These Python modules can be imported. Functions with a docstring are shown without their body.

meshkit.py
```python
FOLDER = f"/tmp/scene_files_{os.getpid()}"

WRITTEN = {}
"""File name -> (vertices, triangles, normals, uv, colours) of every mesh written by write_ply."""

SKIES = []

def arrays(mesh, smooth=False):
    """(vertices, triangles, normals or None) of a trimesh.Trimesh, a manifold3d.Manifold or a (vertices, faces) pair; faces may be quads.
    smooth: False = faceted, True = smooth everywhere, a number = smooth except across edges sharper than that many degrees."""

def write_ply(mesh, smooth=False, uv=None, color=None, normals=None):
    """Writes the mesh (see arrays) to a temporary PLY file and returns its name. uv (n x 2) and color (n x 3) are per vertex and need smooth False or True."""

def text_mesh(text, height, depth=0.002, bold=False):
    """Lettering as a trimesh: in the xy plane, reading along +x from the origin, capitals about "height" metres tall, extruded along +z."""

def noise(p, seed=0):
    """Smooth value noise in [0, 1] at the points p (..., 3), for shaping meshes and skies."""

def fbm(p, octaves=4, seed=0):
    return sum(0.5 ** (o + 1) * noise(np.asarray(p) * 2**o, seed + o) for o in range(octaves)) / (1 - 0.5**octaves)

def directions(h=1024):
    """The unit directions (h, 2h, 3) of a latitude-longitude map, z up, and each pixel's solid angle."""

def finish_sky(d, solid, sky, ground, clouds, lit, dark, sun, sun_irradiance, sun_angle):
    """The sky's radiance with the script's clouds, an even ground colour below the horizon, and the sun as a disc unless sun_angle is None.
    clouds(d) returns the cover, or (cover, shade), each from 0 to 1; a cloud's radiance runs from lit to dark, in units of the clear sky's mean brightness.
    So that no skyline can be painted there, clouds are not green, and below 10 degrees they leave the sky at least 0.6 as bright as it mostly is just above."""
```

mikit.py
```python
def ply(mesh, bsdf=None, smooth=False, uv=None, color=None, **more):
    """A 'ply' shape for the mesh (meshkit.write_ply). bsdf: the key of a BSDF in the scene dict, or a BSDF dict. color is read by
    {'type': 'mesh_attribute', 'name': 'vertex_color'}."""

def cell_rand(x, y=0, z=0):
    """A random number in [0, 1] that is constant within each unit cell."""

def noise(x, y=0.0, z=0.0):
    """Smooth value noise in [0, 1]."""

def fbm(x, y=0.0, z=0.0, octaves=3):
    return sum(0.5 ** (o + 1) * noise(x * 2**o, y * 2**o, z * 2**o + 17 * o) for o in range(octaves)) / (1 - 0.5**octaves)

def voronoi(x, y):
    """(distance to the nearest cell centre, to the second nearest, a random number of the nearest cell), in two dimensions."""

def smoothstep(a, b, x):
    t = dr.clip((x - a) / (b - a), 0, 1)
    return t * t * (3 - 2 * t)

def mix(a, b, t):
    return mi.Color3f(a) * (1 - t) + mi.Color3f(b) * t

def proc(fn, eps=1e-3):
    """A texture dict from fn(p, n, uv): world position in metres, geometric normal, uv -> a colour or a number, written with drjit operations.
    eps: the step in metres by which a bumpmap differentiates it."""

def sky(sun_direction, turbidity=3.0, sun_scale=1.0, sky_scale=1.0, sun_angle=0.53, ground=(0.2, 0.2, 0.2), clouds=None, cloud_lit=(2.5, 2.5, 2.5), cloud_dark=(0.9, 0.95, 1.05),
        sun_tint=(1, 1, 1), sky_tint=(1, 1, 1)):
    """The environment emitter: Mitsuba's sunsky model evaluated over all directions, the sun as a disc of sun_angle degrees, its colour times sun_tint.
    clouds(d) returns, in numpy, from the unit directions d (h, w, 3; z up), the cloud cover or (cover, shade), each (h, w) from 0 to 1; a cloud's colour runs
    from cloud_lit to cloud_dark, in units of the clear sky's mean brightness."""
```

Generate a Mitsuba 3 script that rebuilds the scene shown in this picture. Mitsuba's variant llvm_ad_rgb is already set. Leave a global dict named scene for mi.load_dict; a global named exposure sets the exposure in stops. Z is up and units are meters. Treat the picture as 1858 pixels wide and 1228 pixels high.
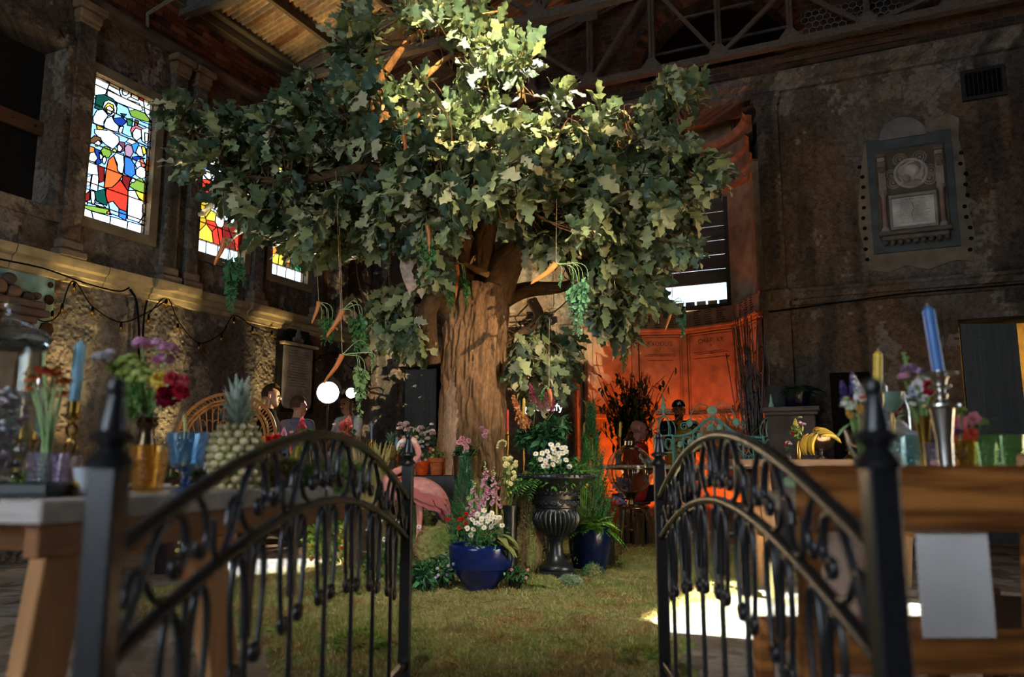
import math
import numpy as np, trimesh, drjit as dr, mitsuba as mi
import manifold3d as m3
import shapely, shapely.geometry as sg, shapely.ops as so, shapely.affinity as sa
import mikit, meshkit
from mikit import noise, fbm, voronoi, cell_rand, smoothstep, mix, proc

T = mi.ScalarTransform4f
PI = math.pi
scene, labels = {}, {}

# ------------------------------------------------------------------ camera (28 mm lens, held low, tilted up a little)
EYE, YAW, PITCH, FOC = 0.85, math.radians(25), math.radians(8.9), 1460.0
_c, _s, _cp, _sp = math.cos(YAW), math.sin(YAW), math.cos(PITCH), math.sin(PITCH)
scene['camera'] = {'type': 'thinlens', 'fov': 2 * math.degrees(math.atan(929 / FOC)), 'fov_axis': 'x', 'near_clip': 0.05,
                   'aperture_radius': 0.0065, 'focus_distance': 6.2,
                   'to_world': T().look_at([0, 0, EYE], [-_s * _cp, _c * _cp, EYE + _sp], [0, 0, 1])}
exposure = 0.12
# ------------------------------------------------------------------ daylight: low sun and sky, seen through the windows and the open side door
SUN_EL, SUN_AZ = math.radians(35), math.radians(-8)
scene['sky'] = mikit.sky([math.cos(SUN_EL) * math.cos(SUN_AZ), math.cos(SUN_EL) * math.sin(SUN_AZ), math.sin(SUN_EL)], turbidity=4.0, sun_scale=110.0, sky_scale=26.0,
                         sun_angle=1.0, sky_tint=(1.02, 1.0, 0.95), sun_tint=(1.0, 0.95, 0.86), ground=(0.25, 0.24, 0.22))
scene['sky']['sampling_weight'] = 3.0


def rgb(*v):
    return {'type': 'rgb', 'value': list(v)}


def spot(pos, target, intensity, cutoff, beam):
    return {'type': 'spot', 'to_world': T().look_at(list(map(float, pos)), list(map(float, target)), [0.01, 0.02, 1]),
            'intensity': rgb(*intensity), 'cutoff_angle': float(cutoff), 'beam_width': float(beam)}


# stage lamps of the event; the bloom, roof and floor spots are added
scene['tree_lamp'] = spot((0.3, 1.0, 5.75), (-2.85, 6.0, 4.0), (1650, 1290, 740), 11.5, 3.5)
scene['trunk_lamp'] = spot((1.4, 2.2, 3.4), (-3.3, 6.55, 1.75), (125, 98, 66), 7, 3)
scene['bloom_fill_spot'] = spot((-0.9, 0.6, 5.9), (-2.2, 4.9, 0.4), (92, 86, 70), 19, 8)  # added fill spot that brightens the lawn and the potted flowers
scene['apse_lamp'] = spot((-1.85, 10.45, 0.25), (-2.05, 10.98, 3.2), (11, 1.35, 0.13), 80, 40)
scene['apse_lamp_001'] = spot((-2.95, 10.55, 0.25), (-2.85, 11.02, 3.2), (10, 1.2, 0.11), 80, 40)
scene['added_roof_spot'] = spot((-6.55, 6.9, 2.98), (-5.6, 7.1, 6.6), (60, 42, 18), 24, 10)  # added spot that gilds the roof sheets; no fixture stands here
scene['added_floor_spot'] = spot((-6.7, 5.35, 2.95), (-4.95, 5.5, 0.0), (620, 500, 320), 13, 9)  # added spot that makes the bright floor patch near the window wall
for _i, (_y, _k) in enumerate(((5.08, 1.0), (6.2, 1.05), (7.72, 1.0))):
    scene['wall_uplight_%03d' % _i] = spot((-6.55, _y, 0.05), (-6.98, _y, 1.75), (46 * _k, 33 * _k, 14 * _k), 10.5, 5)


# ------------------------------------------------------------------ from the picture to the place
def _ray(px, py):
    x, y = (px - 929) / FOC, -(py - 614) / FOC
    f, z = _cp - y * _sp, _sp + y * _cp
    return np.array([_c * x - _s * f, _s * x + _c * f, z]), f


def at(px, py, d):
    """the point at depth d metres in front of the lens"""
    r, f = _ray(px, py)
    return r * (d / f) + [0, 0, EYE]


def foot(px, d, z=0.0):
    """the point of height z at depth d in column px"""
    x = (px - 929) / FOC * (_cp * d + _sp * (z - EYE))
    return np.array([_c * x - _s * d, _s * x + _c * d, z])


def onx(px, py, X):
    r, _ = _ray(px, py)
    return r * (X / r[0]) + [0, 0, EYE]


def ony(px, py, Y):
    r, _ = _ray(px, py)
    return r * (Y / r[1]) + [0, 0, EYE]


def cam(x, y, z=0.0):
    """camera frame (x to the right, y ahead) -> world"""
    return np.array([_c * x - _s * y, _s * x + _c * y, z])


# ------------------------------------------------------------------ colours: packed into u (front) and v (second tone)
def lin(c):
    if isinstance(c, str):
        c = [int(c[i:i + 2], 16) / 255 for i in (0, 2, 4)]
    c = np.asarray(c, float)
    return np.where(c < 0.04045, c / 12.92, ((c + 0.055) / 1.055) ** 2.4)


def pack(c):
    q = np.clip(np.round(np.sqrt(lin(c)) * 63), 0, 63)
    return q[0] * 4096 + q[1] * 64 + q[2] + 0.5


def unpack(u):
    u = mi.Float(u)
    r = dr.floor(u / 4096)
    g = dr.floor((u - r * 4096) / 64)
    b = dr.floor(u - r * 4096 - g * 64)
    return mi.Color3f(dr.square(r / 63), dr.square(g / 63), dr.square(b / 63))


# ------------------------------------------------------------------ mesh pieces are (vertices, faces)
def tube(pts, r, n=8, cap=True, closed=False, flat=1.0):
    p = np.asarray(pts, float)
    m = len(p)
    r = np.broadcast_to(np.asarray(r, float), (m,))
    t = np.roll(p, -1, 0) - np.roll(p, 1, 0) if closed else np.gradient(p, axis=0)
    t = t / (np.linalg.norm(t, axis=1, keepdims=True) + 1e-12)
    a = np.cross(t[0], [0, 0, 1] if abs(t[0][2]) < 0.9 else [1, 0, 0])
    A = np.empty_like(p)
    for i in range(m):
        a = a - t[i] * (a @ t[i])
        a = a / (np.linalg.norm(a) + 1e-12)
        A[i] = a
    B = np.cross(t, A)
    w = np.arange(n) * 2 * PI / n + PI / n
    v = p[:, None] + r[:, None, None] * (np.cos(w)[None, :, None] * A[:, None] + flat * np.sin(w)[None, :, None] * B[:, None])
    k = m if closed else m - 1
    i, j = np.meshgrid(np.arange(k), np.arange(n), indexing='ij')
    i2, j2 = (i + 1) % m, (j + 1) % n
    q = np.stack([i * n + j, i * n + j2, i2 * n + j2, i2 * n + j], -1).reshape(-1, 4)
    f = np.vstack([q[:, [0, 1, 2]], q[:, [0, 2, 3]]])
    v = v.reshape(-1, 3)
    if cap and not closed:
        v = np.vstack([v, p[:1], p[-1:]])
        j = np.arange(n)
        f = np.vstack([f, np.stack([(j + 1) % n, j, j * 0 + m * n], 1), np.stack([(m - 1) * n + j, (m - 1) * n + (j + 1) % n, j * 0 + m * n + 1], 1)])
    return v, f


def spline(pts, n=24, closed=False):
    p = np.asarray(pts, float)
    if len(p) == 2:
        return p[0] + (p[1] - p[0]) * np.linspace(0, 1, n)[:, None]
    if closed:
        q = np.vstack([p[-1:], p, p[:2]])
        seg = len(p)
    else:
        q = np.vstack([2 * p[0] - p[1], p, 2 * p[-1] - p[-2]])
        seg = len(p) - 1
    t = np.linspace(0, seg, n, endpoint=not closed)
    i = np.clip(t.astype(int), 0, seg - 1)
    u = (t - i)[:, None]
    a, b, c, d = q[i], q[i + 1], q[i + 2], q[i + 3]
    return 0.5 * (2 * b + (c - a) * u + (2 * a - 5 * b + 4 * c - d) * u ** 2 + (3 * b - a - 3 * c + d) * u ** 3)


def box(lo, hi, bevel=0.0):
    lo, hi = np.minimum(lo, hi).astype(float), np.maximum(lo, hi).astype(float)
    if bevel <= 0:
        v = np.array([[x, y, z] for x in (lo[0], hi[0]) for y in (lo[1], hi[1]) for z in (lo[2], hi[2])])
        f = np.array([[0, 1, 3], [0, 3, 2], [4, 6, 7], [4, 7, 5], [0, 4, 5], [0, 5, 1], [2, 3, 7], [2, 7, 6], [0, 2, 6], [0, 6, 4], [1, 5, 7], [1, 7, 3]])
        return v, f
    b = min(bevel, 0.49 * (hi - lo).min())
    pts = []
    for s in np.ndindex(2, 2, 2):
        cor = np.where(s, hi, lo)
        d = np.where(s, -b, b)
        for k in range(3):
            q = cor + d
            q[k] = cor[k]
            pts.append(q)
    h = trimesh.convex.convex_hull(np.array(pts))
    return np.array(h.vertices), np.array(h.faces)


def bar(p, q, w, h, up=(0, 0, 1), bevel=0.0):
    """a squared timber from p to q"""
    p, q = np.asarray(p, float), np.asarray(q, float)
    d = q - p
    L = np.linalg.norm(d)
    d = d / L
    x = np.cross(d, up)
    if np.linalg.norm(x) < 1e-6:
        x = np.cross(d, [0, 1, 0])
    x /= np.linalg.norm(x)
    y = np.cross(x, d)
    v, f = box((-w / 2, 0, -h / 2), (w / 2, L, h / 2), bevel)
    return v[:, :1] * x + v[:, 1:2] * d + v[:, 2:] * y + p, f


def lathe(prof, n=24, c=(0, 0, 0), fl=0, fa=0.0):
    """prof: (radius, height) from bottom to top; fl flutes of relative depth fa (fa may be one per row)"""
    p = np.asarray(prof, float)
    w = np.arange(n) * 2 * PI / n
    fa = np.broadcast_to(np.asarray(fa, float), (len(p),))
    rr = p[:, :1] * (1 + fa[:, None] * (np.abs(np.sin(w * fl / 2))[None] - 1 if fl else 0 * w[None]))
    v = np.stack([rr * np.cos(w), rr * np.sin(w), np.repeat(p[:, 1:2], n, 1)], -1)
    i, j = np.meshgrid(np.arange(len(p) - 1), np.arange(n), indexing='ij')
    q = np.stack([i * n + j, i * n + (j + 1) % n, (i + 1) * n + (j + 1) % n, (i + 1) * n + j], -1).reshape(-1, 4)
    f = np.vstack([q[:, [0, 1, 2]], q[:, [0, 2, 3]]])
    return v.reshape(-1, 3) + np.asarray(c, float), f


_ICO = {}


def ball(c, r, sub=2):
    if sub not in _ICO:
        m = trimesh.creation.icosphere(subdivisions=sub)
        _ICO[sub] = (np.array(m.vertices), np.array(m.faces))
    v, f = _ICO[sub]
    return v * np.asarray(r, float) + np.asarray(c, float), f


def extrude(poly, h, z=0.0):
    out = []
    for g in getattr(poly, 'geoms', [poly]):
        if g.area > 1e-9:
            m = trimesh.creation.extrude_polygon(g, h, engine='earcut')
            out.append((np.array(m.vertices) + [0, 0, z], np.array(m.faces)))
    return join(out)


def join(ps):
    vs, fs, k = [], [], 0
    for p in ps:
        vs.append(p[0])
        fs.append(np.asarray(p[1]) + k)
        k += len(p[0])
    return np.vstack(vs), np.vstack(fs)


def man(m):
    q = m.to_mesh()
    return np.array(q.vert_properties[:, :3], float), np.array(q.tri_verts)


def place(p, M=None, t=(0, 0, 0), s=1.0):
    v = np.asarray(p[0]) * s
    if M is not None:
        v = v @ np.asarray(M).T
    return v + np.asarray(t, float), p[1]


def rz(a):
    c, s = math.cos(a), math.sin(a)
    return np.array([[c, -s, 0], [s, c, 0], [0, 0, 1.0]])


def rx(a):
    c, s = math.cos(a), math.sin(a)
    return np.array([[1.0, 0, 0], [0, c, -s], [0, s, c]])


def ry(a):
    c, s = math.cos(a), math.sin(a)
    return np.array([[c, 0, s], [0, 1.0, 0], [-s, 0, c]])


def frame(d, roll=0.0, up=(0, 0, 1)):
    """columns: x, y = d, z"""
    d = np.asarray(d, float) / np.linalg.norm(d)
    x = np.cross(d, up)
    if np.linalg.norm(x) < 1e-5:
        x = np.cross(d, (1, 0, 0))
    x /= np.linalg.norm(x)
    z = np.cross(x, d)
    c, s = math.cos(roll), math.sin(roll)
    return np.stack([c * x + s * z, d, -s * x + c * z], 1)


# ------------------------------------------------------------------ entries
_used = {}


def name_(base):
    k = _used.get(base)
    _used[base] = 0 if k is None else k + 1
    return base if k is None else '%s_%03d' % (base, k + 1)


def put(key, ps, m, col=None, col2=None, smooth=30, raw_uv=None):
    """one mesh of the scene. ps: piece, or list of pieces (v, f) or (v, f, colour[, second colour])"""
    if isinstance(ps, tuple):
        ps = [ps]
    vs, fs, us, k = [], [], [], 0
    for p in ps:
        v, f = np.asarray(p[0], float), np.asarray(p[1])
        c = p[2] if len(p) > 2 else col
        c2 = p[3] if len(p) > 3 else (col2 if col2 is not None else c)
        u = np.empty((len(v), 2))
        if c is not None:
            u[:, 0] = c if isinstance(c, (float, int)) else pack(c)
            u[:, 1] = c2 if isinstance(c2, (float, int)) else pack(c2)
        vs.append(v)
        fs.append(f + k)
        us.append(u)
        k += len(v)
    v, f, u = np.vstack(vs), np.vstack(fs), np.vstack(us)
    uv = raw_uv if raw_uv is not None else (u if (ps and (len(ps[0]) > 2 or col is not None)) else None)
    if smooth and smooth is not True:
        v, f, uv = crease(v, f, uv, math.radians(smooth))
    scene[key] = mikit.ply((v, f), m, smooth=bool(smooth), uv=uv)
    return key


def crease(v, f, uv, ang):
    """split the vertices along edges sharper than ang"""
    n = np.cross(v[f[:, 1]] - v[f[:, 0]], v[f[:, 2]] - v[f[:, 0]])
    n /= np.linalg.norm(n, axis=1, keepdims=True) + 1e-20
    F = len(f)
    e = np.stack([f, np.roll(f, -1, 1)], -1).reshape(-1, 2)
    c0 = np.arange(3 * F)
    c1 = (c0 // 3) * 3 + (c0 + 1) % 3
    lo, hi = e.min(1), e.max(1)
    keyv = lo.astype(np.int64) * len(v) + hi
    o = np.argsort(keyv, kind='stable')
    same = keyv[o][1:] == keyv[o][:-1]
    a, b = o[:-1][same], o[1:][same]
    ok = (n[a // 3] * n[b // 3]).sum(1) > math.cos(ang)
    a, b = a[ok], b[ok]
    sw = e[a, 0] == e[b, 0]
    p0, p1 = c0[a], c1[a]
    q0, q1 = np.where(sw, c0[b], c1[b]), np.where(sw, c1[b], c0[b])
    from scipy.sparse import coo_matrix
    from scipy.sparse.csgraph import connected_components
    r, c = np.concatenate([p0, p1]), np.concatenate([q0, q1])
    k, lab = connected_components(coo_matrix((np.ones(len(r), np.int8), (r, c)), shape=(3 * F, 3 * F)), directed=False)
    src = np.empty(k, int)
    src[lab] = f.ravel()
    return v[src], lab.reshape(-1, 3), None if uv is None else uv[src]


def thing(base, label, cat, group=None):
    k = name_(base)
    labels[k] = {'label': label, 'category': cat}
    if group:
        labels[k]['group'] = group
    return k


def part(parent, base, ps, m, col=None, col2=None, smooth=30, label=None, kind=None):
    k = name_(parent + '__' + base)
    put(k, ps, m, col, col2, smooth)
    if label or kind:
        labels[k] = {}
        if label:
            labels[k]['label'] = label
        if kind:
            labels[k]['kind'] = kind
    return k


def single(base, ps, m, label, cat, col=None, col2=None, smooth=30, group=None, kind=None):
    k = thing(base, label, cat, group)
    if kind:
        labels[k]['kind'] = kind
    put(k, ps, m, col, col2, smooth)
    return k


def struct(key, ps, m, label=None, col=None, col2=None, smooth=False):
    put(key, ps, m, col, col2, smooth)
    labels[key] = {'kind': 'structure'}
    if label:
        labels[key]['label'] = label
    return key
# ================================================================== materials
def _grain(p, f, lo, hi):
    return lo + (hi - lo) * noise(p.x * f, p.y * f, p.z * f)


def principled(color, rough, spec=0.4, two=True, **k):
    d = {'type': 'principled', 'base_color': color, 'roughness': rough, 'specular': spec, **k}
    return {'type': 'twosided', 'bsdf': d} if two else d


def chalky(color):
    return {'type': 'twosided', 'bsdf': {'type': 'diffuse', 'reflectance': color}}


scene['matte'] = chalky(proc(lambda p, n, uv: unpack(uv.x) * _grain(p, 45, 0.72, 1.2)))
scene['satin'] = principled(proc(lambda p, n, uv: unpack(uv.x)), 0.38, 0.5)
scene['gloss'] = {'type': 'twosided', 'bsdf': {'type': 'roughplastic', 'diffuse_reflectance': proc(lambda p, n, uv: unpack(uv.x) * _grain(p, 30, 0.8, 1.15)), 'alpha': 0.07, 'int_ior': 1.6, 'nonlinear': True}}
scene['leaf'] = {'type': 'twosided', 'a': principled(proc(lambda p, n, uv: unpack(uv.x)), 0.42, 0.45, two=False),
                 'b': {'type': 'diffuse', 'reflectance': proc(lambda p, n, uv: unpack(uv.y))}}
scene['petal'] = {'type': 'principledthin', 'base_color': proc(lambda p, n, uv: unpack(uv.x)), 'roughness': 0.6, 'diff_trans': 0.7, 'spec_trans': 0.0}
scene['metal'] = principled(proc(lambda p, n, uv: unpack(uv.x)), 0.27, 0.5, metallic=1.0)
scene['iron'] = principled(rgb(*lin('121519')), 0.33, 0.5, clearcoat=0.35, clearcoat_gloss=0.8)
scene['glass'] = {'type': 'dielectric', 'int_ior': 1.5, 'specular_transmittance': proc(lambda p, n, uv: unpack(uv.x))}
scene['pressed_glass'] = {'type': 'blendbsdf', 'weight': 0.11, 'a': {'type': 'thindielectric', 'int_ior': 1.5, 'specular_transmittance': proc(lambda p, n, uv: unpack(uv.x))},
                          'b': {'type': 'principledthin', 'base_color': proc(lambda p, n, uv: unpack(uv.y)), 'roughness': 0.3, 'diff_trans': 1.2, 'spec_trans': 0.0}}
scene['pane'] = {'type': 'thindielectric', 'int_ior': 1.5, 'specular_transmittance': proc(lambda p, n, uv: unpack(uv.x))}


def _plaster(p, n, uv):
    s, z = p.x + p.y * 1.0, p.z
    big = fbm(s * 0.9, z * 0.9, 3.0, 2)
    mid = fbm(s * 3.1 + 7, z * 2.3, 1.0, 3)
    streak = fbm(s * 5.0, z * 0.55, 9.0, 2)
    fine = fbm(s * 24, z * 24, 4.0, 2)
    c = mix((0.050, 0.041, 0.032), (0.095, 0.088, 0.080), smoothstep(0.35, 0.66, big))
    c = mix(c, mi.Color3f(0.105, 0.070, 0.045), 0.8 * smoothstep(0.46, 0.66, fbm(s * 1.3 + 31, z * 1.1, 2.0, 2)))
    c = mix(c, mi.Color3f(0.22, 0.19, 0.15), smoothstep(0.60, 0.66, mid + 0.16 * (fine - 0.5)) * 0.55)
    c = mix(c, mi.Color3f(0.030, 0.029, 0.028), 0.75 * smoothstep(0.52, 0.72, streak))
    a, b, _ = voronoi(s * 1.7 + 0.35 * mid, z * 1.7 + 0.35 * big)
    c = mix(c, mi.Color3f(0.035, 0.03, 0.026), 0.6 * (1 - smoothstep(0.006, 0.02, b - a)) * smoothstep(0.5, 0.62, big))
    return c * (0.25 + 0.9 * fine + 0.6 * noise(s * 75, z * 75, 7.0))


def _plaster_h(p, n, uv):
    s, z = p.x + p.y, p.z
    return noise(s * 34, z * 34, 2.0) * 0.55 + noise(s * 7, z * 7, 5.0)


scene['plaster'] = {'type': 'bumpmap', 'arbitrary': proc(_plaster_h, 0.004), 'scale': 0.02, 'bsdf': chalky(proc(_plaster))}
scene['stone'] = chalky(proc(lambda p, n, uv: unpack(uv.x) * (0.45 + 1.1 * fbm(p.x * 9, p.y * 9, p.z * 7, 3))))


def _brick(p, n, uv):
    s, z = p.x + p.y, p.z
    row = dr.floor(z / 0.075)
    sx = s / 0.225 + 0.5 * (row - 2 * dr.floor(row / 2))
    fx, fz = sx - dr.floor(sx), z / 0.075 - row
    r = cell_rand(sx, row, 3.0)
    c = mix((0.085, 0.045, 0.032), (0.035, 0.028, 0.024), r) * (0.6 + 0.8 * fbm(s * 20, z * 20, 1.0, 2))
    joint = smoothstep(0.0, 0.06, fx) * smoothstep(0.0, 0.16, fz)
    return mix(mi.Color3f(0.09, 0.08, 0.07), c, joint)


scene['far_brick'] = chalky(proc(_brick))


def _wood(ax):
    def fn(p, n, uv):
        q = [p.x * 30, p.y * 30, p.z * 30]
        q[ax] = q[ax] * 0.05
        g = fbm(q[0], q[1], q[2], 3)
        h = fbm(q[0] * 4, q[1] * 4, q[2] * 4, 2)
        return unpack(uv.x) * (0.62 + 0.5 * g + 0.26 * h)
    return fn


for _i, _a in enumerate('xyz'):
    scene['wood_' + _a] = principled(proc(_wood(_i)), 0.55, 0.3)


def _varnish(p, n, uv):
    g = fbm(p.x * 4, p.y * 4, p.z * 40, 3)
    return mix((0.15, 0.048, 0.012), (0.42, 0.16, 0.038), smoothstep(0.3, 0.75, g)) * (0.75 + 0.5 * fbm(p.x * 9, p.y * 9, p.z * 9, 2))


scene['varnished_wood'] = principled(proc(_varnish), 0.3, 0.5, clearcoat=0.4, clearcoat_gloss=0.9)


def _bark(p, n, uv):
    a = fbm(p.x * 14, p.y * 14, p.z * 3.5, 3)
    b = fbm(p.x * 70, p.y * 70, p.z * 30, 2)
    return unpack(uv.x) * (0.45 + 0.75 * a) * (0.65 + 0.7 * b)


scene['bark'] = chalky(proc(_bark))


def _sheet(p, n, uv):
    a = fbm(p.x * 2.5, p.y * 9, 1.0, 3)
    c = mix((0.20, 0.145, 0.085), (0.105, 0.085, 0.065), smoothstep(0.3, 0.7, a))
    return mix(c, mi.Color3f(0.085, 0.036, 0.016), 0.8 * smoothstep(0.55, 0.72, fbm(p.x * 1.2 + 9, p.y * 5, 4.0, 3))) * (0.7 + 0.6 * fbm(p.x * 30, p.y * 30, 1.0, 2))


scene['roof_sheet'] = chalky(proc(_sheet))


def _soil(p, n, uv):
    a = fbm(p.x * 3.1, p.y * 3.1, 1.0, 3)
    b = fbm(p.x * 40, p.y * 40, p.z * 40, 3)
    c = mix((0.13, 0.16, 0.045), (0.25, 0.215, 0.09), smoothstep(0.35, 0.7, a))
    c = mix(c, mi.Color3f(0.17, 0.105, 0.06), 0.8 * smoothstep(0.52, 0.72, fbm(p.x * 6 + 3, p.y * 6, 2.0, 3)))
    return c * (0.35 + 1.2 * b)


scene['moss'] = chalky(proc(_soil))
scene['fuzz'] = chalky(proc(lambda p, n, uv: mix(unpack(uv.x), unpack(uv.x) * mi.Color3f(1.25, 0.72, 0.6), 0.5 * smoothstep(0.52, 0.66, fbm(p.x * 6 + 3, p.y * 6, 2.0, 3))) * (0.45 + 1.0 * fbm(p.x * 4, p.y * 4, p.z * 4, 3))))


def _floor(p, n, uv):
    a = fbm(p.x * 2.2, p.y * 2.2, 0.0, 3)
    s = fbm(p.x * 3, p.y * 40, 2.0, 3)
    c = mix((0.30, 0.27, 0.235), (0.19, 0.16, 0.13), smoothstep(0.35, 0.7, a))
    c = mix(c, mi.Color3f(0.10, 0.075, 0.05), 0.6 * smoothstep(0.5, 0.65, fbm(p.x * 7 + 5, p.y * 7, 3.0, 2)))
    return c * (0.65 + 0.35 * s + 0.35 * fbm(p.x * 60, p.y * 60, 1.0, 2))


scene['floor_screed'] = chalky(proc(_floor))
# ================================================================== the chapel. x: -7 (window wall) to 2, y up to 10 (chancel wall)
XL, XR, YB, YR = -7.0, 2.0, 10.0, -5.0
ZE, ZRIDGE, XM = 6.02, 7.3, -2.5
rng = np.random.default_rng(11)


def yz(p):      # polygon of the window wall: (y, z, depth) -> behind x = XL
    v = p[0]
    return np.stack([XL - v[:, 2], v[:, 0], v[:, 1]], 1), p[1]


def xz(p, y0=YB):      # polygon of the chancel wall
    v = p[0]
    return np.stack([v[:, 0], y0 + v[:, 2], v[:, 1]], 1), p[1][:, ::-1]


def arc_lathe(prof, a0, a1, n, c):
    p = np.asarray(prof, float)
    w = np.linspace(a0, a1, n)
    v = np.stack([p[:, :1] * np.cos(w) + c[0], p[:, :1] * np.sin(w) + c[1], np.repeat(p[:, 1:2], n, 1)], -1)
    i, j = np.meshgrid(np.arange(len(p) - 1), np.arange(n - 1), indexing='ij')
    q = np.stack([i * n + j, i * n + j + 1, (i + 1) * n + j + 1, (i + 1) * n + j], -1).reshape(-1, 4)
    return v.reshape(-1, 3), np.vstack([q[:, [0, 1, 2]], q[:, [0, 2, 3]]])


def profile_y(prof, y0, y1):
    """prof: closed polygon of (out from the window wall, z); a moulding along y"""
    pl = sg.Polygon(prof)
    v, f = extrude(pl, y1 - y0)
    return np.stack([XL + v[:, 0], y0 + v[:, 2], v[:, 1]], 1), f[:, ::-1]


def profile_x(prof, x0, x1):
    """a moulding along x on the chancel wall"""
    v, f = extrude(sg.Polygon(prof), x1 - x0)
    return np.stack([x0 + v[:, 2], YB - v[:, 0], v[:, 1]], 1), f


struct('floor', box((XL - 0.4, YR - 0.4, -0.2), (XR + 0.4, YB + 1.6, 0)), 'floor_screed', 'dusty pale screed floor of the chapel')
# -------- window wall
WIN = {1: (5.09, 5.85), 2: (6.53, 7.26), 3: (7.74, 8.44)}
WZ0, WZ1 = 3.245, 4.74
wallL = sg.box(YR - 0.4, 0, YB + 0.4, ZE)
for a, b in WIN.values():
    wallL = wallL.difference(sg.box(a, WZ0, b, WZ1))
wallL = wallL.difference(sg.box(3.55, 3.23, 4.77, 4.84))
struct('wall_left', yz(extrude(wallL, 0.10)), 'plaster', 'soot-stained plaster wall with the stained glass windows')
# string course with broken edges, lit from below
crs = [(0, 2.56), (0.035, 2.57), (0.05, 2.62), (0.075, 2.63), (0.085, 2.68), (0.13, 2.70), (0.15, 2.75), (0.15, 2.775), (0, 2.80)]
ks = [YR, 3.0, 4.4, 4.8, 5.35, 5.9, 6.5, 6.9, 7.3, 7.75, 8.1, 9.0, 10.0]
for i in range(len(ks) - 1):
    k = 0.8 + 0.35 * rng.random()
    key = name_('trim_1__course')
    put(key, profile_y([(x * k, z) for x, z in crs], ks[i], ks[i + 1] - 0.006), 'stone', '8f8168')
labels['trim_1'] = {'kind': 'structure', 'label': 'worn moulded string course along the window wall'}
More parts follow.
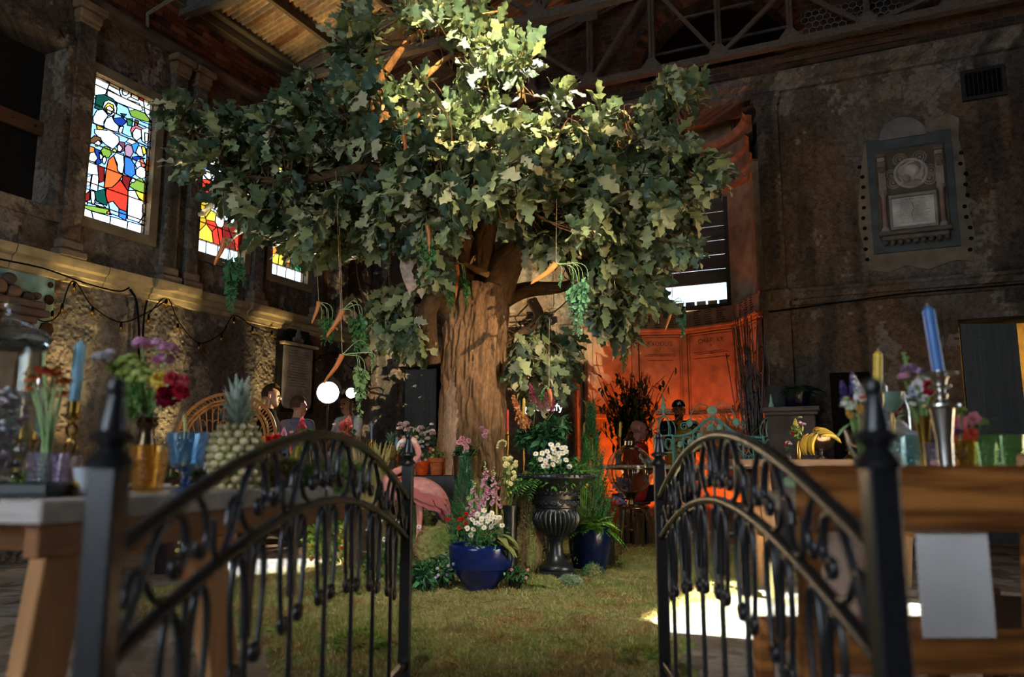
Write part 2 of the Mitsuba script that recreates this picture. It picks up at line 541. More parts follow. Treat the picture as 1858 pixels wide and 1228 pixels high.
# pilasters between the windows
PIL = [(3.30, 3.50), (4.85, 5.045), (6.02, 6.20), (6.33, 6.50), (7.38, 7.55), (8.55, 8.72), (9.1, 9.28)]
for a, b in PIL:
    k = name_('pilaster')
    labels[k] = {'kind': 'structure', 'label': 'slim plaster pilaster with moulded base and capital'}
    m = (a + b) / 2
    part(k, 'shaft', box((XL - 0.02, a, 2.95), (XL + 0.07, b, 5.18), 0.008), 'plaster')
    part(k, 'base', [box((XL - 0.02, a - 0.05, 2.78), (XL + 0.13, b + 0.05, 2.86), 0.015), box((XL - 0.02, a - 0.025, 2.855), (XL + 0.10, b + 0.025, 2.96), 0.02)], 'stone', '6d6353')
    part(k, 'capital', [box((XL - 0.02, a - 0.015, 5.15), (XL + 0.085, b + 0.015, 5.20), 0.01), box((XL - 0.02, a - 0.03, 5.195), (XL + 0.105, b + 0.03, 5.30), 0.02),
                        box((XL - 0.02, a - 0.055, 5.295), (XL + 0.14, b + 0.055, 5.37), 0.012)], 'stone', '6e5f4a')
# architrave, brickwork above it, and the timber under the eaves
struct('trim_2', profile_y([(0, 5.37), (0.05, 5.37), (0.07, 5.41), (0.10, 5.43), (0.10, 5.47), (0, 5.48)], YR, YB), 'stone', col='4b443c')
bricks = []
tones = ['5a3526', '4a2c22', '6a4432', '3d2a22', '5f3a2c', '533226']
row = 0
for z in np.arange(5.50, 5.94, 0.075):
    off = 0.1125 * (row % 2)
    row += 1
    for y in np.arange(4.6 + off, 8.75, 0.225):
        d = rng.uniform(-0.006, 0.012)
        put(name_('wall_left__brick'), box((XL - 0.02, y, z), (XL + 0.02 + d, y + 0.213, z + 0.063)), 'stone', tones[rng.integers(6)], smooth=False)
struct('trim_3', [box((XL - 0.05, YR, 5.945), (XL + 0.13, YB, 6.06), 0.01), box((XL + 0.02, YR, 6.055), (XL + 0.2, YB, 6.10), 0.01)], 'wood_y', 'timber wall plate under the eaves', col='4a4234')
# window frames (stone rebates) and the boarded opening
for n, (a, b) in WIN.items():
    w = 'window_%d' % n
    labels[w] = {'kind': 'structure', 'label': 'stained glass window with white border panels at its foot'}
    put(w + '__frame', yz(extrude(sg.box(a - 0.10, WZ0 - 0.10, b + 0.10, WZ1 + 0.10).difference(sg.box(a, WZ0, b, WZ1)), 0.06, -0.03)), 'stone', '6f6556', smooth=False)
put('wall_left__boarding', box((XL - 0.34, 3.4, 3.1), (XL - 0.30, 4.85, 4.9)), 'wood_z', '121314', smooth=False)
put('wall_left__batten', box((XL - 0.26, 3.5, 3.98), (XL - 0.22, 4.77, 4.12), 0.004), 'wood_y', '5a3a22', smooth=False)
for y in (4.45, 4.68):
    put(name_('wall_left__batten__bolt'), ball((XL - 0.218, y, 4.05), 0.012, 1), 'iron')
put('wall_left__reveal', join([box((XL - .34, 3.4, 3.1), (XL - .09, 3.55, 4.97)), box((XL - .34, 4.77, 3.1), (XL - .09, 4.9, 4.97)), box((XL - .34, 3.4, 4.84), (XL - .09, 4.9, 4.97)), box((XL - .34, 3.4, 3.1), (XL - .09, 4.9, 3.23))]), 'plaster', smooth=False)
put('wall_left__architrave', yz(extrude(sg.box(3.42, 3.10, 4.88, 4.97).difference(sg.box(3.55, 3.23, 4.77, 4.84)), 0.06, -0.045)), 'plaster', smooth=False)

# -------- chancel wall
GAB = sg.Polygon([(XL - 0.4, 0), (XR + 0.4, 0), (XR + 0.4, 5.60), (XL - 0.4, 5.60)])
AX0, AX1 = -3.74, -1.26
D1, D2 = (-6.50, -5.70), (0.76, 2.05)
low = GAB.difference(sg.box(AX0, -1, AX1, 5.42)).difference(sg.box(D1[0], -1, D1[1], 2.27)).difference(sg.box(D2[0], -1, D2[1], 2.42))
struct('wall_back', xz(extrude(low, 0.5)), 'plaster', 'stained plaster wall of the chancel end')
gable = sg.Polygon([(XL - 0.4, 5.60), (XR + 0.4, 5.60), (XR + 0.4, 6.0), (XM, 7.35), (XL - 0.4, 6.0)])
lun = sg.Point(-1.75, 5.95).buffer(1.0, quad_segs=24).intersection(sg.box(-9, 5.95, 9, 9))
struct('wall_gable', xz(extrude(gable.difference(lun), 0.4)), 'far_brick', 'dark brick gable above the chancel')
put('wall_gable__recess', xz(extrude(lun.buffer(0.05), 0.05, 0.36)), 'matte', '16120f', smooth=False)
ring = lun.buffer(0.001)
for i, w in enumerate(np.linspace(0.05, PI - 0.05, 40)):
    c, s = math.cos(w), math.sin(w)
    v, f = box((1.005, -0.03, -0.02), (1.175, 0.03, 0.0))
    v = np.stack([-1.75 + v[:, 0] * c - v[:, 1] * s, YB + v[:, 2], 5.95 + v[:, 0] * s + v[:, 1] * c], 1)
    put(name_('wall_gable__brick'), (v, f), 'stone', tones[i % 6], smooth=False)
for zz in (6.35, 6.8):
    put(name_('wall_gable__rail'), box((-3.0, YB + 0.1, zz), (-0.5, YB + 0.13, zz + 0.03)), 'matte', '565654', smooth=False)
# cornices of the chancel wall
struct('trim_4', [profile_x([(0, 5.44), (0.05, 5.45), (0.06, 5.52), (0.12, 5.56), (0.15, 5.62), (0.15, 5.66), (0, 5.70)], -7, XR)], 'plaster', 'thick plaster cornice over the chancel opening')
struct('trim_5', [profile_x([(0, 2.72), (0.03, 2.73), (0.04, 2.79), (0.07, 2.80), (0.08, 2.86), (0.11, 2.88), (0.11, 2.91), (0, 2.93)], a, b) for a, b in ((-7, AX0 - 0.27), (AX1 + 0.27, XR))], 'plaster', 'moulded string course on the chancel wall')
for i, (a, b) in enumerate(((AX0 - 0.27, AX0), (AX1, AX1 + 0.26))):
    k = name_('pilaster')
    labels[k] = {'kind': 'structure', 'label': 'broad pilaster at the edge of the chancel recess, ' + ('tree side' if i == 0 else 'monument side')}
    part(k, 'shaft', box((a, YB - 0.07, 2.93), (b, YB + 0.02, 5.30), 0.006), 'plaster')
    part(k, 'capital', [box((a - 0.02, YB - 0.09, 5.28), (b + 0.02, YB, 5.34), 0.01), box((a - 0.04, YB - 0.12, 5.33), (b + 0.04, YB, 5.44), 0.02)], 'plaster')
    part(k, 'plinth', [box((a - 0.03, YB - 0.11, 0), (b + 0.03, YB, 2.72), 0.01), box((a - 0.05, YB - 0.13, 2.68), (b + 0.05, YB, 2.93), 0.02)], 'plaster')
# brick left bare over the cornice, right
row = 0
for z in np.arange(5.74, 6.02, 0.078):
    row += 1
    for x in np.arange(-1.0 + 0.11 * (row % 2), 0.4, 0.225):
        if rng.random() < 0.93:
            put(name_('wall_gable__brick'), box((x, YB - 0.018 - rng.uniform(0, 0.012), z), (x + 0.212, YB + 0.02, z + 0.066)), 'stone', ['4c3b2f', '3f342b', '57483a', '4a3a30'][rng.integers(4)], smooth=False)
# -------- chancel recess (apse)
AC = (-2.5, 10.0)
AR = 1.24


def apse_wall():
    n = 49
    w = np.linspace(0, PI, n)
    zs = np.array([0, 1.4, 2.4, 3.02, 3.2, 4.5, 4.75, 5.6])
    v = np.stack([np.tile(AC[0] + AR * np.cos(w), len(zs)), np.tile(AC[1] + AR * np.sin(w), len(zs)), np.repeat(zs, n)], 1)
    fs = []
    for i in range(len(zs) - 1):
        for j in range(n - 1):
            mid = (w[j] + w[j + 1]) / 2
            if 3.0 < zs[i] < 4.4 and abs(mid - PI / 2) < 0.545:
                continue
            a = i * n + j
            fs += [[a, a + n, a + 1], [a + 1, a + n, a + n + 1]]
    return v, np.array(fs)


struct('wall_apse', apse_wall(), 'stone', 'curved wall of the chancel recess washed in orange light', col='8d8272')
put('wall_apse__ceiling', (np.vstack([[[AC[0], AC[1], 5.6]], np.stack([AC[0] + 1.3 * np.cos(np.linspace(0, PI, 25)), AC[1] + 1.3 * np.sin(np.linspace(0, PI, 25)), np.full(25, 5.6)], 1), [[-3.8, 9.9, 5.6], [-1.2, 9.9, 5.6]]]),
                           np.array([[0, i, i + 1] for i in range(1, 25)] + [[26, 27, 0], [26, 0, 25], [0, 27, 1]])), 'stone', '7a6a58', smooth=False)
ent = [(1.24, 4.62), (1.16, 4.64), (1.16, 4.72), (1.13, 4.74), (1.13, 4.94), (1.11, 4.95), (1.08, 4.98), (1.18, 5.0), (1.18, 5.22), (1.10, 5.24), (1.06, 5.29), (1.05, 5.33), (1.24, 5.36)]
struct('trim_6', arc_lathe(ent[::-1], 0, PI, 60, AC), 'stone', 'curved entablature high in the chancel recess', col='85705c', smooth=25)
# straw-like shreds hanging at the top of the recess
for i in range(34):
    w = math.radians(2 + 50 * i / 34 + rng.uniform(-1, 1))
    p = np.array([AC[0] + 1.2 * math.cos(w), AC[1] + 1.2 * math.sin(w), 5.58])
    put(name_('wall_apse__lath'), bar(p, p + [rng.uniform(-.03, .03), 0, -rng.uniform(.16, .24)], 0.03, 0.012), 'wood_z', '6b5038', smooth=False)
# pilasters beside the window of the recess
for w in (0.12, 0.33, PI - 0.33, PI - 0.12):
    k = name_('pilaster')
    labels[k] = {'kind': 'structure', 'label': 'pilaster inside the chancel recess'}
    M = rz(w - PI / 2)
    t = np.array([AC[0] + 1.2 * math.cos(w), AC[1] + 1.2 * math.sin(w), 0])
    part(k, 'shaft', place(box((-0.09, -0.06, 2.95), (0.09, 0.06, 4.5), 0.006), M, t), 'stone', '80705f')
    part(k, 'capital', place(box((-0.11, -0.08, 4.48), (0.11, 0.06, 4.63), 0.012), M, t), 'stone', '80705f')
# boarded window of the recess, a strip of daylight under the boards
k = 'window_4'
labels[k] = {'kind': 'structure', 'label': 'boarded window of the chancel recess with a bright gap below'}
for i in range(6):
    z = 3.34 + 0.205 * i
    put(name_(k + '__board'), box((-3.16, 11.1, z), (-1.82, 11.13, z + 0.198), 0.004), 'wood_x', ['3c4448', '363e42', '41494c'][i % 3], smooth=False)
put(k + '__frame', [box((-3.2, 11.05, 2.98), (-1.78, 11.10, 3.04)), box((-1.9, 11.05, 2.98), (-1.84, 11.10, 4.55)), box((-3.16, 11.05, 2.98), (-3.1, 11.10, 4.55))], 'wood_z', '2c2c2c', smooth=False)
put(k + '__pane', (np.array([[-3.12, 11.12, 3.02], [-1.86, 11.12, 3.02], [-1.86, 11.12, 3.36], [-3.12, 11.12, 3.36]]), np.array([[0, 1, 2], [0, 2, 3]])), 'pane', 'dfe6ea', smooth=False)
for i in range(9):
    x = -3.1 + 0.155 * i
    put(name_(k + '__border'), box((x, 11.09, 3.045), (x + 0.13, 11.10, 3.10)), 'gloss', ['c9c0a0', '8f93b8', 'd8d3bc'][i % 3], smooth=False)
# commandment boards: four facets, pilaster strips between them, a cornice with names above
struct('trim_7', [], 'stone') if False else None
fac = [math.radians(a) for a in (168, 126, 91, 49, 11)]
P_ = [np.array([AC[0] + 1.17 * math.cos(a), AC[1] + 1.17 * math.sin(a), 0]) for a in fac]
words = [None, ('EXODUS', 'I'), ('CHAP. XX', 'V', 'VI'), None]
for i in range(4):
    a, b = P_[i], P_[i + 1]
    L = np.linalg.norm(b - a)
    M = np.stack([(b - a) / L, np.cross([0, 0, 1], (b - a) / L), [0, 0, 1.0]], 1)     # x along, y outwards (away from the room), z up
    k = name_('commandment_board')
    labels[k] = {'kind': 'structure', 'label': ['plain inscription board behind the dark bush', 'inscription board headed EXODUS', 'inscription board headed CHAP. XX',
                                                'inscription board behind the orange reeds'][i]}
    w = L / 2 - 0.075
    fl = lambda p: place(p, M, (a + b) / 2)
    part(k, 'slab', fl(box((-w, -0.02, 1.56), (w, 0.04, 2.62), 0.01)), 'stone', 'a58d78')
    part(k, 'border', fl(join([box((-w - 0.014, -0.035, 1.54), (-w + 0.006, 0.03, 2.64)), box((w - 0.006, -0.035, 1.54), (w + 0.014, 0.03, 2.64)), box((-w, -0.035, 2.625), (w, 0.03, 2.645)), box((-w, -0.035, 1.54), (w, 0.03, 1.56))])), 'stone', '9c8873', smooth=False)
    part(k, 'strip', fl(join([box((-L / 2 - 0.045, -0.05, 0), (-L / 2 + 0.045, 0.03, 2.66), 0.008)])), 'stone', 'a08f7c')
    part(k, 'wainscot', fl(join([box((-L / 2, -0.02, 0), (L / 2, 0.05, 1.5)), box((-L / 2, -0.05, 1.46), (L / 2, 0.05, 1.535), 0.01)])), 'stone', '9a8672', smooth=False)
    part(k, 'cornice', fl(join([box((-L / 2 - 0.03, -0.05, 2.66), (L / 2 + 0.03, 0.05, 2.70), 0.006), box((-L / 2 - 0.045, -0.09, 2.70), (L / 2 + 0.045, 0.05, 2.735), 0.006)])), 'stone', '9c8470')
    part(k, 'name_tablet', fl(box((-L / 2 - 0.02, -0.03, 2.735), (L / 2 + 0.02, 0.05, 2.97), 0.004)), 'stone', '8e7d6c')
    rows = [box((x - 0.07, -0.034, z), (x + rng.uniform(0.0, 0.06), -0.028, z + 0.012)) for x in (-0.18, 0.0, 0.18) for z in np.arange(2.76, 2.95, 0.031)]
    part(k, 'name_rows', fl(join(rows)), 'matte', '38261c', smooth=False)
    if words[i]:
        z = 2.50
        for j, wd in enumerate(words[i]):
            h = 0.062 if j == 0 else 0.034
            q = meshkit.text_mesh(wd, h, 0.006)
            v = np.array(q.vertices)
            v[:, 0] -= (v[:, 0].max() + v[:, 0].min()) / 2
            part(k, 'lettering', fl((np.stack([v[:, 0], -0.021 - v[:, 2] * 0.3, v[:, 1] + z], 1), np.array(q.faces))), 'matte', '4a2418', smooth=False)
            z -= 0.055 if j == 0 else 0.11
        part(k, 'text_rows', fl(join([box((-w * rng.uniform(.6, .85), -0.0225, zz), (w * rng.uniform(.6, .85), -0.0185, zz + 0.008)) for zz in (2.375, 2.352, 2.29)])), 'matte', '5a3020', smooth=False)


# -------- doors of the chancel wall
def door_leaf(k, hinge, ang, w, h, col, flip=1):
    M = rz(ang)
    g = lambda p: place(p, M, hinge)
    s = flip
    part(k, 'leaf', g(box((0, -0.02, 0.02), (s * w, 0.025, h), 0.004)), 'wood_z', col)
    for z0, z1 in ((0.15, 0.42 * h), (0.48 * h, h - 0.15)):
        x0, x1 = s * w * 0.2, s * w * 0.8
        part(k, 'panel', g(join([box((x0, -0.03, z0), (x1, -0.02, z1), 0.004), box((x0 + s * 0.05, -0.04, z0 + 0.05), (x1 - s * 0.05, -0.03, z1 - 0.05), 0.006)])), 'wood_z', col)
    part(k, 'handle', g(tube(spline([(s * (w - 0.05), -0.03, 1.0), (s * (w - 0.05), -0.07, 1.0), (s * (w - 0.14), -0.07, 1.0)], 8), 0.008, 6)), 'metal', '6a5a40')


def door_frame(k, x0, x1, h, m='plaster', w=0.12):
    put(k + '__frame', xz(extrude(sg.box(x0 - w, 0, x1 + w, h + w).difference(sg.box(x0, -1, x1, h)), 0.12, -0.06)), m, smooth=False)


labels['door_1'] = {'kind': 'structure', 'label': 'grey panelled door ajar behind the tree trunk'}
door_frame('door_1', D1[0], D1[1], 2.27)
door_leaf('door_1', (-6.45, 10.1, 0), math.radians(8), 0.5, 2.24, '4a4d4e')
labels['door_2'] = {'kind': 'structure', 'label': 'pair of grey panelled doors with warm light in the gap'}
door_frame('door_2', D2[0], D2[1], 2.42, w=0.15)
door_leaf('door_2', (0.78, 10.02, 0), math.radians(22), 0.60, 2.38, '565a59')
door_leaf('door_2', (2.03, 10.12, 0), math.radians(0), 0.62, 2.38, '5a5d5b', -1)
# the room behind the doors
struct('wall_vestry', [box((D2[0] - 0.6, 11.6, 0), (2.6, 11.7, 2.8)), box((2.45, 10.5, 0), (2.6, 11.7, 2.8)), box((0.3, 10.5, 0), (0.36, 11.7, 2.8)), box((0.3, 10.5, 2.6), (2.6, 11.7, 2.8))], 'stone', 'ochre wall of the room behind the door', col='b59a62')
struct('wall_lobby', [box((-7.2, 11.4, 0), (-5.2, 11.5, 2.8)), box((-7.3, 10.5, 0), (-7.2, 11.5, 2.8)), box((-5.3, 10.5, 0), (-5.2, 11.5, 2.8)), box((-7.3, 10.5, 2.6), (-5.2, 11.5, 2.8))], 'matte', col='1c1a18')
scene['vestry_lamp'] = {'type': 'point', 'position': [1.5, 11.0, 2.2], 'intensity': rgb(0.95, 0.6, 0.2)}
# -------- walls behind the viewer: side wall with the open doorway, entrance wall with an added glowing fill panel
wr = sg.box(YR - 0.4, 0, YB + 0.4, ZE).difference(sg.box(3.75, -1, 5.5, 2.62))
v, f = extrude(wr, 0.4)
struct('wall_right', (np.stack([XR + v[:, 2], v[:, 0], v[:, 1]], 1), f), 'plaster')
wf = sg.Polygon([(XL - 0.4, 0), (XR + 0.4, 0), (XR + 0.4, 6.0), (XM, 7.35), (XL - 0.4, 6.0)]).difference(sg.box(-4.2, 1.2, -0.8, 5.0))
struct('wall_front', xz(extrude(wf, 0.4), YR - 0.4), 'plaster')
labels['window_5'] = {'kind': 'structure', 'label': 'unseen glowing panel in the entrance wall, added as cool fill light'}
scene['window_5__pane'] = mikit.ply((np.array([[-4.2, YR - 0.1, 1.2], [-0.8, YR - 0.1, 1.2], [-0.8, YR - 0.1, 5.0], [-4.2, YR - 0.1, 5.0]]), np.array([[0, 2, 1], [0, 3, 2]])), 'matte',
                                    emitter={'type': 'area', 'radiance': rgb(6.6, 7.5, 8.6)})  # glowing sheet out of view, added as cool fill from behind
scene['window_5__pane'].pop('bsdf')
# -------- roof
SL = (ZRIDGE - ZE) / (XM - XL)
labels['roof'] = {'kind': 'structure', 'label': 'corrugated sheet roof'}


def sheet(x0, x1, y0, z0, z1):
    n = 78
    y = np.linspace(y0, y0 + 1.04, n)
    h = 0.018 * np.cos((y - y0) * 2 * PI / 0.08)
    v = np.vstack([np.stack([np.full(n, x0), y, z0 + h], 1), np.stack([np.full(n, x1), y, z1 + h], 1)])
    j = np.arange(n - 1)
    f = np.vstack([np.stack([j, j + 1, j + n + 1], 1), np.stack([j, j + n + 1, j + n], 1)])
    return v, f


for yy in np.arange(YR, YB, 1.0):
    for x0, x1, up in ((-7.25, -4.9, 0), (-4.98, -2.5, 0.012), (2.25, -0.1, 0), (-0.02, -2.5, 0.012)):
        e = abs(x0 - XM), abs(x1 - XM)
        jit = rng.uniform(0, 0.006)
        put(name_('roof__sheet'), sheet(x0, x1, yy, ZRIDGE + 0.06 - SL * e[0] + up + jit, ZRIDGE + 0.06 - SL * e[1] + up + jit), 'roof_sheet', smooth=True)
for x in (-6.2, -5.3, -4.4, -3.5, -2.62, -1.5, -0.6, 0.3, 1.2):
    z = ZRIDGE + 0.035 - SL * abs(x - XM)
    put(name_('roof__purlin'), box((x - 0.03, YR, z - 0.11), (x + 0.03, YB, z), 0.005), 'wood_y', '3a3129', smooth=False)


def truss(y, n_lab):
    k = name_('roof_truss')
    labels[k] = {'kind': 'structure', 'label': n_lab}
    zb = 5.88
    zt = lambda x: ZRIDGE - 0.1 - SL * abs(x - XM)
    st = '55504b'
    part(k, 'bottom_chord', join([box((XL, y - 0.05, zb), (XR, y - 0.04, zb + 0.09)), box((XL, y + 0.04, zb), (XR, y + 0.05, zb + 0.09)), box((XL, y - 0.05, zb), (XR, y + 0.05, zb + 0.012))]), 'matte', st, smooth=False)
    for s in (-1, 1):
        e = XL if s < 0 else XR
        part(k, 'rafter', join([bar((e, y + d, zt(e)), (XM, y + d, zt(XM)), 0.02, 0.12) for d in (-0.045, 0.045)]), 'matte', st, smooth=False)
    xs = [XM + 0.86 * i for i in range(-5, 6)]
    for i, x in enumerate(xs):
        if zt(x) - zb > 0.2:
            part(k, 'post', join([bar((x - 0.018, y, zb + 0.05), (x - 0.018, y, zt(x)), 0.035, 0.05, (0, 1, 0)), bar((x + 0.018, y + .03, zb + 0.05), (x + 0.018, y + .03, zt(x)), 0.035, 0.05, (0, 1, 0))]), 'matte', st, smooth=False)
            pl = sg.Polygon([(x - 0.17, zb), (x + 0.17, zb), (x + 0.15, zb + 0.06), (x + 0.04, zb + 0.2), (x - 0.04, zb + 0.2), (x - 0.15, zb + 0.06)])
            part(k, 'gusset', [xz(extrude(pl, 0.012), y - 0.066)] + [ball((x + dx, y - 0.068, zb + dz), 0.011, 1) for dx in (-0.1, 0, 0.1) for dz in (0.03, 0.09) if not (dz > .05 and dx == 0)], 'matte', st, smooth=False)
            part(k, 'gusset', xz(extrude(sg.Polygon([(x - 0.14, zt(x) - 0.14), (x + 0.14, zt(x) - 0.14), (x + 0.14, zt(x) + 0.02), (x - 0.14, zt(x) + 0.02)]), 0.012), y - 0.066), 'matte', st, smooth=False)
    for i in range(len(xs) - 1):
        x0, x1 = xs[i], xs[i + 1]
        lo_first = (i % 2 == 0)
        a, b = ((x0, zb + 0.06), (x1, zt(x1) - 0.05)) if lo_first else ((x0, zt(x0) - 0.05), (x1, zb + 0.06))
        if max(a[1], b[1]) - zb > 0.25:
            part(k, 'brace', bar((a[0], y, a[1]), (b[0], y, b[1]), 0.05, 0.045, (0, 1, 0)), 'matte', st, smooth=False)


for y, l in ((9.7, 'steel roof truss nearest the chancel wall'), (7.9, 'steel roof truss over the tree'), (6.1, 'steel roof truss over the first stained glass window')):
    truss(y, l)
# ================================================================== the two gate leaves beside the viewer
def coil(c, e1, e2, r0, r1, a0, turns, n=22):
    w = np.linspace(0, turns * 2 * PI, n)
    r = r0 + (r1 - r0) * np.linspace(0, 1, n)
    return np.asarray(c) + (r * np.cos(a0 + w))[:, None] * e1 + (r * np.sin(a0 + w))[:, None] * e2


def zu(s, L):
    t = (s / L - 0.5) * 2
    return 0.715 + 0.212 * math.cos(t * PI / 2) ** 0.92 if abs(t) < 1 else 0.715


def zl(s, L):
    t = (s / L - 0.5) * 2
    return 0.565 + 0.190 * math.cos(t * PI / 2) ** 0.92 if abs(t) < 1 else 0.565


def gate(lab, I, O, z0=0.0):
    k = thing('garden_gate', lab, 'gate')
    I, O = np.array(I), np.array(O)
    L = np.linalg.norm(O - I)
    e = (O - I) / L
    up = np.array([0, 0, 1.0])
    G = lambda s, z: I + e * s + up * z
    nrm = np.cross(e, up)
    for s in (0.0, L):
        p = G(s, 0)
        w = 0.021
        M = np.stack([e, nrm, up], 1)
        pk = part(k, 'post', place(box((-w, -w, z0), (w, w, 0.848), 0.003), M, p), 'iron')
        prof = [(0.001, 0.845), (0.031, 0.845), (0.033, 0.853), (0.026, 0.862), (0.017, 0.872), (0.022, 0.88), (0.034, 0.885), (0.030, 0.892), (0.020, 0.898), (0.016, 0.925), (0.010, 0.948), (0.0135, 0.953), (0.0145, 0.961), (0.011, 0.970), (0.001, 0.973)]
        part(pk, 'finial', lathe(prof, 16, p), 'iron')
    ss = np.linspace(0.02, L - 0.02, 40)
    for nm, zf, r in (('top_rail', zu, 0.0155), ('arched_rail', zl, 0.0145)):
        part(k, nm, tube([G(s, zf(s, L)) for s in ss], r, 10, flat=0.8), 'iron', smooth=60)
    part(k, 'bottom_rail', bar(G(0.02, 0.105), G(L - 0.02, 0.105), 0.026, 0.026, bevel=0.004), 'iron')
    nb = 8
    st = L / nb
    # straight bars, each with a hook and a coil on both sides under the arched rail
    for i in range(1, nb):
        s = i * st
        z = zl(s, L)
        part(k, 'bar', tube([G(s, 0.11), G(s, 0.3), G(s, z - 0.01)], 0.0078, 8, flat=0.9), 'iron')
        for sg_ in (-1, 1):
            zt = zl(s + sg_ * 0.055, L) - 0.012
            drop = 0.27
            pts = [G(s + sg_ * 0.006, z - 0.19), G(s + sg_ * 0.012, z - 0.1), G(s + sg_ * 0.028, zt - 0.028), G(s + sg_ * 0.052, zt - 0.006), G(s + sg_ * 0.075, zt - 0.03),
                   G(s + sg_ * 0.080, zt - 0.1), G(s + sg_ * 0.064, zt - drop + 0.06)]
            p = spline(pts, 26)
            c = coil(G(s + sg_ * 0.048, zt - drop + 0.045), e * sg_, up, 0.019, 0.006, 0.4, -1.35, 16)
            rr = np.concatenate([np.linspace(0.0095, 0.006, 26), np.full(16, 0.0085)])
            part(k, 'hook', tube(np.vstack([p, c]), rr, 7), 'iron', smooth=60)
    # scrollwork between the two rails
    na = 6
    sa_ = L / na
    for i in range(na):
        s0 = i * sa_
        a, b = s0 + 0.02, s0 + sa_
        fl = 1 if i < na // 2 else -1
        X = (lambda t: a + (b - a) * t) if fl > 0 else (lambda t: b - (b - a) * t)
        H = lambda t, h: (lambda s: zl(s, L) + 0.012 + (zu(s, L) - zl(s, L) - 0.024) * h)(X(t))
        q = lambda t, h: G(X(t), H(t, h))
        big = spline([q(0.0, 0.55), q(0.03, 0.1), q(0.13, 0.0), q(0.24, 0.2), q(0.40, 0.75), q(0.55, 1.0), q(0.70, 0.86), q(0.76, 0.45), q(0.70, 0.28)], 40)
        cc = coil(big[-1] + e * fl * -0.016, e * fl, up, 0.016, 0.006, 0.0, -1.2, 14)
        part(k, 'scroll', tube(np.vstack([big, cc]), np.concatenate([np.linspace(0.006, 0.0095, 40), np.full(14, 0.0085)]), 7), 'iron', smooth=60)
        sm = spline([q(0.58, 0.0), q(0.46, 0.12), q(0.36, 0.42), q(0.29, 0.62), q(0.21, 0.52), q(0.19, 0.34)], 24)
        part(k, 'scroll', tube(sm, np.linspace(0.006, 0.009, 24), 7), 'iron', smooth=60)
        hk = spline([q(0.86, 1.0), q(0.95, 0.72), q(0.99, 0.4), q(0.94, 0.2), q(0.88, 0.28), q(0.88, 0.4)], 22)
        part(k, 'scroll', tube(hk, np.linspace(0.006, 0.0095, 22), 7), 'iron', smooth=60)
    return k


gate('black iron garden gate leaf with scrollwork beside the pineapple table', foot(740, 3.2, .8) * [1, 1, 0], foot(195, 1.15, .8) * [1, 1, 0])
gate('black iron garden gate leaf with scrollwork beside the varnished chair', foot(1197, 3.2, .8) * [1, 1, 0], foot(1598, 1.15, .8) * [1, 1, 0])
# ================================================================== near tables and the chair
TZ = 0.781
rng = np.random.default_rng(5)


k = thing('trestle_table', 'pale plank trestle table carrying the pineapple and the blue goblet', 'table')
TM, TO = rz(math.radians(6.8)), np.array([-1.51, 1.06, 0])
LT = lambda p: place(p, TM, TO)
for i in range(6):
    part(k, 'board', LT(box((-1.2, i * .215 + .003, TZ - .048), (rng.uniform(-.012, .004), (i + 1) * .215 - .003, TZ - rng.uniform(0, .002)), .005)), 'wood_x', ['b3aca2', 'a69d90', 'b9b2a8', 'aaa193'][i % 4])
for x in (-.06, -1.14):
    part(k, 'apron', LT(box((x - .02, .04, TZ - .118), (x + .02, 1.25, TZ - .049), .004)), 'wood_y', '8a5f38')
    xx = x - .045 if x > -.6 else x + .045
    for ya, yb in ((.165, .07), (.60, .79)):
        part(k, 'leg', LT(bar((xx, ya, TZ - .06), (xx, yb, 0), .115, .045, (1, 0, 0), .004)), 'wood_z', 'b07e50')
part(k, 'crosspiece', LT(bar((-1.1, .38, TZ - .10), (-.1, .38, TZ - .10), .04, .09, bevel=.004)), 'wood_x', '9a6c42')

k = thing('round_leg_table', 'pale wooden table with thick round legs behind the varnished chair', 'table')
for i in range(8):
    part(k, 'board', box((-0.30 + 0.155 * i, 2.16, TZ - 0.045), (-0.30 + 0.155 * i + 0.15, 4.1, TZ - 0.001), 0.005), 'wood_y', ['a8927a', '9c866d', 'b29c84'][i % 3])
for x, y in ((-0.13, 2.42), (0.78, 2.42), (-0.13, 3.9), (0.78, 3.9)):
    part(k, 'leg', lathe([(0.001, 0), (0.062, 0), (0.062, 0.02), (0.057, 0.35), (0.06, 0.66), (0.058, 0.722), (0.001, 0.722)], 20, (x, y, 0)), 'wood_z', 'c4ab92', smooth=40)
part(k, 'apron', box((-0.1, 3.74, 0.63), (0.86, 3.77, 0.722)), 'wood_x', '7a5a3c', smooth=False)

k = thing('dining_chair', 'orange-brown varnished wooden chair with broad top rail, seen from behind', 'chair')
CM = rz(YAW)
Cc = np.array([0, 0, 0.0])
W3 = lambda p: place(p, CM, Cc)
cx0, cx1, cy = 0.625, 1.10, 1.74
for x in (cx0, cx1):
    part(k, 'post', W3(join([bar((x, cy + 0.05, 0), (x, cy + 0.02, 0.46), 0.044, 0.05, (0, 1, 0), 0.006), bar((x, cy + 0.02, 0.45), (x, cy - 0.02, 0.842 if x == cx0 else 0.872), 0.044, 0.046, (0, 1, 0), 0.006)])), 'varnished_wood')
part(k, 'top_rail', W3(box((cx0 - 0.012, cy - 0.045, 0.712), (cx1 + 0.005, cy - 0.015, 0.848), 0.012)), 'varnished_wood')
part(k, 'lower_rail', W3(box((cx0, cy - 0.012, 0.425), (cx1, cy + 0.012, 0.512), 0.006)), 'varnished_wood')
part(k, 'seat', W3(box((cx0 - 0.005, cy + 0.03, 0.425), (cx1 + 0.02, cy + 0.45, 0.462), 0.014)), 'varnished_wood')
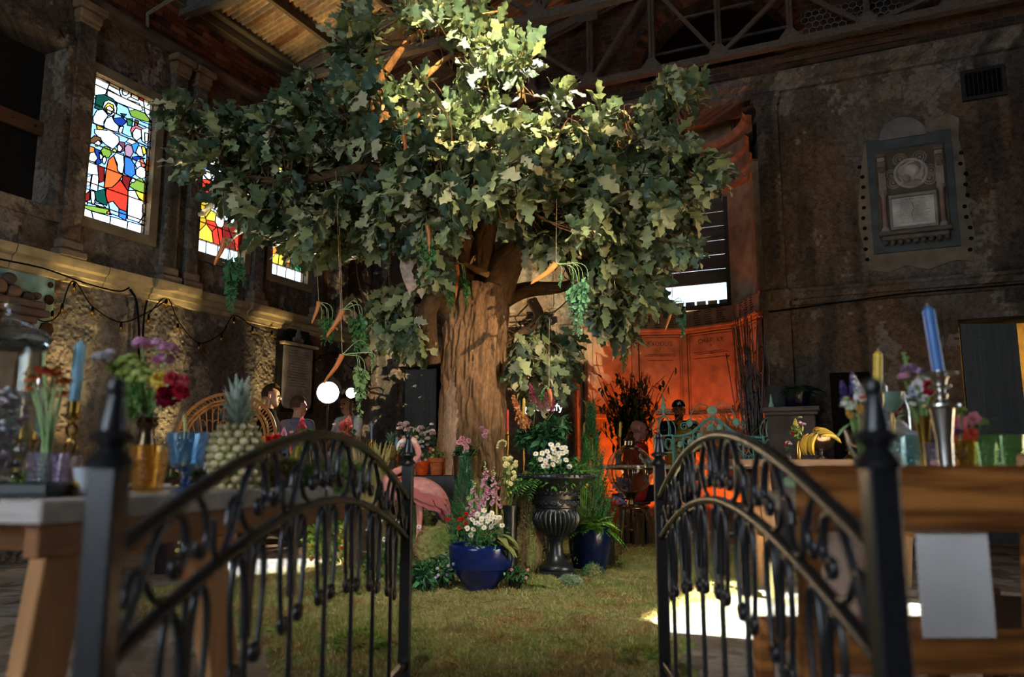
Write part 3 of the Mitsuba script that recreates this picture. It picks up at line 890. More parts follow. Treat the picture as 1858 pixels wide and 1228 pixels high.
for x in (cx0 + 0.02, cx1 - 0.01):
    part(k, 'leg', W3(bar((x, cy + 0.43, 0), (x, cy + 0.42, 0.43), 0.042, 0.044, (0, 1, 0), 0.006)), 'varnished_wood')
    part(k, 'stretcher', W3(bar((x, cy + 0.05, 0.18), (x, cy + 0.42, 0.18), 0.02, 0.03)), 'varnished_wood')
part(k, 'stretcher', W3(bar((cx0, cy + 0.044, 0.30), (cx1, cy + 0.044, 0.30), 0.022, 0.04)), 'varnished_wood')
single('paper_sheet', W3(box((0.842, cy - 0.022, 0.500), (0.99, cy - 0.0145, 0.722))), 'satin', 'plain white paper sheet tucked between the rails of the varnished chair', 'paper', 'e8e6e4', smooth=False)
k = thing('wooden_crate', 'dark slatted wooden crate under the table behind the varnished chair', 'crate')
for i in range(4):
    part(k, 'slat', box((0.22, 2.75, 0.02 + i * 0.12), (0.62, 2.77, 0.12 + i * 0.12), 0.003), 'wood_x', '4a3626')
for x in (0.24, 0.6):
    for y in (2.79, 3.1):
        part(k, 'corner_post', box((x - 0.02, y - 0.02, 0), (x + 0.02, y + 0.02, 0.5)), 'wood_z', '5c4530')
part(k, 'base', box((0.22, 2.77, 0.0), (0.62, 3.12, 0.02)), 'wood_x', '4a3626')
# ================================================================== the oak in the middle
rng = np.random.default_rng(77)


def fb(p, o=3, s=0):
    return meshkit.fbm(np.asarray(p, float), o, s)


oak = thing('oak_tree', 'big oak with cream-lit and dark green leaves in the middle of the hall', 'tree')
TD = 7.2
trunk_c = [foot(857, TD, z) for z in (-0.05, 0.3, 0.8, 1.2, 1.6, 2.0, 2.25, 2.45)]
trunk_r = np.array([0.40, 0.345, 0.315, 0.305, 0.295, 0.30, 0.315, 0.29])
for p, dx in zip(trunk_c, (0, -.005, -.01, 0, .01, .02, .03, .05)):
    p[:2] += cam(dx, 0)[:2]


def bark_tube(pts, rad, nseg, nrng, amp, seed, kz=2.2, ka=7.0):
    p = spline(pts, nrng)
    r = np.interp(np.linspace(0, 1, nrng), np.linspace(0, 1, len(rad)), rad)
    v, f = tube(p, r, nseg, cap=True)
    m = nrng * nseg
    w = np.tile(np.arange(nseg) * 2 * PI / nseg, nrng)
    ln = np.repeat(np.concatenate([[0], np.cumsum(np.linalg.norm(np.diff(p, axis=0), axis=1))]), nseg)
    rr = np.repeat(r, nseg)
    warp = fb(np.stack([np.cos(w) * 2, np.sin(w) * 2, ln * 3], 1), 3, seed)
    q = np.stack([np.cos(w) * ka * rr / 0.3 + warp * 1.6, np.sin(w) * ka * rr / 0.3 + warp, ln * kz], 1)
    n1 = fb(q, 2, seed + 3)
    ridge = 1 - np.clip(np.abs(n1 - 0.5) * 7.0, 0, 1)        # deep furrows where the noise crosses one half
    n2 = fb(q * [2.6, 2.6, 3.2], 3, seed + 9)
    d = -amp * ridge ** 1.4 + amp * 0.55 * (n2 - 0.5)
    c = np.repeat(p, nseg, 0)
    dirn = (v[:m] - c) / (np.linalg.norm(v[:m] - c, axis=1, keepdims=True) + 1e-9)
    return v, f, dirn, d, w, ln, m


v, f, dirn, d, w, ln, m = bark_tube(trunk_c, trunk_r, 150, 190, 0.044, 4)
# the bare patch, low on the viewer's left, where the bark has come off
view = cam(0, -1)[:2]
side = cam(1, 0)[:2]
xv, zv = (v[:m, :2] - foot(857, TD, 1)[:2]) @ side, v[:m, 2]
front = dirn[:, :2] @ view
edge = 0.02 * (fb(np.stack([xv * 30, zv * 22, zv * 0], 1), 3, 1) - 0.5)
pm = (front > 0) & (np.abs(xv + 0.205 - 0.03 * (zv - 1.1)) + edge < np.interp(zv, [0.7, 1.05, 1.3, 1.48, 1.72], [0.045, 0.075, 0.075, 0.05, 0.0])) & (zv > 0.55) & (zv < 1.72)
d = np.where(pm, -0.028 + 0.10 * (d + 0.01), d)
v[:m] += dirn * d[:, None]
fp = pm[np.minimum(f, m - 1)].all(1)
part(oak, 'trunk', (v, f[~fp]), 'bark', '8a6a4c', smooth=True)
part(oak, 'bare_patch', (v, f[fp]), 'bark', 'c8a382', smooth=True, label='pale bare wood where the bark is gone')

LIMBS = {
    'right': ([(890, 540, 7.2, .20), (912, 490, 7.15, .165), (940, 452, 7.05, .125), (985, 408, 6.85, .10), (1060, 352, 6.6, .07), (1160, 300, 6.5, .045), (1240, 245, 6.5, .025)], 0.016),
    'middle': ([(845, 545, 7.25, .17), (842, 480, 7.2, .12), (845, 410, 7.1, .095), (862, 310, 6.95, .08), (868, 200, 6.8, .06), (852, 110, 6.7, .04), (800, 40, 6.7, .02)], 0.014),
    'fork': ([(872, 500, 7.15, .13), (880, 430, 7.1, .10), (905, 340, 6.9, .08), (945, 230, 6.8, .05), (940, 110, 6.8, .025)], 0.012),
    'left': ([(830, 560, 7.2, .15), (795, 505, 7.1, .11), (765, 430, 6.9, .09), (722, 345, 6.6, .075), (660, 307, 6.4, .055), (560, 325, 6.35, .04), (440, 318, 6.3, .028), (350, 240, 6.3, .014)], 0.012),
    'arch': ([(835, 585, 7.1, .11), (800, 545, 7.05, .095), (778, 560, 7.0, .085), (780, 610, 7.0, .07), (790, 660, 7.05, .05)], 0.010),
    'bough': ([(890, 560, 7.4, .10), (945, 528, 7.5, .08), (1010, 522, 7.6, .06), (1085, 508, 7.6, .045), (1150, 470, 7.5, .03)], 0.010),
    'prop': ([(965, 545, 7.5, .055), (978, 580, 7.45, .05), (940, 610, 7.4, .05), (905, 640, 7.3, .055)], 0.008),
    'spur': ([(985, 578, 7.5, .035), (1000, 610, 7.5, .03), (1012, 640, 7.5, .018)], 0.006),
    'lowleft': ([(800, 540, 7.15, .05), (755, 545, 7.2, .035), (715, 555, 7.3, .022), (665, 560, 7.3, .012)], 0.006),
    'lowright': ([(910, 660, 7.35, .03), (930, 690, 7.5, .025), (980, 680, 7.6, .02), (1030, 700, 7.6, .012)], 0.005),
    'lop': ([(640, 110, 6.5, .03), (672, 190, 6.5, .042), (705, 212, 6.5, .05), (745, 212, 6.5, .052), (765, 190, 6.5, .045)], 0.008),
    'hoop': ([(700, 130, 6.6, .035), (745, 70, 6.6, .03), (800, 40, 6.6, .024), (850, 32, 6.6, .018), (905, 20, 6.6, .010)], 0.005),
    'hoop2': ([(765, 145, 6.7, .03), (805, 110, 6.7, .026), (850, 80, 6.7, .02), (862, 45, 6.7, .012)], 0.005),
    'topleft': ([(722, 345, 6.6, .05), (690, 250, 6.5, .045), (690, 130, 6.45, .03), (650, 60, 6.4, .018)], 0.008),
    'leftup': ([(660, 307, 6.4, .045), (610, 230, 6.5, .035), (560, 150, 6.6, .02)], 0.006),
    'leftdown': ([(722, 345, 6.7, .04), (640, 400, 6.6, .03), (540, 420, 6.5, .018)], 0.006),
    'rightdown': ([(985, 408, 6.8, .05), (1090, 430, 6.8, .035), (1160, 510, 6.9, .02), (1150, 590, 7.0, .012)], 0.006),
    'rightlow': ([(1060, 352, 6.6, .04), (1180, 380, 6.5, .028), (1270, 420, 6.5, .014)], 0.006),
    'rightup': ([(1160, 300, 6.5, .035), (1215, 290, 6.5, .025), (1300, 330, 6.5, .012)], 0.006),
    'fore': ([(862, 310, 6.95, .05), (840, 330, 6.4, .04), (800, 380, 6.0, .025)], 0.006),
    'fore2': ([(905, 340, 6.9, .045), (930, 350, 6.3, .035), (960, 380, 5.9, .02)], 0.006),
}
skel = []
for nm, (pp, amp) in LIMBS.items():
    pts = [at(a, b, c) for a, b, c, _ in pp]
    rad = [x[3] for x in pp]
    big = rad[0] > 0.09
    v, f, dirn, d, w, ln, m = bark_tube(pts, rad, 56 if big else 18, 70 if big else 34, amp, len(nm) + 3)
    v[:m] += dirn * d[:, None]
    skel.append(spline(pts, 26))
    bright = nm in ('hoop', 'hoop2', 'lop', 'topleft')
    part(oak, 'branch', (v, f), 'bark', '9c7048' if bright else '6b5038', smooth=True)
# the worn pale side of the right limb, a cut stub
pl = [at(a, b, c) for a, b, c in ((925, 500, 6.99), (948, 468, 6.95), (975, 440, 6.87))]
skel = np.vstack(skel)
part(oak, 'stub', tube([at(842, 478, 6.95), at(866, 490, 6.9), at(885, 498, 6.86)], [0.014, 0.028, 0.03], 12), 'wood_z', 'd59a62', label='short pale cut stub')


# ------------------------------------------------------------------ leaves
def oak_leaf(L, W, fold, curl, lob, r):
    n = 23
    t = np.linspace(0, 1, n)
    env = np.sin(np.clip(t, 0, 1) ** 0.72 * PI) ** 0.8 * (0.55 + 0.6 * t)
    lobe = 1 - lob * (0.5 + 0.5 * np.cos((t * 4.0 + 0.22) * 2 * PI))
    wl = W * 0.5 * env * lobe * (1 + 0.05 * r.standard_normal(n))
    wr = W * 0.5 * env * lobe * (1 + 0.05 * r.standard_normal(n))
    wl[0] = wr[0] = 0.003
    wl[-1] = wr[-1] = 0.001
    y = t * L
    z = -curl * L * t ** 2
    fwd = 0.055 * L * (lobe - 0.6)
    wave = 0.035 * L * np.sin(t * 14 + r.random() * 6)
    v = np.vstack([np.stack([-wl, y + fwd, z + fold * wl + wave * (wl > .004)], 1), np.stack([0 * y, y, z], 1), np.stack([wr, y + fwd, z + fold * wr - wave * (wr > .004)], 1)])
    j = np.arange(n - 1)
    f = np.vstack([np.stack([j, j + n, j + n + 1], 1), np.stack([j, j + n + 1, j + 1], 1), np.stack([j + n, j + 2 * n, j + 2 * n + 1], 1), np.stack([j + n, j + 2 * n + 1, j + n + 1], 1)])
    return v, f[:, ::-1]


# foliage: (px, py, rx, ry, depth, twigs)
FOL = [(318, 205, 26, 28, 6.3, 6), (345, 285, 24, 24, 6.2, 5), (385, 245, 50, 40, 6.3, 12), (440, 255, 60, 55, 6.3, 18), (430, 340, 60, 50, 6.3, 16), (510, 215, 55, 45, 6.4, 15), (520, 300, 75, 60, 6.4, 22),
       (485, 400, 65, 45, 6.3, 18), (570, 390, 75, 60, 6.4, 22), (565, 445, 50, 26, 6.6, 8), (600, 300, 70, 60, 6.5, 18), (590, 160, 50, 50, 6.7, 14), (640, 55, 36, 52, 6.4, 13), (655, 130, 40, 45, 6.4, 11), (650, 235, 55, 45, 6.3, 14),
       (660, 380, 60, 50, 6.4, 14), (780, 20, 60, 22, 6.6, 11), (870, 40, 50, 40, 6.6, 12), (925, 95, 45, 55, 6.7, 15), (880, 130, 45, 40, 6.7, 10), (735, 165, 40, 40, 6.4, 8), (720, 260, 60, 50, 6.1, 15), (800, 260, 70, 60, 6.2, 18),
       (890, 250, 80, 65, 6.3, 24), (850, 330, 90, 45, 5.9, 22), (930, 320, 80, 55, 5.9, 20), (760, 340, 60, 45, 6.0, 14), (980, 250, 55, 55, 6.4, 14), (1015, 170, 22, 18, 6.6, 4), (1090, 225, 36, 45, 6.4, 11), (1060, 290, 60, 40, 6.3, 16),
       (1130, 310, 70, 55, 6.4, 20), (1190, 225, 32, 40, 6.5, 10), (1245, 165, 34, 34, 6.5, 11), (1215, 270, 50, 50, 6.4, 13), (1290, 330, 26, 40, 6.4, 9), (1240, 330, 45, 40, 6.4, 10), (1150, 385, 70, 40, 6.4, 18), (1060, 385, 70, 45, 6.2, 18),
       (1225, 395, 45, 30, 6.4, 10), (1262, 440, 22, 22, 6.4, 4), (1090, 455, 70, 40, 6.6, 18), (1165, 455, 45, 40, 6.7, 10), (1165, 530, 40, 45, 6.9, 13), (1095, 530, 45, 40, 6.9, 12), (1120, 590, 50, 28, 7.0, 9), (960, 400, 50, 30, 6.5, 9),
       (800, 410, 36, 34, 6.3, 8), (755, 440, 28, 34, 6.3, 6), (790, 500, 24, 36, 6.3, 6), (700, 545, 36, 36, 7.2, 9), (735, 605, 34, 40, 7.3, 12), (680, 600, 24, 24, 7.4, 5), (975, 610, 26, 30, 7.6, 6), (955, 655, 36, 32, 7.6, 9), (1015, 640, 34, 44, 7.6, 11),
       (985, 700, 40, 28, 7.6, 8), (640, 440, 50, 30, 6.8, 9), (850, 200, 60, 40, 6.6, 12), (700, 420, 40, 30, 6.6, 7), (1010, 440, 40, 34, 6.6, 9)]
fronts = ['47593f', '566647', '66744f', '566850', '465c4b', '727e58', '4d6246', '3b5241']
backs = ['8f9a6c', 'a3a97c', 'b0b288', '80906c', 'bab690']
fronts_p, backs_p = [pack(c) for c in fronts], [pack(c) for c in backs]
leaves, twig_pts, tips = [], [], []
tc = at(860, 330, 7.0)
for (px, py, rx_, ry_, dd, nt) in FOL:
    for _ in range(nt):
        a, q = rng.uniform(0, 2 * PI), math.sqrt(rng.random())
        dj = dd + rng.normal(0, 0.28)
        tip = at(px + rx_ * q * math.cos(a), py + ry_ * q * math.sin(a), dj)
        out = tip - tc
        out = out / (np.linalg.norm(out) + 1e-6)
        dirv = out * 0.8 + rng.normal(0, 0.55, 3) + cam(0, -0.35) + [0, 0, -0.05]
        dirv /= np.linalg.norm(dirv)
        Lt = rng.uniform(0.16, 0.30)
        base = tip - dirv * Lt
        near = skel[np.argmin(((skel - base) ** 2).sum(1))]
        mid = (near + base) / 2 + rng.normal(0, 0.05, 3) + [0, 0, -0.04]
        twig_pts.append(spline([near, mid, base, tip], 10))
        tips.append(tip)
        nl = rng.integers(7, 11)
        for i in range(nl):
            s = 0.25 + 0.75 * (i + 0.5) / nl
            o = base + dirv * Lt * s
            ang = i * 2.4 + rng.uniform(-.4, .4)
            fr = frame(dirv)
            sp = math.radians(rng.uniform(35, 70)) * (1 - 0.5 * (s > .9))
            ld = math.cos(sp) * dirv + math.sin(sp) * (math.cos(ang) * fr[:, 0] + math.sin(ang) * fr[:, 2]) + np.array([0, 0, -0.22])
            Ll = rng.uniform(0.14, 0.245)
            lf = oak_leaf(Ll, Ll * rng.uniform(0.58, 0.76), rng.uniform(-0.1, 0.45), rng.uniform(-0.05, 0.35), rng.uniform(0.36, 0.52), rng)
            lv = place(lf, frame(ld, rng.uniform(-1.2, 1.2), (0, 0, 1)), o)
            leaves.append((lv[0], lv[1], fronts_p[rng.integers(8)], backs_p[rng.integers(5)], dj - Ll * 2))
# the nearest and largest leaves are parts of their own
C0 = np.array([0, 0, EYE])
siz = []
for lf in leaves:
    ctr = lf[0].mean(0) - C0
    tri = np.cross(lf[0][lf[1][:, 1]] - lf[0][lf[1][:, 0]], lf[0][lf[1][:, 2]] - lf[0][lf[1][:, 0]]).sum(0) / 2
    siz.append(abs(tri @ ctr) / np.linalg.norm(ctr) ** 3 * (1 if lf[4] < 6.15 else 0.6))
order = np.argsort(siz)[::-1]
for i in order[:296]:
    lf = leaves[i]
    part(oak, 'leaf', (lf[0], lf[1]), 'leaf', lf[2], lf[3], smooth=True)
part(oak, 'foliage', [leaves[i][:4] for i in order[296:]], 'leaf', smooth=True, kind='stuff')
part(oak, 'twigs', [tube(p, np.linspace(0.0085, 0.003, len(p)), 4, cap=False) for p in twig_pts], 'bark', '6d5640', smooth=True, kind='stuff')
for i in range(42):
    t = tips[rng.integers(len(tips))] + rng.normal(0, 0.02, 3)
    part(oak, 'acorn', [ball(t + rng.normal(0, 0.012, 3), (0.010, 0.010, 0.014), 1) for _ in range(1)], 'satin', ['c8a458', 'a98b48'][i % 2])


# ------------------------------------------------------------------ carrots hung on strings
def feather(p, d, L, r, col, dens=1.0, wid=0.5):
    """a feathery frond hanging along d from p"""
    out = []
    n = int(26 * dens)
    d = np.asarray(d, float) / np.linalg.norm(d)
    fr = frame(d + r.normal(0, .02, 3))
    for i in range(n):
        s = i / n
        a = r.uniform(0, 2 * PI)
        w = wid * L * 0.30 * (1 - 0.75 * s) * r.uniform(0.6, 1.1)
        q = p + d * L * s
        t = q + (math.cos(a) * fr[:, 0] + math.sin(a) * fr[:, 2]) * w + d * w * 1.3
        m = (q + t) / 2
        b = np.cross(t - q, r.normal(0, 1, 3))
        b = b / (np.linalg.norm(b) + 1e-9) * w * 0.24
        v = np.array([q, m + b, t, m - b, m + b * 1.9 + (t - q) * .25, m - b * 1.9 + (t - q) * .2])
        out.append((v, np.array([[0, 1, 2], [0, 2, 3], [1, 4, 2], [3, 2, 5]]), col))
    return out


def carrot(lab, top, tip, d, ytop, fronds, r0=0.024, gcol='4f7a4a'):
    k = thing('hanging_carrot', lab, 'carrot', 'carrots hung in the oak')
    A, B = at(*top, d), at(*tip, d)
    L = np.linalg.norm(B - A)
    ax = (B - A) / L
    t = np.array([0.0, 0.03, 0.12, 0.35, 0.6, 0.82, 0.95, 1.0])
    rr = r0 * np.array([0.35, 0.8, 1.0, 0.9, 0.66, 0.38, 0.14, 0.05])
    bend = np.cross(ax, cam(0, 1))
    pts = [A + ax * L * q + bend * 0.03 * L * math.sin(q * 5) for q in t]
    vv, ff = tube(spline(pts, 26), np.interp(np.linspace(0, 1, 26), t, rr), 14)
    vv += (meshkit.noise(vv * 160)[:, None] - 0.5) * 0.002
    part(k, 'root', (vv, ff), 'satin', ['d8843e', 'd47c38', 'e0904a'][rng.integers(3)], smooth=True)
    S = at(top[0] + (top[0] - 940) * (top[1] - ytop) * 0.00011, ytop, d + 0.02)
    part(k, 'string', tube([A, (A + S) / 2, S], 0.0028, 5), 'matte', 'b59a78')
    g = []
    for (dx, dy, ex, ey) in fronds:
        E, K = at(top[0] + ex, top[1] + ey, d + rng.uniform(-.06, .06)), at(top[0] + dx, top[1] + dy, d + rng.uniform(-.04, .04))
        p = spline([A, K, E], 14)
        g.append((*tube(p[:10], np.linspace(0.0042, 0.0022, 10), 5, cap=False), '8fae72'))
        g += [x for x in feather(K + (E - K) * 0.25, E - K, np.linalg.norm(E - K) * 0.85, rng, gcol, 1.5, 0.65)]
        g += [x for x in feather(K + (E - K) * 0.45, E - K + rng.normal(0, .02, 3), np.linalg.norm(E - K) * 0.7, rng, gcol, 1.2, 0.5)]
    part(k, 'greens', [(*x, ) for x in g], 'leaf', smooth=False)
    return k


carrot('carrot hung farthest to the tree\'s window side, before the second stained glass window', (408, 432), (390, 482), 6.2, 300, [(10, 20, 10, 122), (22, 14, 34, 80), (14, 10, 20, 100), (6, 24, 2, 70)], gcol='3f6a48')
carrot('small carrot hung over the bright floodlight, topmost of four there', (578, 547), (567, 588), 6.6, 452, [(14, 14, 18, 66), (24, 12, 22, 70), (6, 20, 2, 55), (18, 20, 12, 74)], 0.019)
carrot('carrot hung just over the floodlight with greens towards the trunk', (621, 562), (594, 613), 6.2, 410, [(26, -14, 40, 60), (34, -6, 34, 66), (16, 2, 12, 34), (20, -8, 26, 70)], 0.025)
carrot('lowest carrot, its tip touching the glare of the floodlight', (621, 643), (589, 697), 6.0, 310, [(34, -26, 58, 8), (56, -2, 54, 30), (30, 6, 32, 102), (38, 10, 40, 74), (26, 4, 28, 60)], 0.022, '7d9a66')
carrot('carrot hung high among the cream-lit leaves', (732, 244), (737, 296), 5.75, 190, [(-14, 10, -18, 66), (-8, 14, -10, 70), (-16, 16, -24, 50)], 0.020)
carrot('carrot hung beside the pale wing-shaped bark', (774, 404), (782, 463), 5.9, 345, [(8, 14, 4, 90), (-8, 10, -8, 70)], 0.021)
carrot('carrot hung against the trunk below the fork', (828, 480), (829, 541), 6.55, 400, [(-12, 8, -10, 82), (10, 2, 18, 60), (14, 4, 20, 72), (-8, 16, -14, 70)], 0.022)
carrot('big slanting carrot hung in front of the right bough with long pale greens', (1009, 478), (964, 517), 5.7, 360, [(40, 10, 34, 112), (30, 12, 26, 92), (54, 6, 54, 78), (36, 16, 42, 122), (10, 8, 6, 40), (46, 10, 46, 100)], 0.024, '5d8a66')
carrot('short stubby carrot hung behind the slanting big one', (1023, 441), (1033, 462), 6.4, 390, [(12, 24, 16, 62), (16, 20, 22, 60)], 0.020)
carrot('carrot hung below the fork bough, greens trailing towards the orange recess', (1065, 424), (1054, 459), 6.3, 370, [(24, -6, 30, 60), (30, 0, 40, 50), (20, 2, 24, 74)], 0.021)
carrot('carrot hung in front of the boarded chancel window', (1219, 549), (1209, 600), 6.7, 470, [(16, -6, 18, 50), (14, 2, 20, 62), (22, 0, 24, 40)], 0.020, '44704e')
carrot('carrot hung before the inscription board with the bush', (1119, 615), (1112, 657), 7.0, 560, [(10, 6, 12, 56), (14, 8, 18, 40)], 0.021)
carrot('tiny carrot hung near the panelled door ajar', (708, 593), (703, 621), 7.3, 490, [(10, 6, 14, 58), (14, 8, 20, 44), (6, 10, 8, 50)], 0.017)
carrot('carrot hung among the pink plumes', (996, 706), (1002, 738), 6.25, 580, [(-6, -4, -16, 26), (-10, 0, -20, 30)], 0.018)

# the pale wing-shaped piece of bark
S4 = [(160, 260), (200, 225), (235, 222), (290, 270), (285, 330), (270, 420), (235, 470), (215, 520), (240, 570), (280, 600), (350, 640), (322, 690), (300, 750), (270, 700), (235, 680), (210, 690), (203, 722), (175, 660), (150, 600), (115, 480), (125, 400), (150, 350)]
pl = sg.Polygon([(700 + a / 4.645, 380 + b / 4.645) for a, b in S4]).buffer(0.4)
mv, mf = extrude(pl, 1.0)
th = mv[:, 2]
base = np.array([at(x, y, 6.45) for x, y in mv[:, :2]])
u = (mv[:, 0] - 725) / 40
vv = base + np.outer(0.010 * th + 0.07 * (u - 0.5) ** 2 + 0.012 * np.sin(u * 17), cam(0, 1))
single('bark_wing', [(vv, mf), tube([at(738, 432, 6.43), at(741, 400, 6.45), at(742, 380, 6.5)], 0.003, 5)], 'matte', 'pale bleached wing-shaped piece of bark hanging by the trunk', 'bark piece', 'd9bfa2', smooth=30)
# ================================================================== plant kit
rng = np.random.default_rng(2024)


def blade(L, W, curl=0.3, fold=0.2, n=4):
    t = np.linspace(0, 1, n + 1)
    w = W * 0.5 * np.sin(np.clip(t, 0.04, 0.985) * PI) ** 0.8
    y = L * t * (1 - 0.15 * curl * t)
    z = -curl * L * t ** 2
    v = np.vstack([np.stack([-w, y, z + fold * w], 1), np.stack([0 * w, y, z], 1), np.stack([w, y, z + fold * w], 1)])
    m = n + 1
    j = np.arange(n)
    f = np.vstack([np.stack([j, j + m + 1, j + m], 1), np.stack([j, j + 1, j + m + 1], 1), np.stack([j + m, j + 2 * m + 1, j + 2 * m], 1), np.stack([j + m, j + m + 1, j + 2 * m + 1], 1)])
    return v, f


def rdir(r, up=0.3):
    d = r.normal(0, 1, 3)
    d[2] = abs(d[2]) * 0.7 + up
    return d / np.linalg.norm(d)


def bush(c, rad, n, L, cols, r, W=0.42, up=0.1, curl=(0.1, 0.6), seg=3):
    """leaves over an ellipsoid round c"""
    out = []
    pk = [pack(x) for x in cols]
    rad = np.asarray(rad, float)
    for _ in range(n):
        d = r.normal(0, 1, 3)
        d /= np.linalg.norm(d)
        p = np.asarray(c) + d * rad * r.uniform(0.25, 1.0) ** 0.6
        q = d * 0.8 + r.normal(0, 0.45, 3) + [0, 0, up]
        l = L * r.uniform(0.6, 1.25)
        k = pk[r.integers(len(pk))]
        v, f = place(blade(l, l * W, r.uniform(*curl), 0.25, seg), frame(q, r.uniform(-.8, .8)), p - q / np.linalg.norm(q) * l * 0.5)
        out.append((v, f, k, k))
    return out


def stems(c, heads, col='4d6a38', r=0.0028, rn=None):
    out = []
    for h in heads:
        h = np.asarray(h, float)
        b = np.asarray(c, float) + (h - c) * [0.18, 0.18, 0]
        m = (b + h) / 2 + (h - c) * [0.15, 0.15, 0.1]
        out.append((*tube(spline([b, m, h], 7), np.linspace(r, r * 0.7, 7), 5, cap=False), col))
    return out


def ring(c, nrm, r0, r1, n, lift, w, r, jag=0.12, cup=0.0):
    """petals round c"""
    M = frame(nrm)            # y is the normal
    vs, fs = [], []
    for i in range(n):
        a = 2 * PI * i / n + r.uniform(-.1, .1)
        rr = r1 * (1 + r.uniform(-jag, jag))
        e = M[:, 0] * math.cos(a) + M[:, 2] * math.sin(a)
        s = -M[:, 0] * math.sin(a) + M[:, 2] * math.cos(a)
        u = M[:, 1]
        hw = w * r1
        vs += [c + e * r0 - s * hw * .35, c + e * r0 + s * hw * .35, c + e * rr * .65 + u * lift * .8 - s * hw + u * cup * hw, c + e * rr * .65 + u * lift * .8 + s * hw + u * cup * hw,
               c + e * rr + u * lift - s * hw * .45, c + e * rr + u * lift + s * hw * .45]
        k = 6 * i
        fs += [[k, k + 1, k + 3], [k, k + 3, k + 2], [k + 2, k + 3, k + 5], [k + 2, k + 5, k + 4]]
    return np.array(vs), np.array(fs)


def disc(c, nrm, r, h):
    M = frame(nrm)
    v, f = ball((0, 0, 0), (r, h, r), 1)
    return v @ M.T + np.asarray(c), f


def daisy(k, c, nrm, r, white='f4f2ec', mid='e2b23a'):
    f = part(k, 'flower', ring(c, nrm, r * 0.15, r, 13, -0.05 * r, 0.2, rng), 'petal', white, smooth=False)
    part(f, 'eye', disc(np.asarray(c) + np.asarray(nrm) * r * 0.03, nrm, r * 0.33, r * 0.2), 'matte', mid)


def rosette(k, c, nrm, r, cols, nm='flower'):
    c, nrm = np.asarray(c, float), np.asarray(nrm, float) / np.linalg.norm(nrm)
    ps = []
    for j, (q, li, n) in enumerate(((1.0, 0.10, 9), (0.82, 0.42, 8), (0.6, 0.62, 7), (0.36, 0.74, 5))):
        v, f = ring(c + nrm * r * 0.1 * j, nrm, r * 0.08, r * q, n, r * li, 0.34, rng, 0.1, 0.3)
        ps.append((v, f, cols[j % len(cols)]))
    return part(k, nm, ps, 'petal', smooth=False)


def pompon(k, c, r, cols, n=60, nm='flower', sub=0.2):
    """an umbel or a pompon of small florets"""
    ps = []
    for i in range(n):
        d = rdir(rng, 0.1)
        p = np.asarray(c) + d * r * np.array([1, 1, 0.75]) * rng.uniform(.75, 1.0)
        v, f = ring(p, d, r * 0.02, r * sub, 5, 0.0, 0.42, rng)
        ps.append((v, f, cols[rng.integers(len(cols))]))
    return part(k, nm, ps, 'petal', smooth=False)


def plume(k, base, tip, R, cols, n=260, nm='plume'):
    base, tip = np.asarray(base, float), np.asarray(tip, float)
    ax = tip - base
    L = np.linalg.norm(ax)
    M = frame(ax)
    ps = [(*tube([base, tip], [0.003, 0.001], 4), cols[0])]
    for i in range(n):
        t = rng.random() ** 0.8
        a = rng.uniform(0, 2 * PI)
        out = R * (1 - t) ** 0.8 * rng.uniform(0.2, 1) + 0.002
        p = base + ax * t + (M[:, 0] * math.cos(a) + M[:, 2] * math.sin(a)) * out + M[:, 1] * out * 0.5
        s = L * 0.035 * rng.uniform(.6, 1.3)
        v = p + rng.normal(0, 1, (4, 3)) * s * 0.6
        ps.append((v, np.array([[0, 1, 2], [0, 2, 3], [0, 3, 1], [1, 3, 2]]), cols[rng.integers(len(cols))]))
    return part(k, nm, ps, 'matte', smooth=False)


def spike(k, base, tip, R, cols, n=22, nm='spike', stem='5a7440'):
    """snapdragon or lupin: florets along a stem"""
    base, tip = np.asarray(base, float), np.asarray(tip, float)
    ax = tip - base
    M = frame(ax)
    ps = [(*tube([base - ax * 0.4, base, tip], [0.003, 0.003, 0.0015], 5), stem)]
    for i in range(n):
        t = i / n
        a = i * 2.4
        out = R * (1 - 0.75 * t)
        d = M[:, 0] * math.cos(a) + M[:, 2] * math.sin(a)
        p = base + ax * t + d * out * .6
        v, f = ring(p, d + M[:, 1] * 0.4, out * .1, out * .75, 5, out * .25, 0.45, rng, 0.15, 0.2)
        ps.append((v, f, cols[rng.integers(len(cols))]))
    return part(k, nm, ps, 'petal', smooth=False)


def bell(k, c, d, r, L, col, inner):
    M = frame(d)
    prof = [(r * 0.25, 0), (r * 0.5, L * 0.15), (r * 0.62, L * 0.5), (r * 0.7, L * 0.8), (r * 1.0, L)]
    v, f = lathe(prof, 9)
    v = v[:, [0, 2, 1]] * [1, 1, -1]
    kk = part(k, 'bell', (v @ M.T + np.asarray(c), f), 'petal', col, smooth=True)
    q = lathe([(r * 0.3, L * 0.75), (r * 0.66, L * 0.84), (r * .97, L * 1.005)], 9)
    w = q[0][:, [0, 2, 1]] * [1, 1, -1]
    part(kk, 'throat', (w @ M.T + np.asarray(c), q[1]), 'petal', inner, smooth=True)


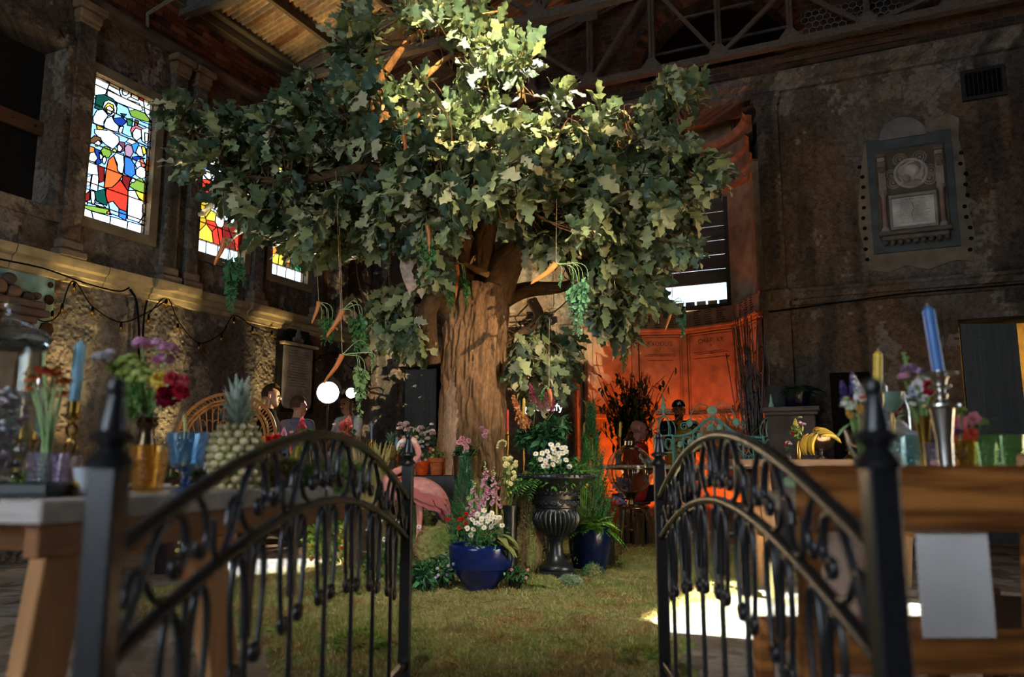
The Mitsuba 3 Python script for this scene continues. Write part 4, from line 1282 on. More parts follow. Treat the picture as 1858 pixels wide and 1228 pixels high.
def frond(p, d, L, cols, r, n=12, droop=0.5, pl=0.22, roll=0.0):
    """fern: a rib with paired leaflets"""
    d = np.asarray(d, float) / np.linalg.norm(d)
    pts = np.array([np.asarray(p) + d * L * t + np.array([0, 0, -droop * L * t * t]) for t in np.linspace(0, 1, 9)])
    out = [(*tube(pts, np.linspace(.0022, .0008, 9), 4, cap=False), cols[0])]
    for i in range(1, n + 1):
        t = i / (n + 1)
        q = pts[0] + d * L * t + np.array([0, 0, -droop * L * t * t])
        tan = d + np.array([0, 0, -2 * droop * t])
        F = frame(tan, roll)
        l = pl * L * math.sin(PI * min(0.98, 0.15 + 0.85 * t)) ** 0.8
        k = pack(cols[r.integers(len(cols))])
        for s in (-1, 1):
            v, f = place(blade(l, l * 0.42, 0.2, 0.1, 2), frame(F[:, 0] * s + F[:, 1] * 0.45, s * 0.2), q)
            out.append((v, f, k, k))
    return out


def spray(c, h, R, n, cols, r, lean=0.35):
    """cypress: upright flattened sprays"""
    out = []
    pk = [pack(x) for x in cols]
    c = np.asarray(c, float)
    for _ in range(n):
        t = r.random() ** 0.9
        a = r.uniform(0, 2 * PI)
        rr = R * (1 - t ** 1.6) * (0.35 + 0.65 * r.random()) + 0.004
        e = np.array([math.cos(a), math.sin(a), 0])
        p = c + [0, 0, h * t] + e * rr
        d = e * lean * r.uniform(.3, 1.3) + [0, 0, 1] + r.normal(0, .12, 3)
        l = h * 0.10 * r.uniform(.6, 1.3) * (1.1 - 0.4 * t)
        k = pk[r.integers(len(pk))]
        F = frame(d, r.uniform(0, PI))
        vs, fs = [], []
        for j in range(4):
            q = p + F[:, 1] * l * j * 0.25
            for s in (-1, 1):
                w = l * 0.3 * (1 - j * .18)
                tip = q + F[:, 1] * w + F[:, 0] * s * w * .7
                b = len(vs)
                vs += [q - F[:, 2] * .0015, tip, q + F[:, 1] * w * .45 + F[:, 2] * 0.002]
                fs += [[b, b + 1, b + 2]]
        b = len(vs)
        vs += [p - F[:, 0] * l * .03, p + F[:, 0] * l * .03, p + F[:, 1] * l * 1.15]
        fs += [[b, b + 1, b + 2]]
        out.append((np.array(vs), np.array(fs), k, k))
    return out


def pot(k, prof, c, m, col, n=28, nm='pot', **kw):
    return part(k, nm, lathe(prof, n, c, **kw), m, col, smooth=40)


def soil(k, c, r, z):
    part(k, 'soil', disc(np.asarray(c) + [0, 0, z], (0, 0, 1), r, 0.02), 'moss')


# ================================================================== moss underfoot
def cam_uv(x, y):
    return _c * x + _s * y, -_s * x + _c * y     # world -> camera frame


edge = sg.Polygon([(-0.62, 2.7), (0.60, 2.7), (0.74, 3.9), (0.95, 4.7), (1.5, 5.4), (2.3, 6.3), (2.2, 8.6), (0.9, 9.0), (-0.7, 8.4), (-1.5, 6.7), (-2.7, 5.5), (-2.6, 5.0), (-1.9, 4.65), (-1.25, 4.2)])
gx, gy = np.meshgrid(np.arange(-3.4, 2.4, 0.028), np.arange(2.65, 9.1, 0.028), indexing='ij')
gp = np.stack([gx.ravel(), gy.ravel()], 1)
wob = (meshkit.fbm(np.c_[gp * 3.5, gp[:, :1] * 0], 3, 5) - 0.5) * 0.5
ins = shapely.contains_xy(edge, gp[:, 0], gp[:, 1])
dist = shapely.distance(edge.exterior, shapely.points(gp)) * np.where(ins, 1, -1) + wob
gz = np.clip(dist / 0.10, -1, 1)
hz = 0.035 * np.clip(gz, 0, 1) ** 0.5 + 0.055 * (meshkit.fbm(np.c_[gp * 3.2, gp[:, :1] * 0], 4, 8) - 0.42) * np.clip(gz, 0, 1) + 0.03 * (meshkit.fbm(np.c_[gp * 14, gp[:, :1] * 0], 2, 9) - 0.5) * np.clip(gz, 0, 1) - 0.02 * (gz <= 0)
MOSS_H = lambda x, y: 0.035
nx, ny = gx.shape
ii, jj = np.meshgrid(np.arange(nx - 1), np.arange(ny - 1), indexing='ij')
a = (ii * ny + jj).ravel()
q = np.stack([a, a + ny, a + ny + 1, a + 1], 1)
keep = (gz[q] > -0.9).all(1)
q = q[keep]
wv = np.stack([_c * gp[:, 0] - _s * gp[:, 1], _s * gp[:, 0] + _c * gp[:, 1], hz], 1)
usedv, inv = np.unique(q, return_inverse=True)
q = inv.reshape(q.shape)
k = thing('moss_lawn', 'carpet of green and brown moss laid over the floor round the oak', 'moss')
labels[k]['kind'] = 'stuff'
put(k + '__mat', (wv[usedv], np.vstack([q[:, [0, 1, 2]], q[:, [0, 2, 3]]])), 'moss', smooth=True)


def tufts(pts, nrm, h, cols, r, w=0.0035):
    n = len(pts)
    d = nrm + r.normal(0, 0.55, (n, 3))
    d /= np.linalg.norm(d, axis=1, keepdims=True)
    s = np.cross(d, r.normal(0, 1, (n, 3)))
    s /= np.linalg.norm(s, axis=1, keepdims=True) + 1e-9
    hh = h * r.uniform(0.5, 1.4, (n, 1))
    v = np.stack([pts - s * w - d * .004, pts + s * w - d * .004, pts + d * hh], 1).reshape(-1, 3)
    f = np.arange(3 * n).reshape(-1, 3)
    pk = np.array([pack(c) for c in cols])
    u = np.repeat(pk[r.integers(len(cols), size=n)], 3)
    return v, f, u


def put_uv(key, v, f, u, m, smooth=False):
    scene[key] = mikit.ply((v, f), m, smooth=smooth, uv=np.stack([u, u], 1))


MC = ['77803f', '8f9654', '626e3a', 'a39c66', '8a7854', 'b8ab78', '6f7a46', '9a8b5c']
sel = rng.choice(len(usedv), 90000, p=(lambda w: w / w.sum())(np.clip(gz[usedv], 0, 1) / (gp[usedv, 1] ** 1.6)))
pp = wv[usedv][sel] + np.c_[rng.uniform(-.015, .015, (90000, 2)), np.zeros(90000)]
put_uv(k + '__fuzz', *tufts(pp, np.array([0, 0, 1.0]), 0.020, MC, rng, 0.0028), 'fuzz')
# twigs and dry bits lying on it
bits = []
for _ in range(160):
    p = cam(rng.uniform(-1.6, 0.7), rng.uniform(3.3, 5.6), 0.05)
    d = np.r_[rng.normal(0, 1, 2), rng.normal(0, .1)] * rng.uniform(.01, .045)
    bits.append((*tube([p - d, p + [0, 0, .006], p + d], 0.0016, 4), ['8a6a48', 'a8895c', '5a4030'][rng.integers(3)]))
put(k + '__litter', bits, 'matte')


def moss_lump(lab, c, r3, seed, fuzz=2200, col=None, base='moss_cushion', cat='moss', h=0.016, group=None):
    kk = thing(base, lab, cat, group)
    v, f = ball((0, 0, 0), 1.0, 4 if max(r3) < 0.2 else 5)
    d = 1 + 0.5 * (meshkit.fbm(v * 2.2 + seed, 3, seed) - 0.5) + 0.22 * (meshkit.fbm(v * 7 + seed, 2, seed + 1) - 0.5)
    w = v * d[:, None] * np.asarray(r3) + np.asarray(c)
    put(kk, (w, f), 'moss', smooth=True)
    i = rng.integers(len(w), size=fuzz)
    nr = v[i] / np.asarray(r3)
    nr /= np.linalg.norm(nr, axis=1, keepdims=True)
    V, F_, U = tufts(w[i] + rng.normal(0, .004, (fuzz, 3)), nr, h, col or MC, rng, 0.003)
    put_uv(kk + '__fuzz', V, F_, U, 'fuzz')
    labels[kk + '__fuzz'] = {'kind': 'stuff'}
    return kk


for lab, px, d, r3, col in (('big mossy bank behind the flamingo', 715, 7.0, (0.5, 0.36, 0.36), None),
                            ('mossy bank low behind the pansies', 800, 6.35, (0.24, 0.2, 0.24), None),
                            ('moss covered stump between the white-daisy pot and the black urn', 960, 6.05, (0.12, 0.12, 0.50), None),
                            ('dark mossy bank at the foot of the oak', 880, 6.75, (0.5, 0.3, 0.30), None),
                            ('low moss cushion on the lawn edge beside the thin bars of the gate', 612, 5.3, (0.14, 0.14, 0.09), ['4f7a2c', '6a8f38', '3e6424']),
                            ('bright moss cushion by the foot of the inner gate post', 655, 3.75, (0.12, 0.10, 0.06), ['5f7f2e', '7d9440', '4b6a26']),
                            ('bright moss cushion at the foot of the gate by the sunlit floor', 1165, 3.5, (0.09, 0.09, 0.05), ['6a8a34', '89a04a', '557430']),
                            ('pale grey-green lichen cushion before the urn', 1035, 5.72, (0.075, 0.06, 0.05), ['8fa58a', 'a5b79c', '778f76']),
                            ('dark green lichen cushion before the tall blue pot', 1076, 6.02, (0.08, 0.07, 0.07), ['3f6a48', '4f7a55', '355a40']),
                            ('low moss cushion left of the urn foot', 975, 5.6, (0.16, 0.12, 0.06), None)):
    z = 0.0
    moss_lump(lab, foot(px, d, r3[2] * 0.55 + 0.02), r3, int(px), 5200 if max(r3) > .3 else 2000, col)
# ================================================================== the black urn and its planting
rng = np.random.default_rng(31)
UC = foot(1010, 5.95)
uz = 0.035
k = thing('urn_planter', 'black classical urn with acanthus band, planted with daisies and ferns', 'urn')
prof = [(.001, .068), (.118, .068), (.124, .085), (.116, .105), (.098, .115), (.068, .145), (.05, .19), (.046, .24), (.05, .28), (.066, .292), (.068, .302), (.095, .315), (.135, .345), (.168, .395), (.176, .435), (.168, .468), (.150, .488),
        (.146, .50), (.150, .51), (.155, .512), (.160, .57), (.168, .625), (.172, .632), (.180, .645), (.205, .672), (.25, .70), (.285, .715), (.291, .726), (.288, .742), (.272, .75), (.25, .738), (.20, .72), (.16, .70), (.001, .70)]
fa = [0.0] * len(prof)
for i, (r, z) in enumerate(prof):
    if 0.32 < z < 0.47:
        fa[i] = 0.13
part(k, 'body', lathe(prof, 168, UC + [0, 0, uz], fl=28, fa=fa), 'iron', smooth=50)
part(k, 'plinth', place(box((-.132, -.132, 0), (.132, .132, .07), .006), rz(YAW + .1), UC + [0, 0, uz - 0.03]), 'iron')
part(k, 'plinth', place(box((-.122, -.122, .038), (.122, .122, .07), .006), rz(YAW + .1), UC + [0, 0, uz]), 'iron')
orn = []
for i in range(26):
    w = 2 * PI * i / 26
    for dz, s in ((.53, 1), (.565, -1), (.60, 1)):
        p = UC + [0.162 * math.cos(w + s * .05), 0.162 * math.sin(w + s * .05), uz + dz]
        v, f = blade(.055, .03, .5, .5, 3)
        fr = frame((-math.sin(w) * s * .8 + math.cos(w) * .35, math.cos(w) * s * .8 + math.sin(w) * .35, .45 * s), 0.0, (math.cos(w), math.sin(w), 0))
        orn.append(place((v, f), fr, p))
        orn.append(ball(p + [0, 0, .012 * s], (.013, .013, .010), 1))
part(k, 'acanthus_band', join(orn), 'iron', smooth=30, kind='stuff')
part(k, 'rim_beading', join([place(ball((0, 0, 0), (.020, .008, .012), 1), rz(2 * PI * i / 44), UC + [.283 * math.cos(2 * PI * i / 44), .283 * math.sin(2 * PI * i / 44), uz + .736]) for i in range(44)]), 'iron', kind='stuff')
G1 = ['2f5a34', '3b6b3c', '46783f', '2a4d33']
LIME = ['6f9a3c', '86ae48', '5c8a38', '9abb58']
E0 = UC + [0, 0, .74]
part(k, 'foliage', bush(E0 + cam(0, -.02, .08), (.24, .2, .13), 420, .05, G1, rng) + bush(E0 + cam(-.02, -.12, .0), (.2, .14, .07), 200, .045, LIME + G1, rng), 'leaf', kind='stuff')
for i in range(20):
    a = rng.uniform(PI * 0.75, PI * 1.45)
    d = cam(math.cos(a), math.sin(a) * .8 - .3, rng.uniform(0.0, .6))
    part(k, 'fern_frond', frond(E0 + cam(-.13, -.06, .02), d, rng.uniform(.18, .30), G1 + LIME, rng, 14, .75, .2), 'leaf')
for i in range(12):
    d = cam(rng.uniform(.2, 1.0), rng.uniform(-.7, .2), rng.uniform(.6, 1.3))
    part(k, 'fern_frond', frond(E0 + cam(.12, -.06, .0), d, rng.uniform(.16, .28), LIME, rng, 14, .35, .2), 'leaf')
D = 5.72
for (x, y) in ((972, 823), (981, 833), (986, 845), (993, 819), (1000, 806), (1004, 813), (1012, 807), (1006, 820), (1015, 822), (1019, 812), (1025, 812), (1021, 822), (1027, 819), (996, 828), (990, 836), (984, 822), (1004, 832), (1015, 837), (1027, 834), (1033, 846), (1003, 842), (993, 845), (1012, 829), (1010, 836)):
    daisy(k, at(x, y, D + rng.uniform(-.04, .05)), cam(rng.uniform(-.5, .5), -1, rng.uniform(.1, .8)) / 1.2, .0215)
k = thing('astilbe_plant', 'tall leafy plant with orange and pink plumes rising behind the urn', 'plant')
A0 = foot(975, 6.25, .70)
part(k, 'foliage', bush(at(975, 795, 6.2), (.2, .12, .12), 240, .09, ['24452e', '2f5537', '3a6340', '1f3a2a'], rng) + bush(at(1010, 775, 6.3), (.12, .1, .10), 90, .10, ['24452e', '2f5537', '47704a'], rng), 'leaf', kind='stuff')
for b, t, R, c in (((955, 785), (931, 718), .055, ['d88a52', 'e6a56a', 'c87440']), ((962, 780), (952, 752), .05, ['d27c50', 'e09c68', 'c06a44']), ((972, 735), (961, 696), .045, ['a8485c', 'bb5f70', '93394e']), ((984, 745), (975, 722), .03, ['a8485c', 'b55868']),
                   ((996, 752), (990, 712), .05, ['a04858', 'b25c68', '8c3a4a']), ((1004, 748), (1004, 722), .04, ['a04858', 'b86070'])):
    plume(k, at(*b, 6.15), at(*t, 6.15), R, c, 330)
part(k, 'stem', [(*tube([at(965, 800, 6.2), at(b, y, 6.16)], .003, 5), '5a6a3a') for b, y in ((955, 785), (972, 735), (996, 752), (1004, 748))], 'matte')
# support that carries it: an iron column hidden in the planting
single('plant_stand', [lathe([(.001, 0), (.16, 0), (.16, .03), (.05, .05), (.04, .6), (.12, .63), (.12, .66), (.001, .66)], 20, foot(985, 6.35, .03))], 'iron', 'dark iron stand between the urn and the oak carrying the plumed plant', 'stand')
k = thing('cypress', 'narrow green cypress standing right behind the urn', 'conifer')
part(k, 'foliage', spray(foot(1076, 6.75, .10), 1.22, .16, 900, ['2c5a34', '3b6f3c', '4f8546', '24492e'], rng), 'leaf', kind='stuff', smooth=False)
part(k, 'trunk', tube([foot(1076, 6.75, .0), foot(1076, 6.75, .9)], [.02, .006], 8), 'bark', '6b5038')
k = thing('cypress', 'small bushy cypress behind the foxgloves in the wide blue pot', 'conifer')
part(k, 'foliage', spray(foot(843, 6.2, .08), .84, .16, 700, ['2a5a38', '35683e', '447a48', '22482f'], rng, .5), 'leaf', kind='stuff', smooth=False)
part(k, 'trunk', tube([foot(843, 6.2, .0), foot(843, 6.2, .6)], [.018, .006], 8), 'bark', '6b5038')
# ------------------------------------------------------------------ wide blue pot
PC = foot(873, 5.5, .02)
k = thing('blue_pot', 'wide round cobalt blue glazed pot with white daisies and foxgloves', 'plant pot')
prof = [(.001, 0), (.085, 0), (.09, .012), (.115, .055), (.126, .070), (.138, .076), (.168, .118), (.184, .150), (.198, .157), (.207, .19), (.2095, .196), (.210, .21), (.2135, .226), (.2130, .24), (.2155, .256), (.214, .27), (.2155, .284), (.213, .298), (.204, .312), (.196, .306), (.196, .27), (.001, .27)]
part(k, 'pot', lathe(prof, 48, PC), 'gloss', '1c3680', smooth=30)
B0 = PC + [0, 0, .33]
part(k, 'foliage', bush(B0 + cam(0, -.02, .05), (.2, .16, .10), 360, .04, G1, rng, .3) + bush(B0 + cam(.01, -.17, .0), (.1, .06, .05), 80, .04, G1, rng, .25), 'leaf', kind='stuff')
hd = [(857, 942), (866, 933), (874, 941), (878, 926), (880, 936), (877, 952), (887, 936), (892, 941), (899, 938), (906, 939), (897, 948), (891, 955), (878, 957), (868, 950), (859, 960), (855, 970), (911, 953), (848, 958), (885, 945), (872, 947), (893, 931), (902, 944), (863, 948)]
hp = []
for x, y in hd:
    h = at(x, y, 5.34 + rng.uniform(-.05, .06))
    hp.append(h)
    daisy(k, h, cam(rng.uniform(-.5, .5), -1, rng.uniform(.1, .9)) / 1.2, .0195)
part(k, 'stem', stems(B0, hp[::2]), 'matte')
for x, y, c in ((846, 933, ['a01a1a', 'c42a22']), (834, 943, ['b02020', 'cc3428']), (839, 942, ['a01a1a', 'b82a22']), (845, 950, ['c43a28', 'a82018']), (833, 958, ['cc4028', 'b03020']), (814, 943, ['a82a20', 'c03a28'])):
    rosette(k, at(x, y, 5.4), cam(0, -.7, .7), .016, c, 'red_flower')
for i in range(16):      # broad yellowing leaves hanging over the right of the rim
    d = cam(rng.uniform(.4, 1.2), rng.uniform(-.9, -.1), rng.uniform(-.3, .6))
    c = ['5f6a2e', '6f7436', '4e6430', '7a6a30'][i % 4]
    part(k, 'broad_leaf', place(blade(rng.uniform(.11, .17), .06, .7, .25, 5), frame(d), B0 + cam(.10, -.10, rng.uniform(-.02, .04))), 'leaf', c, '7d8048', smooth=True)
for b, t, n in (((872, 965), (858, 872), 9), ((882, 960), (880, 838), 16), ((903, 958), (896, 850), 12), ((866, 962), (848, 900), 7)):
    p, q = at(*b, 5.5), at(*t, 5.45)
    part(k, 'foxglove_stem', tube(spline([p, (p + q) / 2 + cam(.008, 0), q], 10), np.linspace(.0045, .0018, 10), 6), 'matte', '7c8a5a')
    for j in range(n):
        s = 0.42 + 0.5 * j / n
        c = p + (q - p) * s
        a = rng.choice([-1, 1]) * rng.uniform(.2, 1.2)
        bell(k, c, cam(math.sin(a), -.8 * math.cos(a) - .2, -.55), .0135 * (1.15 - .5 * j / n), .042 * (1.2 - .6 * j / n), ['c48aa0', 'b87a98', 'cf9cb0'][j % 3], 'e8c8d2')
    for j in range(10):
        c = p + (q - p) * (0.9 + 0.11 * j / 10)
        part(k, 'bud', ball(c + rng.normal(0, .006, 3), .006 - .0003 * j, 1), 'matte', 'a8b07c')
part(k, 'grass_blades', [(*place(blade(rng.uniform(.25, .48), .008, rng.uniform(-.1, .35), .1, 5), frame(cam(rng.normal(0, .2), rng.normal(0, .2), 1)), foot(862, 5.85, .3) + rng.normal(0, .03, 3)), pack('4f7a3c'), pack('5d8848')) for _ in range(60)], 'leaf', kind='stuff', smooth=False)
# ------------------------------------------------------------------ tall blue pot with maidenhair fern
QC = foot(1070, 6.5, .02)
k = thing('blue_pot', 'tall dark blue glazed pot with a lime maidenhair fern', 'plant pot')
prof = [(.001, 0), (.11, 0), (.12, .015), (.138, .08), (.158, .17), (.166, .25), (.163, .31), (.152, .34), (.144, .338), (.14, .30), (.001, .30)]
part(k, 'pot', lathe(prof, 44, QC), 'gloss', '172c66', smooth=30)
F0 = QC + [0, 0, .36]
for i in range(44):
    a = rng.uniform(0, 2 * PI)
    d = cam(math.cos(a) + .25, math.sin(a) * .8 - .35, rng.uniform(.1, 1.1))
    part(k, 'fern_frond', frond(F0 + cam(.02, -.04, 0), d, rng.uniform(.14, .30), LIME + ['4f8a34'], rng, 11, rng.uniform(.3, .9), .26), 'leaf')
# wicker basket with small flowers, grasses and cowslips behind it
k = thing('wicker_basket', 'small wicker basket of flowers above the lime fern', 'basket')
bc = foot(1092, 6.95, .36)
for j in range(8):
    w = np.linspace(0, 2 * PI, 28, endpoint=False)
    r = (.072 + .0035 * j) * (1 + .06 * np.sin(w * 8 + PI * (j % 2)))
    part(k, 'weave', tube(np.stack([bc[0] + r * np.cos(w), bc[1] + r * np.sin(w), np.full(28, bc[2] + .013 * j)], 1), .0075, 5, closed=True), 'wood_x', ['8a5a34', '75482a'][j % 2])
part(k, 'base', lathe([(.001, -.06), (.07, -.06), (.07, .01), (.001, .01)], 16, bc), 'wood_x', '6a4428')
part(k, 'foliage', bush(bc + [0, 0, .15], (.08, .08, .06), 60, .035, G1, rng), 'leaf', kind='stuff')
for i in range(7):
    rosette(k, bc + [rng.normal(0, .05), rng.normal(0, .05), .17 + rng.uniform(0, .06)], rdir(rng), .016, [['b03a5a', 'c85a78'], ['d8a0a8', 'c88a98'], ['c82a3a', 'a82030']][i % 3])
single('plant_plinth', [lathe([(.001, 0), (.11, 0), (.11, .30), (.001, .30)], 18, foot(1092, 6.95, 0))], 'wood_z', 'dark wooden plinth hidden under the wicker basket', 'plinth', '2c231c')
k = thing('cowslip_plant', 'thin stemmed yellow flower between the urn and the wicker basket', 'plant')
cc = foot(1052, 6.45, .03)
hs = [at(x, y, 6.45) for x, y in ((1046, 872), (1050, 880), (1058, 876), (1061, 884), (1042, 905), (1054, 868), (1065, 880))]
part(k, 'stem', stems(cc, hs, '7c9444', .003), 'matte')
for h in hs:
    rosette(k, h, rdir(rng), .012, ['d8b83a', 'e6cc58'])
part(k, 'foliage', bush(cc + [0, 0, .15], (.06, .06, .14), 70, .06, G1 + LIME, rng, .3), 'leaf', kind='stuff')
# ------------------------------------------------------------------ low plants in front
k = thing('pansy_pot', 'leafy mauve pansies in a clear plastic pot at the flamingo\'s feet', 'plant')
pc = foot(792, 5.5, .03)
part(k, 'pot', lathe([(.001, 0), (.055, 0), (.065, .10), (.06, .10), (.001, .095)], 18, pc), 'gloss', '2a3430', smooth=40)
part(k, 'foliage', bush(pc + cam(-.02, 0, .12), (.17, .12, .10), 420, .036, ['2a5034', '35603c', '42704a', '20402a'], rng, .5), 'leaf', kind='stuff')
for i in range(12):
    rosette(k, pc + cam(rng.uniform(-.17, .12), -.11 + rng.uniform(-.02, .03), .06 + rng.uniform(0, .13)), cam(rng.normal(0, .4), -1, .5), .011, [['a88ab8', 'c4b0d0'], ['e0d8e0', 'c8b8d0']][i % 2])
k = thing('leafy_plant', 'dark green leafy plant by the gate post, left of the pansies', 'plant')
pc = foot(757, 5.35, .03)
part(k, 'foliage', bush(pc + [0, 0, .10], (.13, .11, .10), 190, .075, ['2a5034', '3a6844', '4a7a50', '20402a'], rng, .3), 'leaf', kind='stuff')
part(k, 'root_ball', ball(pc, (.06, .06, .045), 2), 'moss')
k = thing('black_pot', 'little black pot with pink-flowered trailing plant before the mossy stump', 'plant pot')
pc = foot(934, 5.42, .03)
part(k, 'pot', lathe([(.001, 0), (.036, 0), (.045, .085), (.04, .085), (.001, .08)], 18, pc), 'gloss', '14181c', smooth=40)
part(k, 'foliage', bush(pc + cam(0, -.01, .12), (.11, .08, .055), 170, .036, ['37603a', '4f7a48', '2a4d33', '66885a'], rng, .45), 'leaf', kind='stuff')
for dx, dz in ((.085, .15), (.07, .10), (-.02, .15)):
    rosette(k, pc + cam(dx, -.07, dz), cam(.2, -1, .4), .011, ['d88a9a', 'e8b0b8'])
k = thing('leafy_plant', 'low silvery leaved plant tucked behind the wide blue pot, flamingo side', 'plant')
pc = foot(815, 5.85, .03)
part(k, 'foliage', bush(pc + [0, 0, .12], (.08, .08, .12), 130, .05, ['5a7a68', '6f8f7c', '4a6a58'], rng, .4), 'leaf', kind='stuff')
part(k, 'root_ball', ball(pc, (.05, .05, .045), 2), 'moss')
k = thing('white_flower_plant', 'small white and pink flowers along the moss, seen through the gate bars', 'plant')
pc = foot(700, 5.9, .03)
part(k, 'foliage', bush(pc + cam(0, 0, .13), (.26, .15, .13), 260, .05, ['3a6638', '4f7f42', '2f5534', '6a924e'], rng, .4), 'leaf', kind='stuff')
part(k, 'root_ball', ball(pc, (.1, .08, .05), 2), 'moss')
for x, y in ((697, 978), (728, 962), (760, 955), (722, 944), (690, 945), (668, 960), (708, 990), (735, 985)):
    daisy(k, at(x, y, 5.74), cam(0, -1, .4), .018, 'f0ecec' if x != 708 else 'd88a9a', 'a05a6a')
k = thing('celandine_plant', 'sunlit lime bush with yellow and red flowers seen through the gate bars', 'plant')
pc = foot(590, 6.5, .03)
part(k, 'foliage', bush(pc + cam(0, 0, .22), (.22, .16, .20), 420, .05, ['7fa03c', '93b048', '5c8434', 'a8bc5a'], rng, .5), 'leaf', kind='stuff')
part(k, 'root_ball', ball(pc, (.1, .08, .05), 2), 'moss')
for i in range(12):
    rosette(k, pc + cam(rng.uniform(-.2, .2), -.15, .22 + rng.uniform(-.16, .16)), cam(rng.normal(0, .4), -1, .4), .016, [['d8c040', 'e8d868'], ['c84a3a', 'd86a50']][i % 3 == 0])
k = thing('potted_flowers', 'bright white and yellow flowers in a terracotta pot on the spotlit floor', 'plant')
pc = foot(341, 6.3, 0)
part(k, 'pot', lathe([(.001, 0), (.045, 0), (.06, .10), (.066, .10), (.066, .12), (.055, .12), (.001, .11)], 18, pc), 'matte', 'a8593a', smooth=40)
part(k, 'foliage', bush(pc + [0, 0, .2], (.1, .1, .09), 110, .04, LIME, rng), 'leaf', kind='stuff')
for i in range(16):
    rosette(k, pc + cam(rng.uniform(-.1, .1), rng.uniform(-.1, .05), .2 + rng.uniform(0, .12)), cam(rng.normal(0, .5), -.7, .8), .022, [['f2eedc', 'fffaf0'], ['e6d878', 'f0e8a0']][i % 4 == 0])
# ================================================================== the two floodlights by the window wall
for i, (p, r, z, L, lab) in enumerate((((595, 712), .125, 9.3, (680, 480, 270), 'bright round floodlight on a stand by the window wall, the bigger of two'), ((637, 713), .06, 9.6, (260, 215, 150), 'smaller round floodlight beside the big one'))):
    k = thing('floodlight', lab, 'floodlight')
    c = at(*p, z)
    d = (np.array([0, 0, EYE]) - c)
    d /= np.linalg.norm(d)
    M = frame(d)
    v, f = lathe([(.001, -.16), (r * .7, -.16), (r * 1.05, -.04), (r * 1.12, .0), (r * 1.12, .02), (r * 1.0, .02), (r * 1.0, .004), (.001, .003)], 28)
    part(k, 'housing', (v[:, [0, 2, 1]] * [1, 1, -1] @ M.T + c, f), 'iron')
    w = np.linspace(0, 2 * PI, 33)[:-1]
    dv = np.vstack([[[0, .012, 0]], np.stack([r * np.cos(w), np.full(32, .012), r * np.sin(w)], 1)]) @ M.T + c
    j = np.arange(32)
    df = np.stack([j * 0, 1 + (j + 1) % 32, 1 + j], 1)
    nrm = np.cross(dv[df[0, 1]] - dv[df[0, 0]], dv[df[0, 2]] - dv[df[0, 0]])
    if nrm @ d < 0:
        df = df[:, ::-1]
    key = k + '__lens'
    scene[key] = mikit.ply((dv, df), None, emitter={'type': 'area', 'radiance': rgb(*L)})
    g = np.array([c[0], c[1], 0])
    part(k, 'stand', join([tube([g + [0, 0, .5], c - d * .08 - [0, 0, .02]], .014, 8)] + [tube([g + [0, 0, .55], g + [.35 * math.cos(a), .35 * math.sin(a), 0.01]], .011, 6) for a in (0.3, 2.4, 4.5)]), 'iron')
# ================================================================== flamingo, pots and lantern round the oak
rng = np.random.default_rng(8)
FD = 6.45
k = thing('flamingo', 'pink metal garden flamingo half hidden by the inner gate post', 'flamingo')
fl = lambda x, y, dd=0.0: at(x, y, FD + dd)
bv = []
prof = [((712, 905), .050), ((726, 890), .085), ((745, 886), .112), ((768, 888), .118), ((790, 898), .098), ((806, 915), .062), ((814, 938), .03)]
pts = spline([fl(*p) for p, _ in prof], 30)
rad = np.interp(np.linspace(0, 1, 30), np.linspace(0, 1, 7), [r for _, r in prof])
part(k, 'body', tube(pts, rad, 20, flat=0.8), 'matte', 'cc8a84', smooth=True)
npts = spline([fl(716, 903), fl(705, 888), fl(703, 870), fl(714, 858), fl(735, 848), fl(753, 836), fl(759, 822), fl(755, 808), fl(747, 802)], 40)
part(k, 'neck', tube(npts, np.concatenate([np.linspace(.055, .028, 14), np.linspace(.028, .024, 26)]), 12), 'matte', 'cf8a82', smooth=True)
part(k, 'head', tube(spline([fl(757, 806), fl(748, 800), fl(738, 799), fl(730, 802)], 10), [.018, .028, .033, .035, .035, .033, .03, .027, .023, .019], 12), 'satin', 'e2b8ae', smooth=True)
part(k, 'beak', tube(spline([fl(733, 800), fl(726, 803), fl(722, 810), fl(720, 817)], 12), np.linspace(.024, .004, 12), 10), 'satin', 'e8e0d8', smooth=True, label='white hooked beak')
for s in (-1, 1):
    part(k, 'eye', ball(fl(744, 798) + cam(0, s * .03), .006, 1), 'gloss', '15110f')
for i in range(46):
    u = rng.random()
    row = i % 4
    x, y = 738 + 62 * u, 880 + 22 * u + row * 8 - 4
    p = fl(x, y, -.140 + .022 * abs(row - 1.5) + .035 * u)
    d = cam(.85 - .3 * row / 4, .1, -.35 - .2 * u - .1 * row)
    part(k, 'feather', place(blade(.09 + .03 * rng.random(), .040, .1, -.25, 5), frame(d, 0, cam(0, -1)), p - d * .03), 'leaf', ['b45c58', 'dc968c', 'c4706a', 'e6aaa0'][i % 4], 'b86a66', smooth=True)
for i in range(9):
    p = fl(800 + rng.uniform(-8, 10), 912 + rng.uniform(-6, 14), rng.uniform(-.05, .05))
    part(k, 'tail_feather', place(blade(.14, .03, .2, .2, 5), frame(cam(.35, 0, -1) + rng.normal(0, .1, 3), 0, cam(0, -1)), p), 'leaf', ['c06a62', 'd08078'][i % 2], 'b86058', smooth=True)
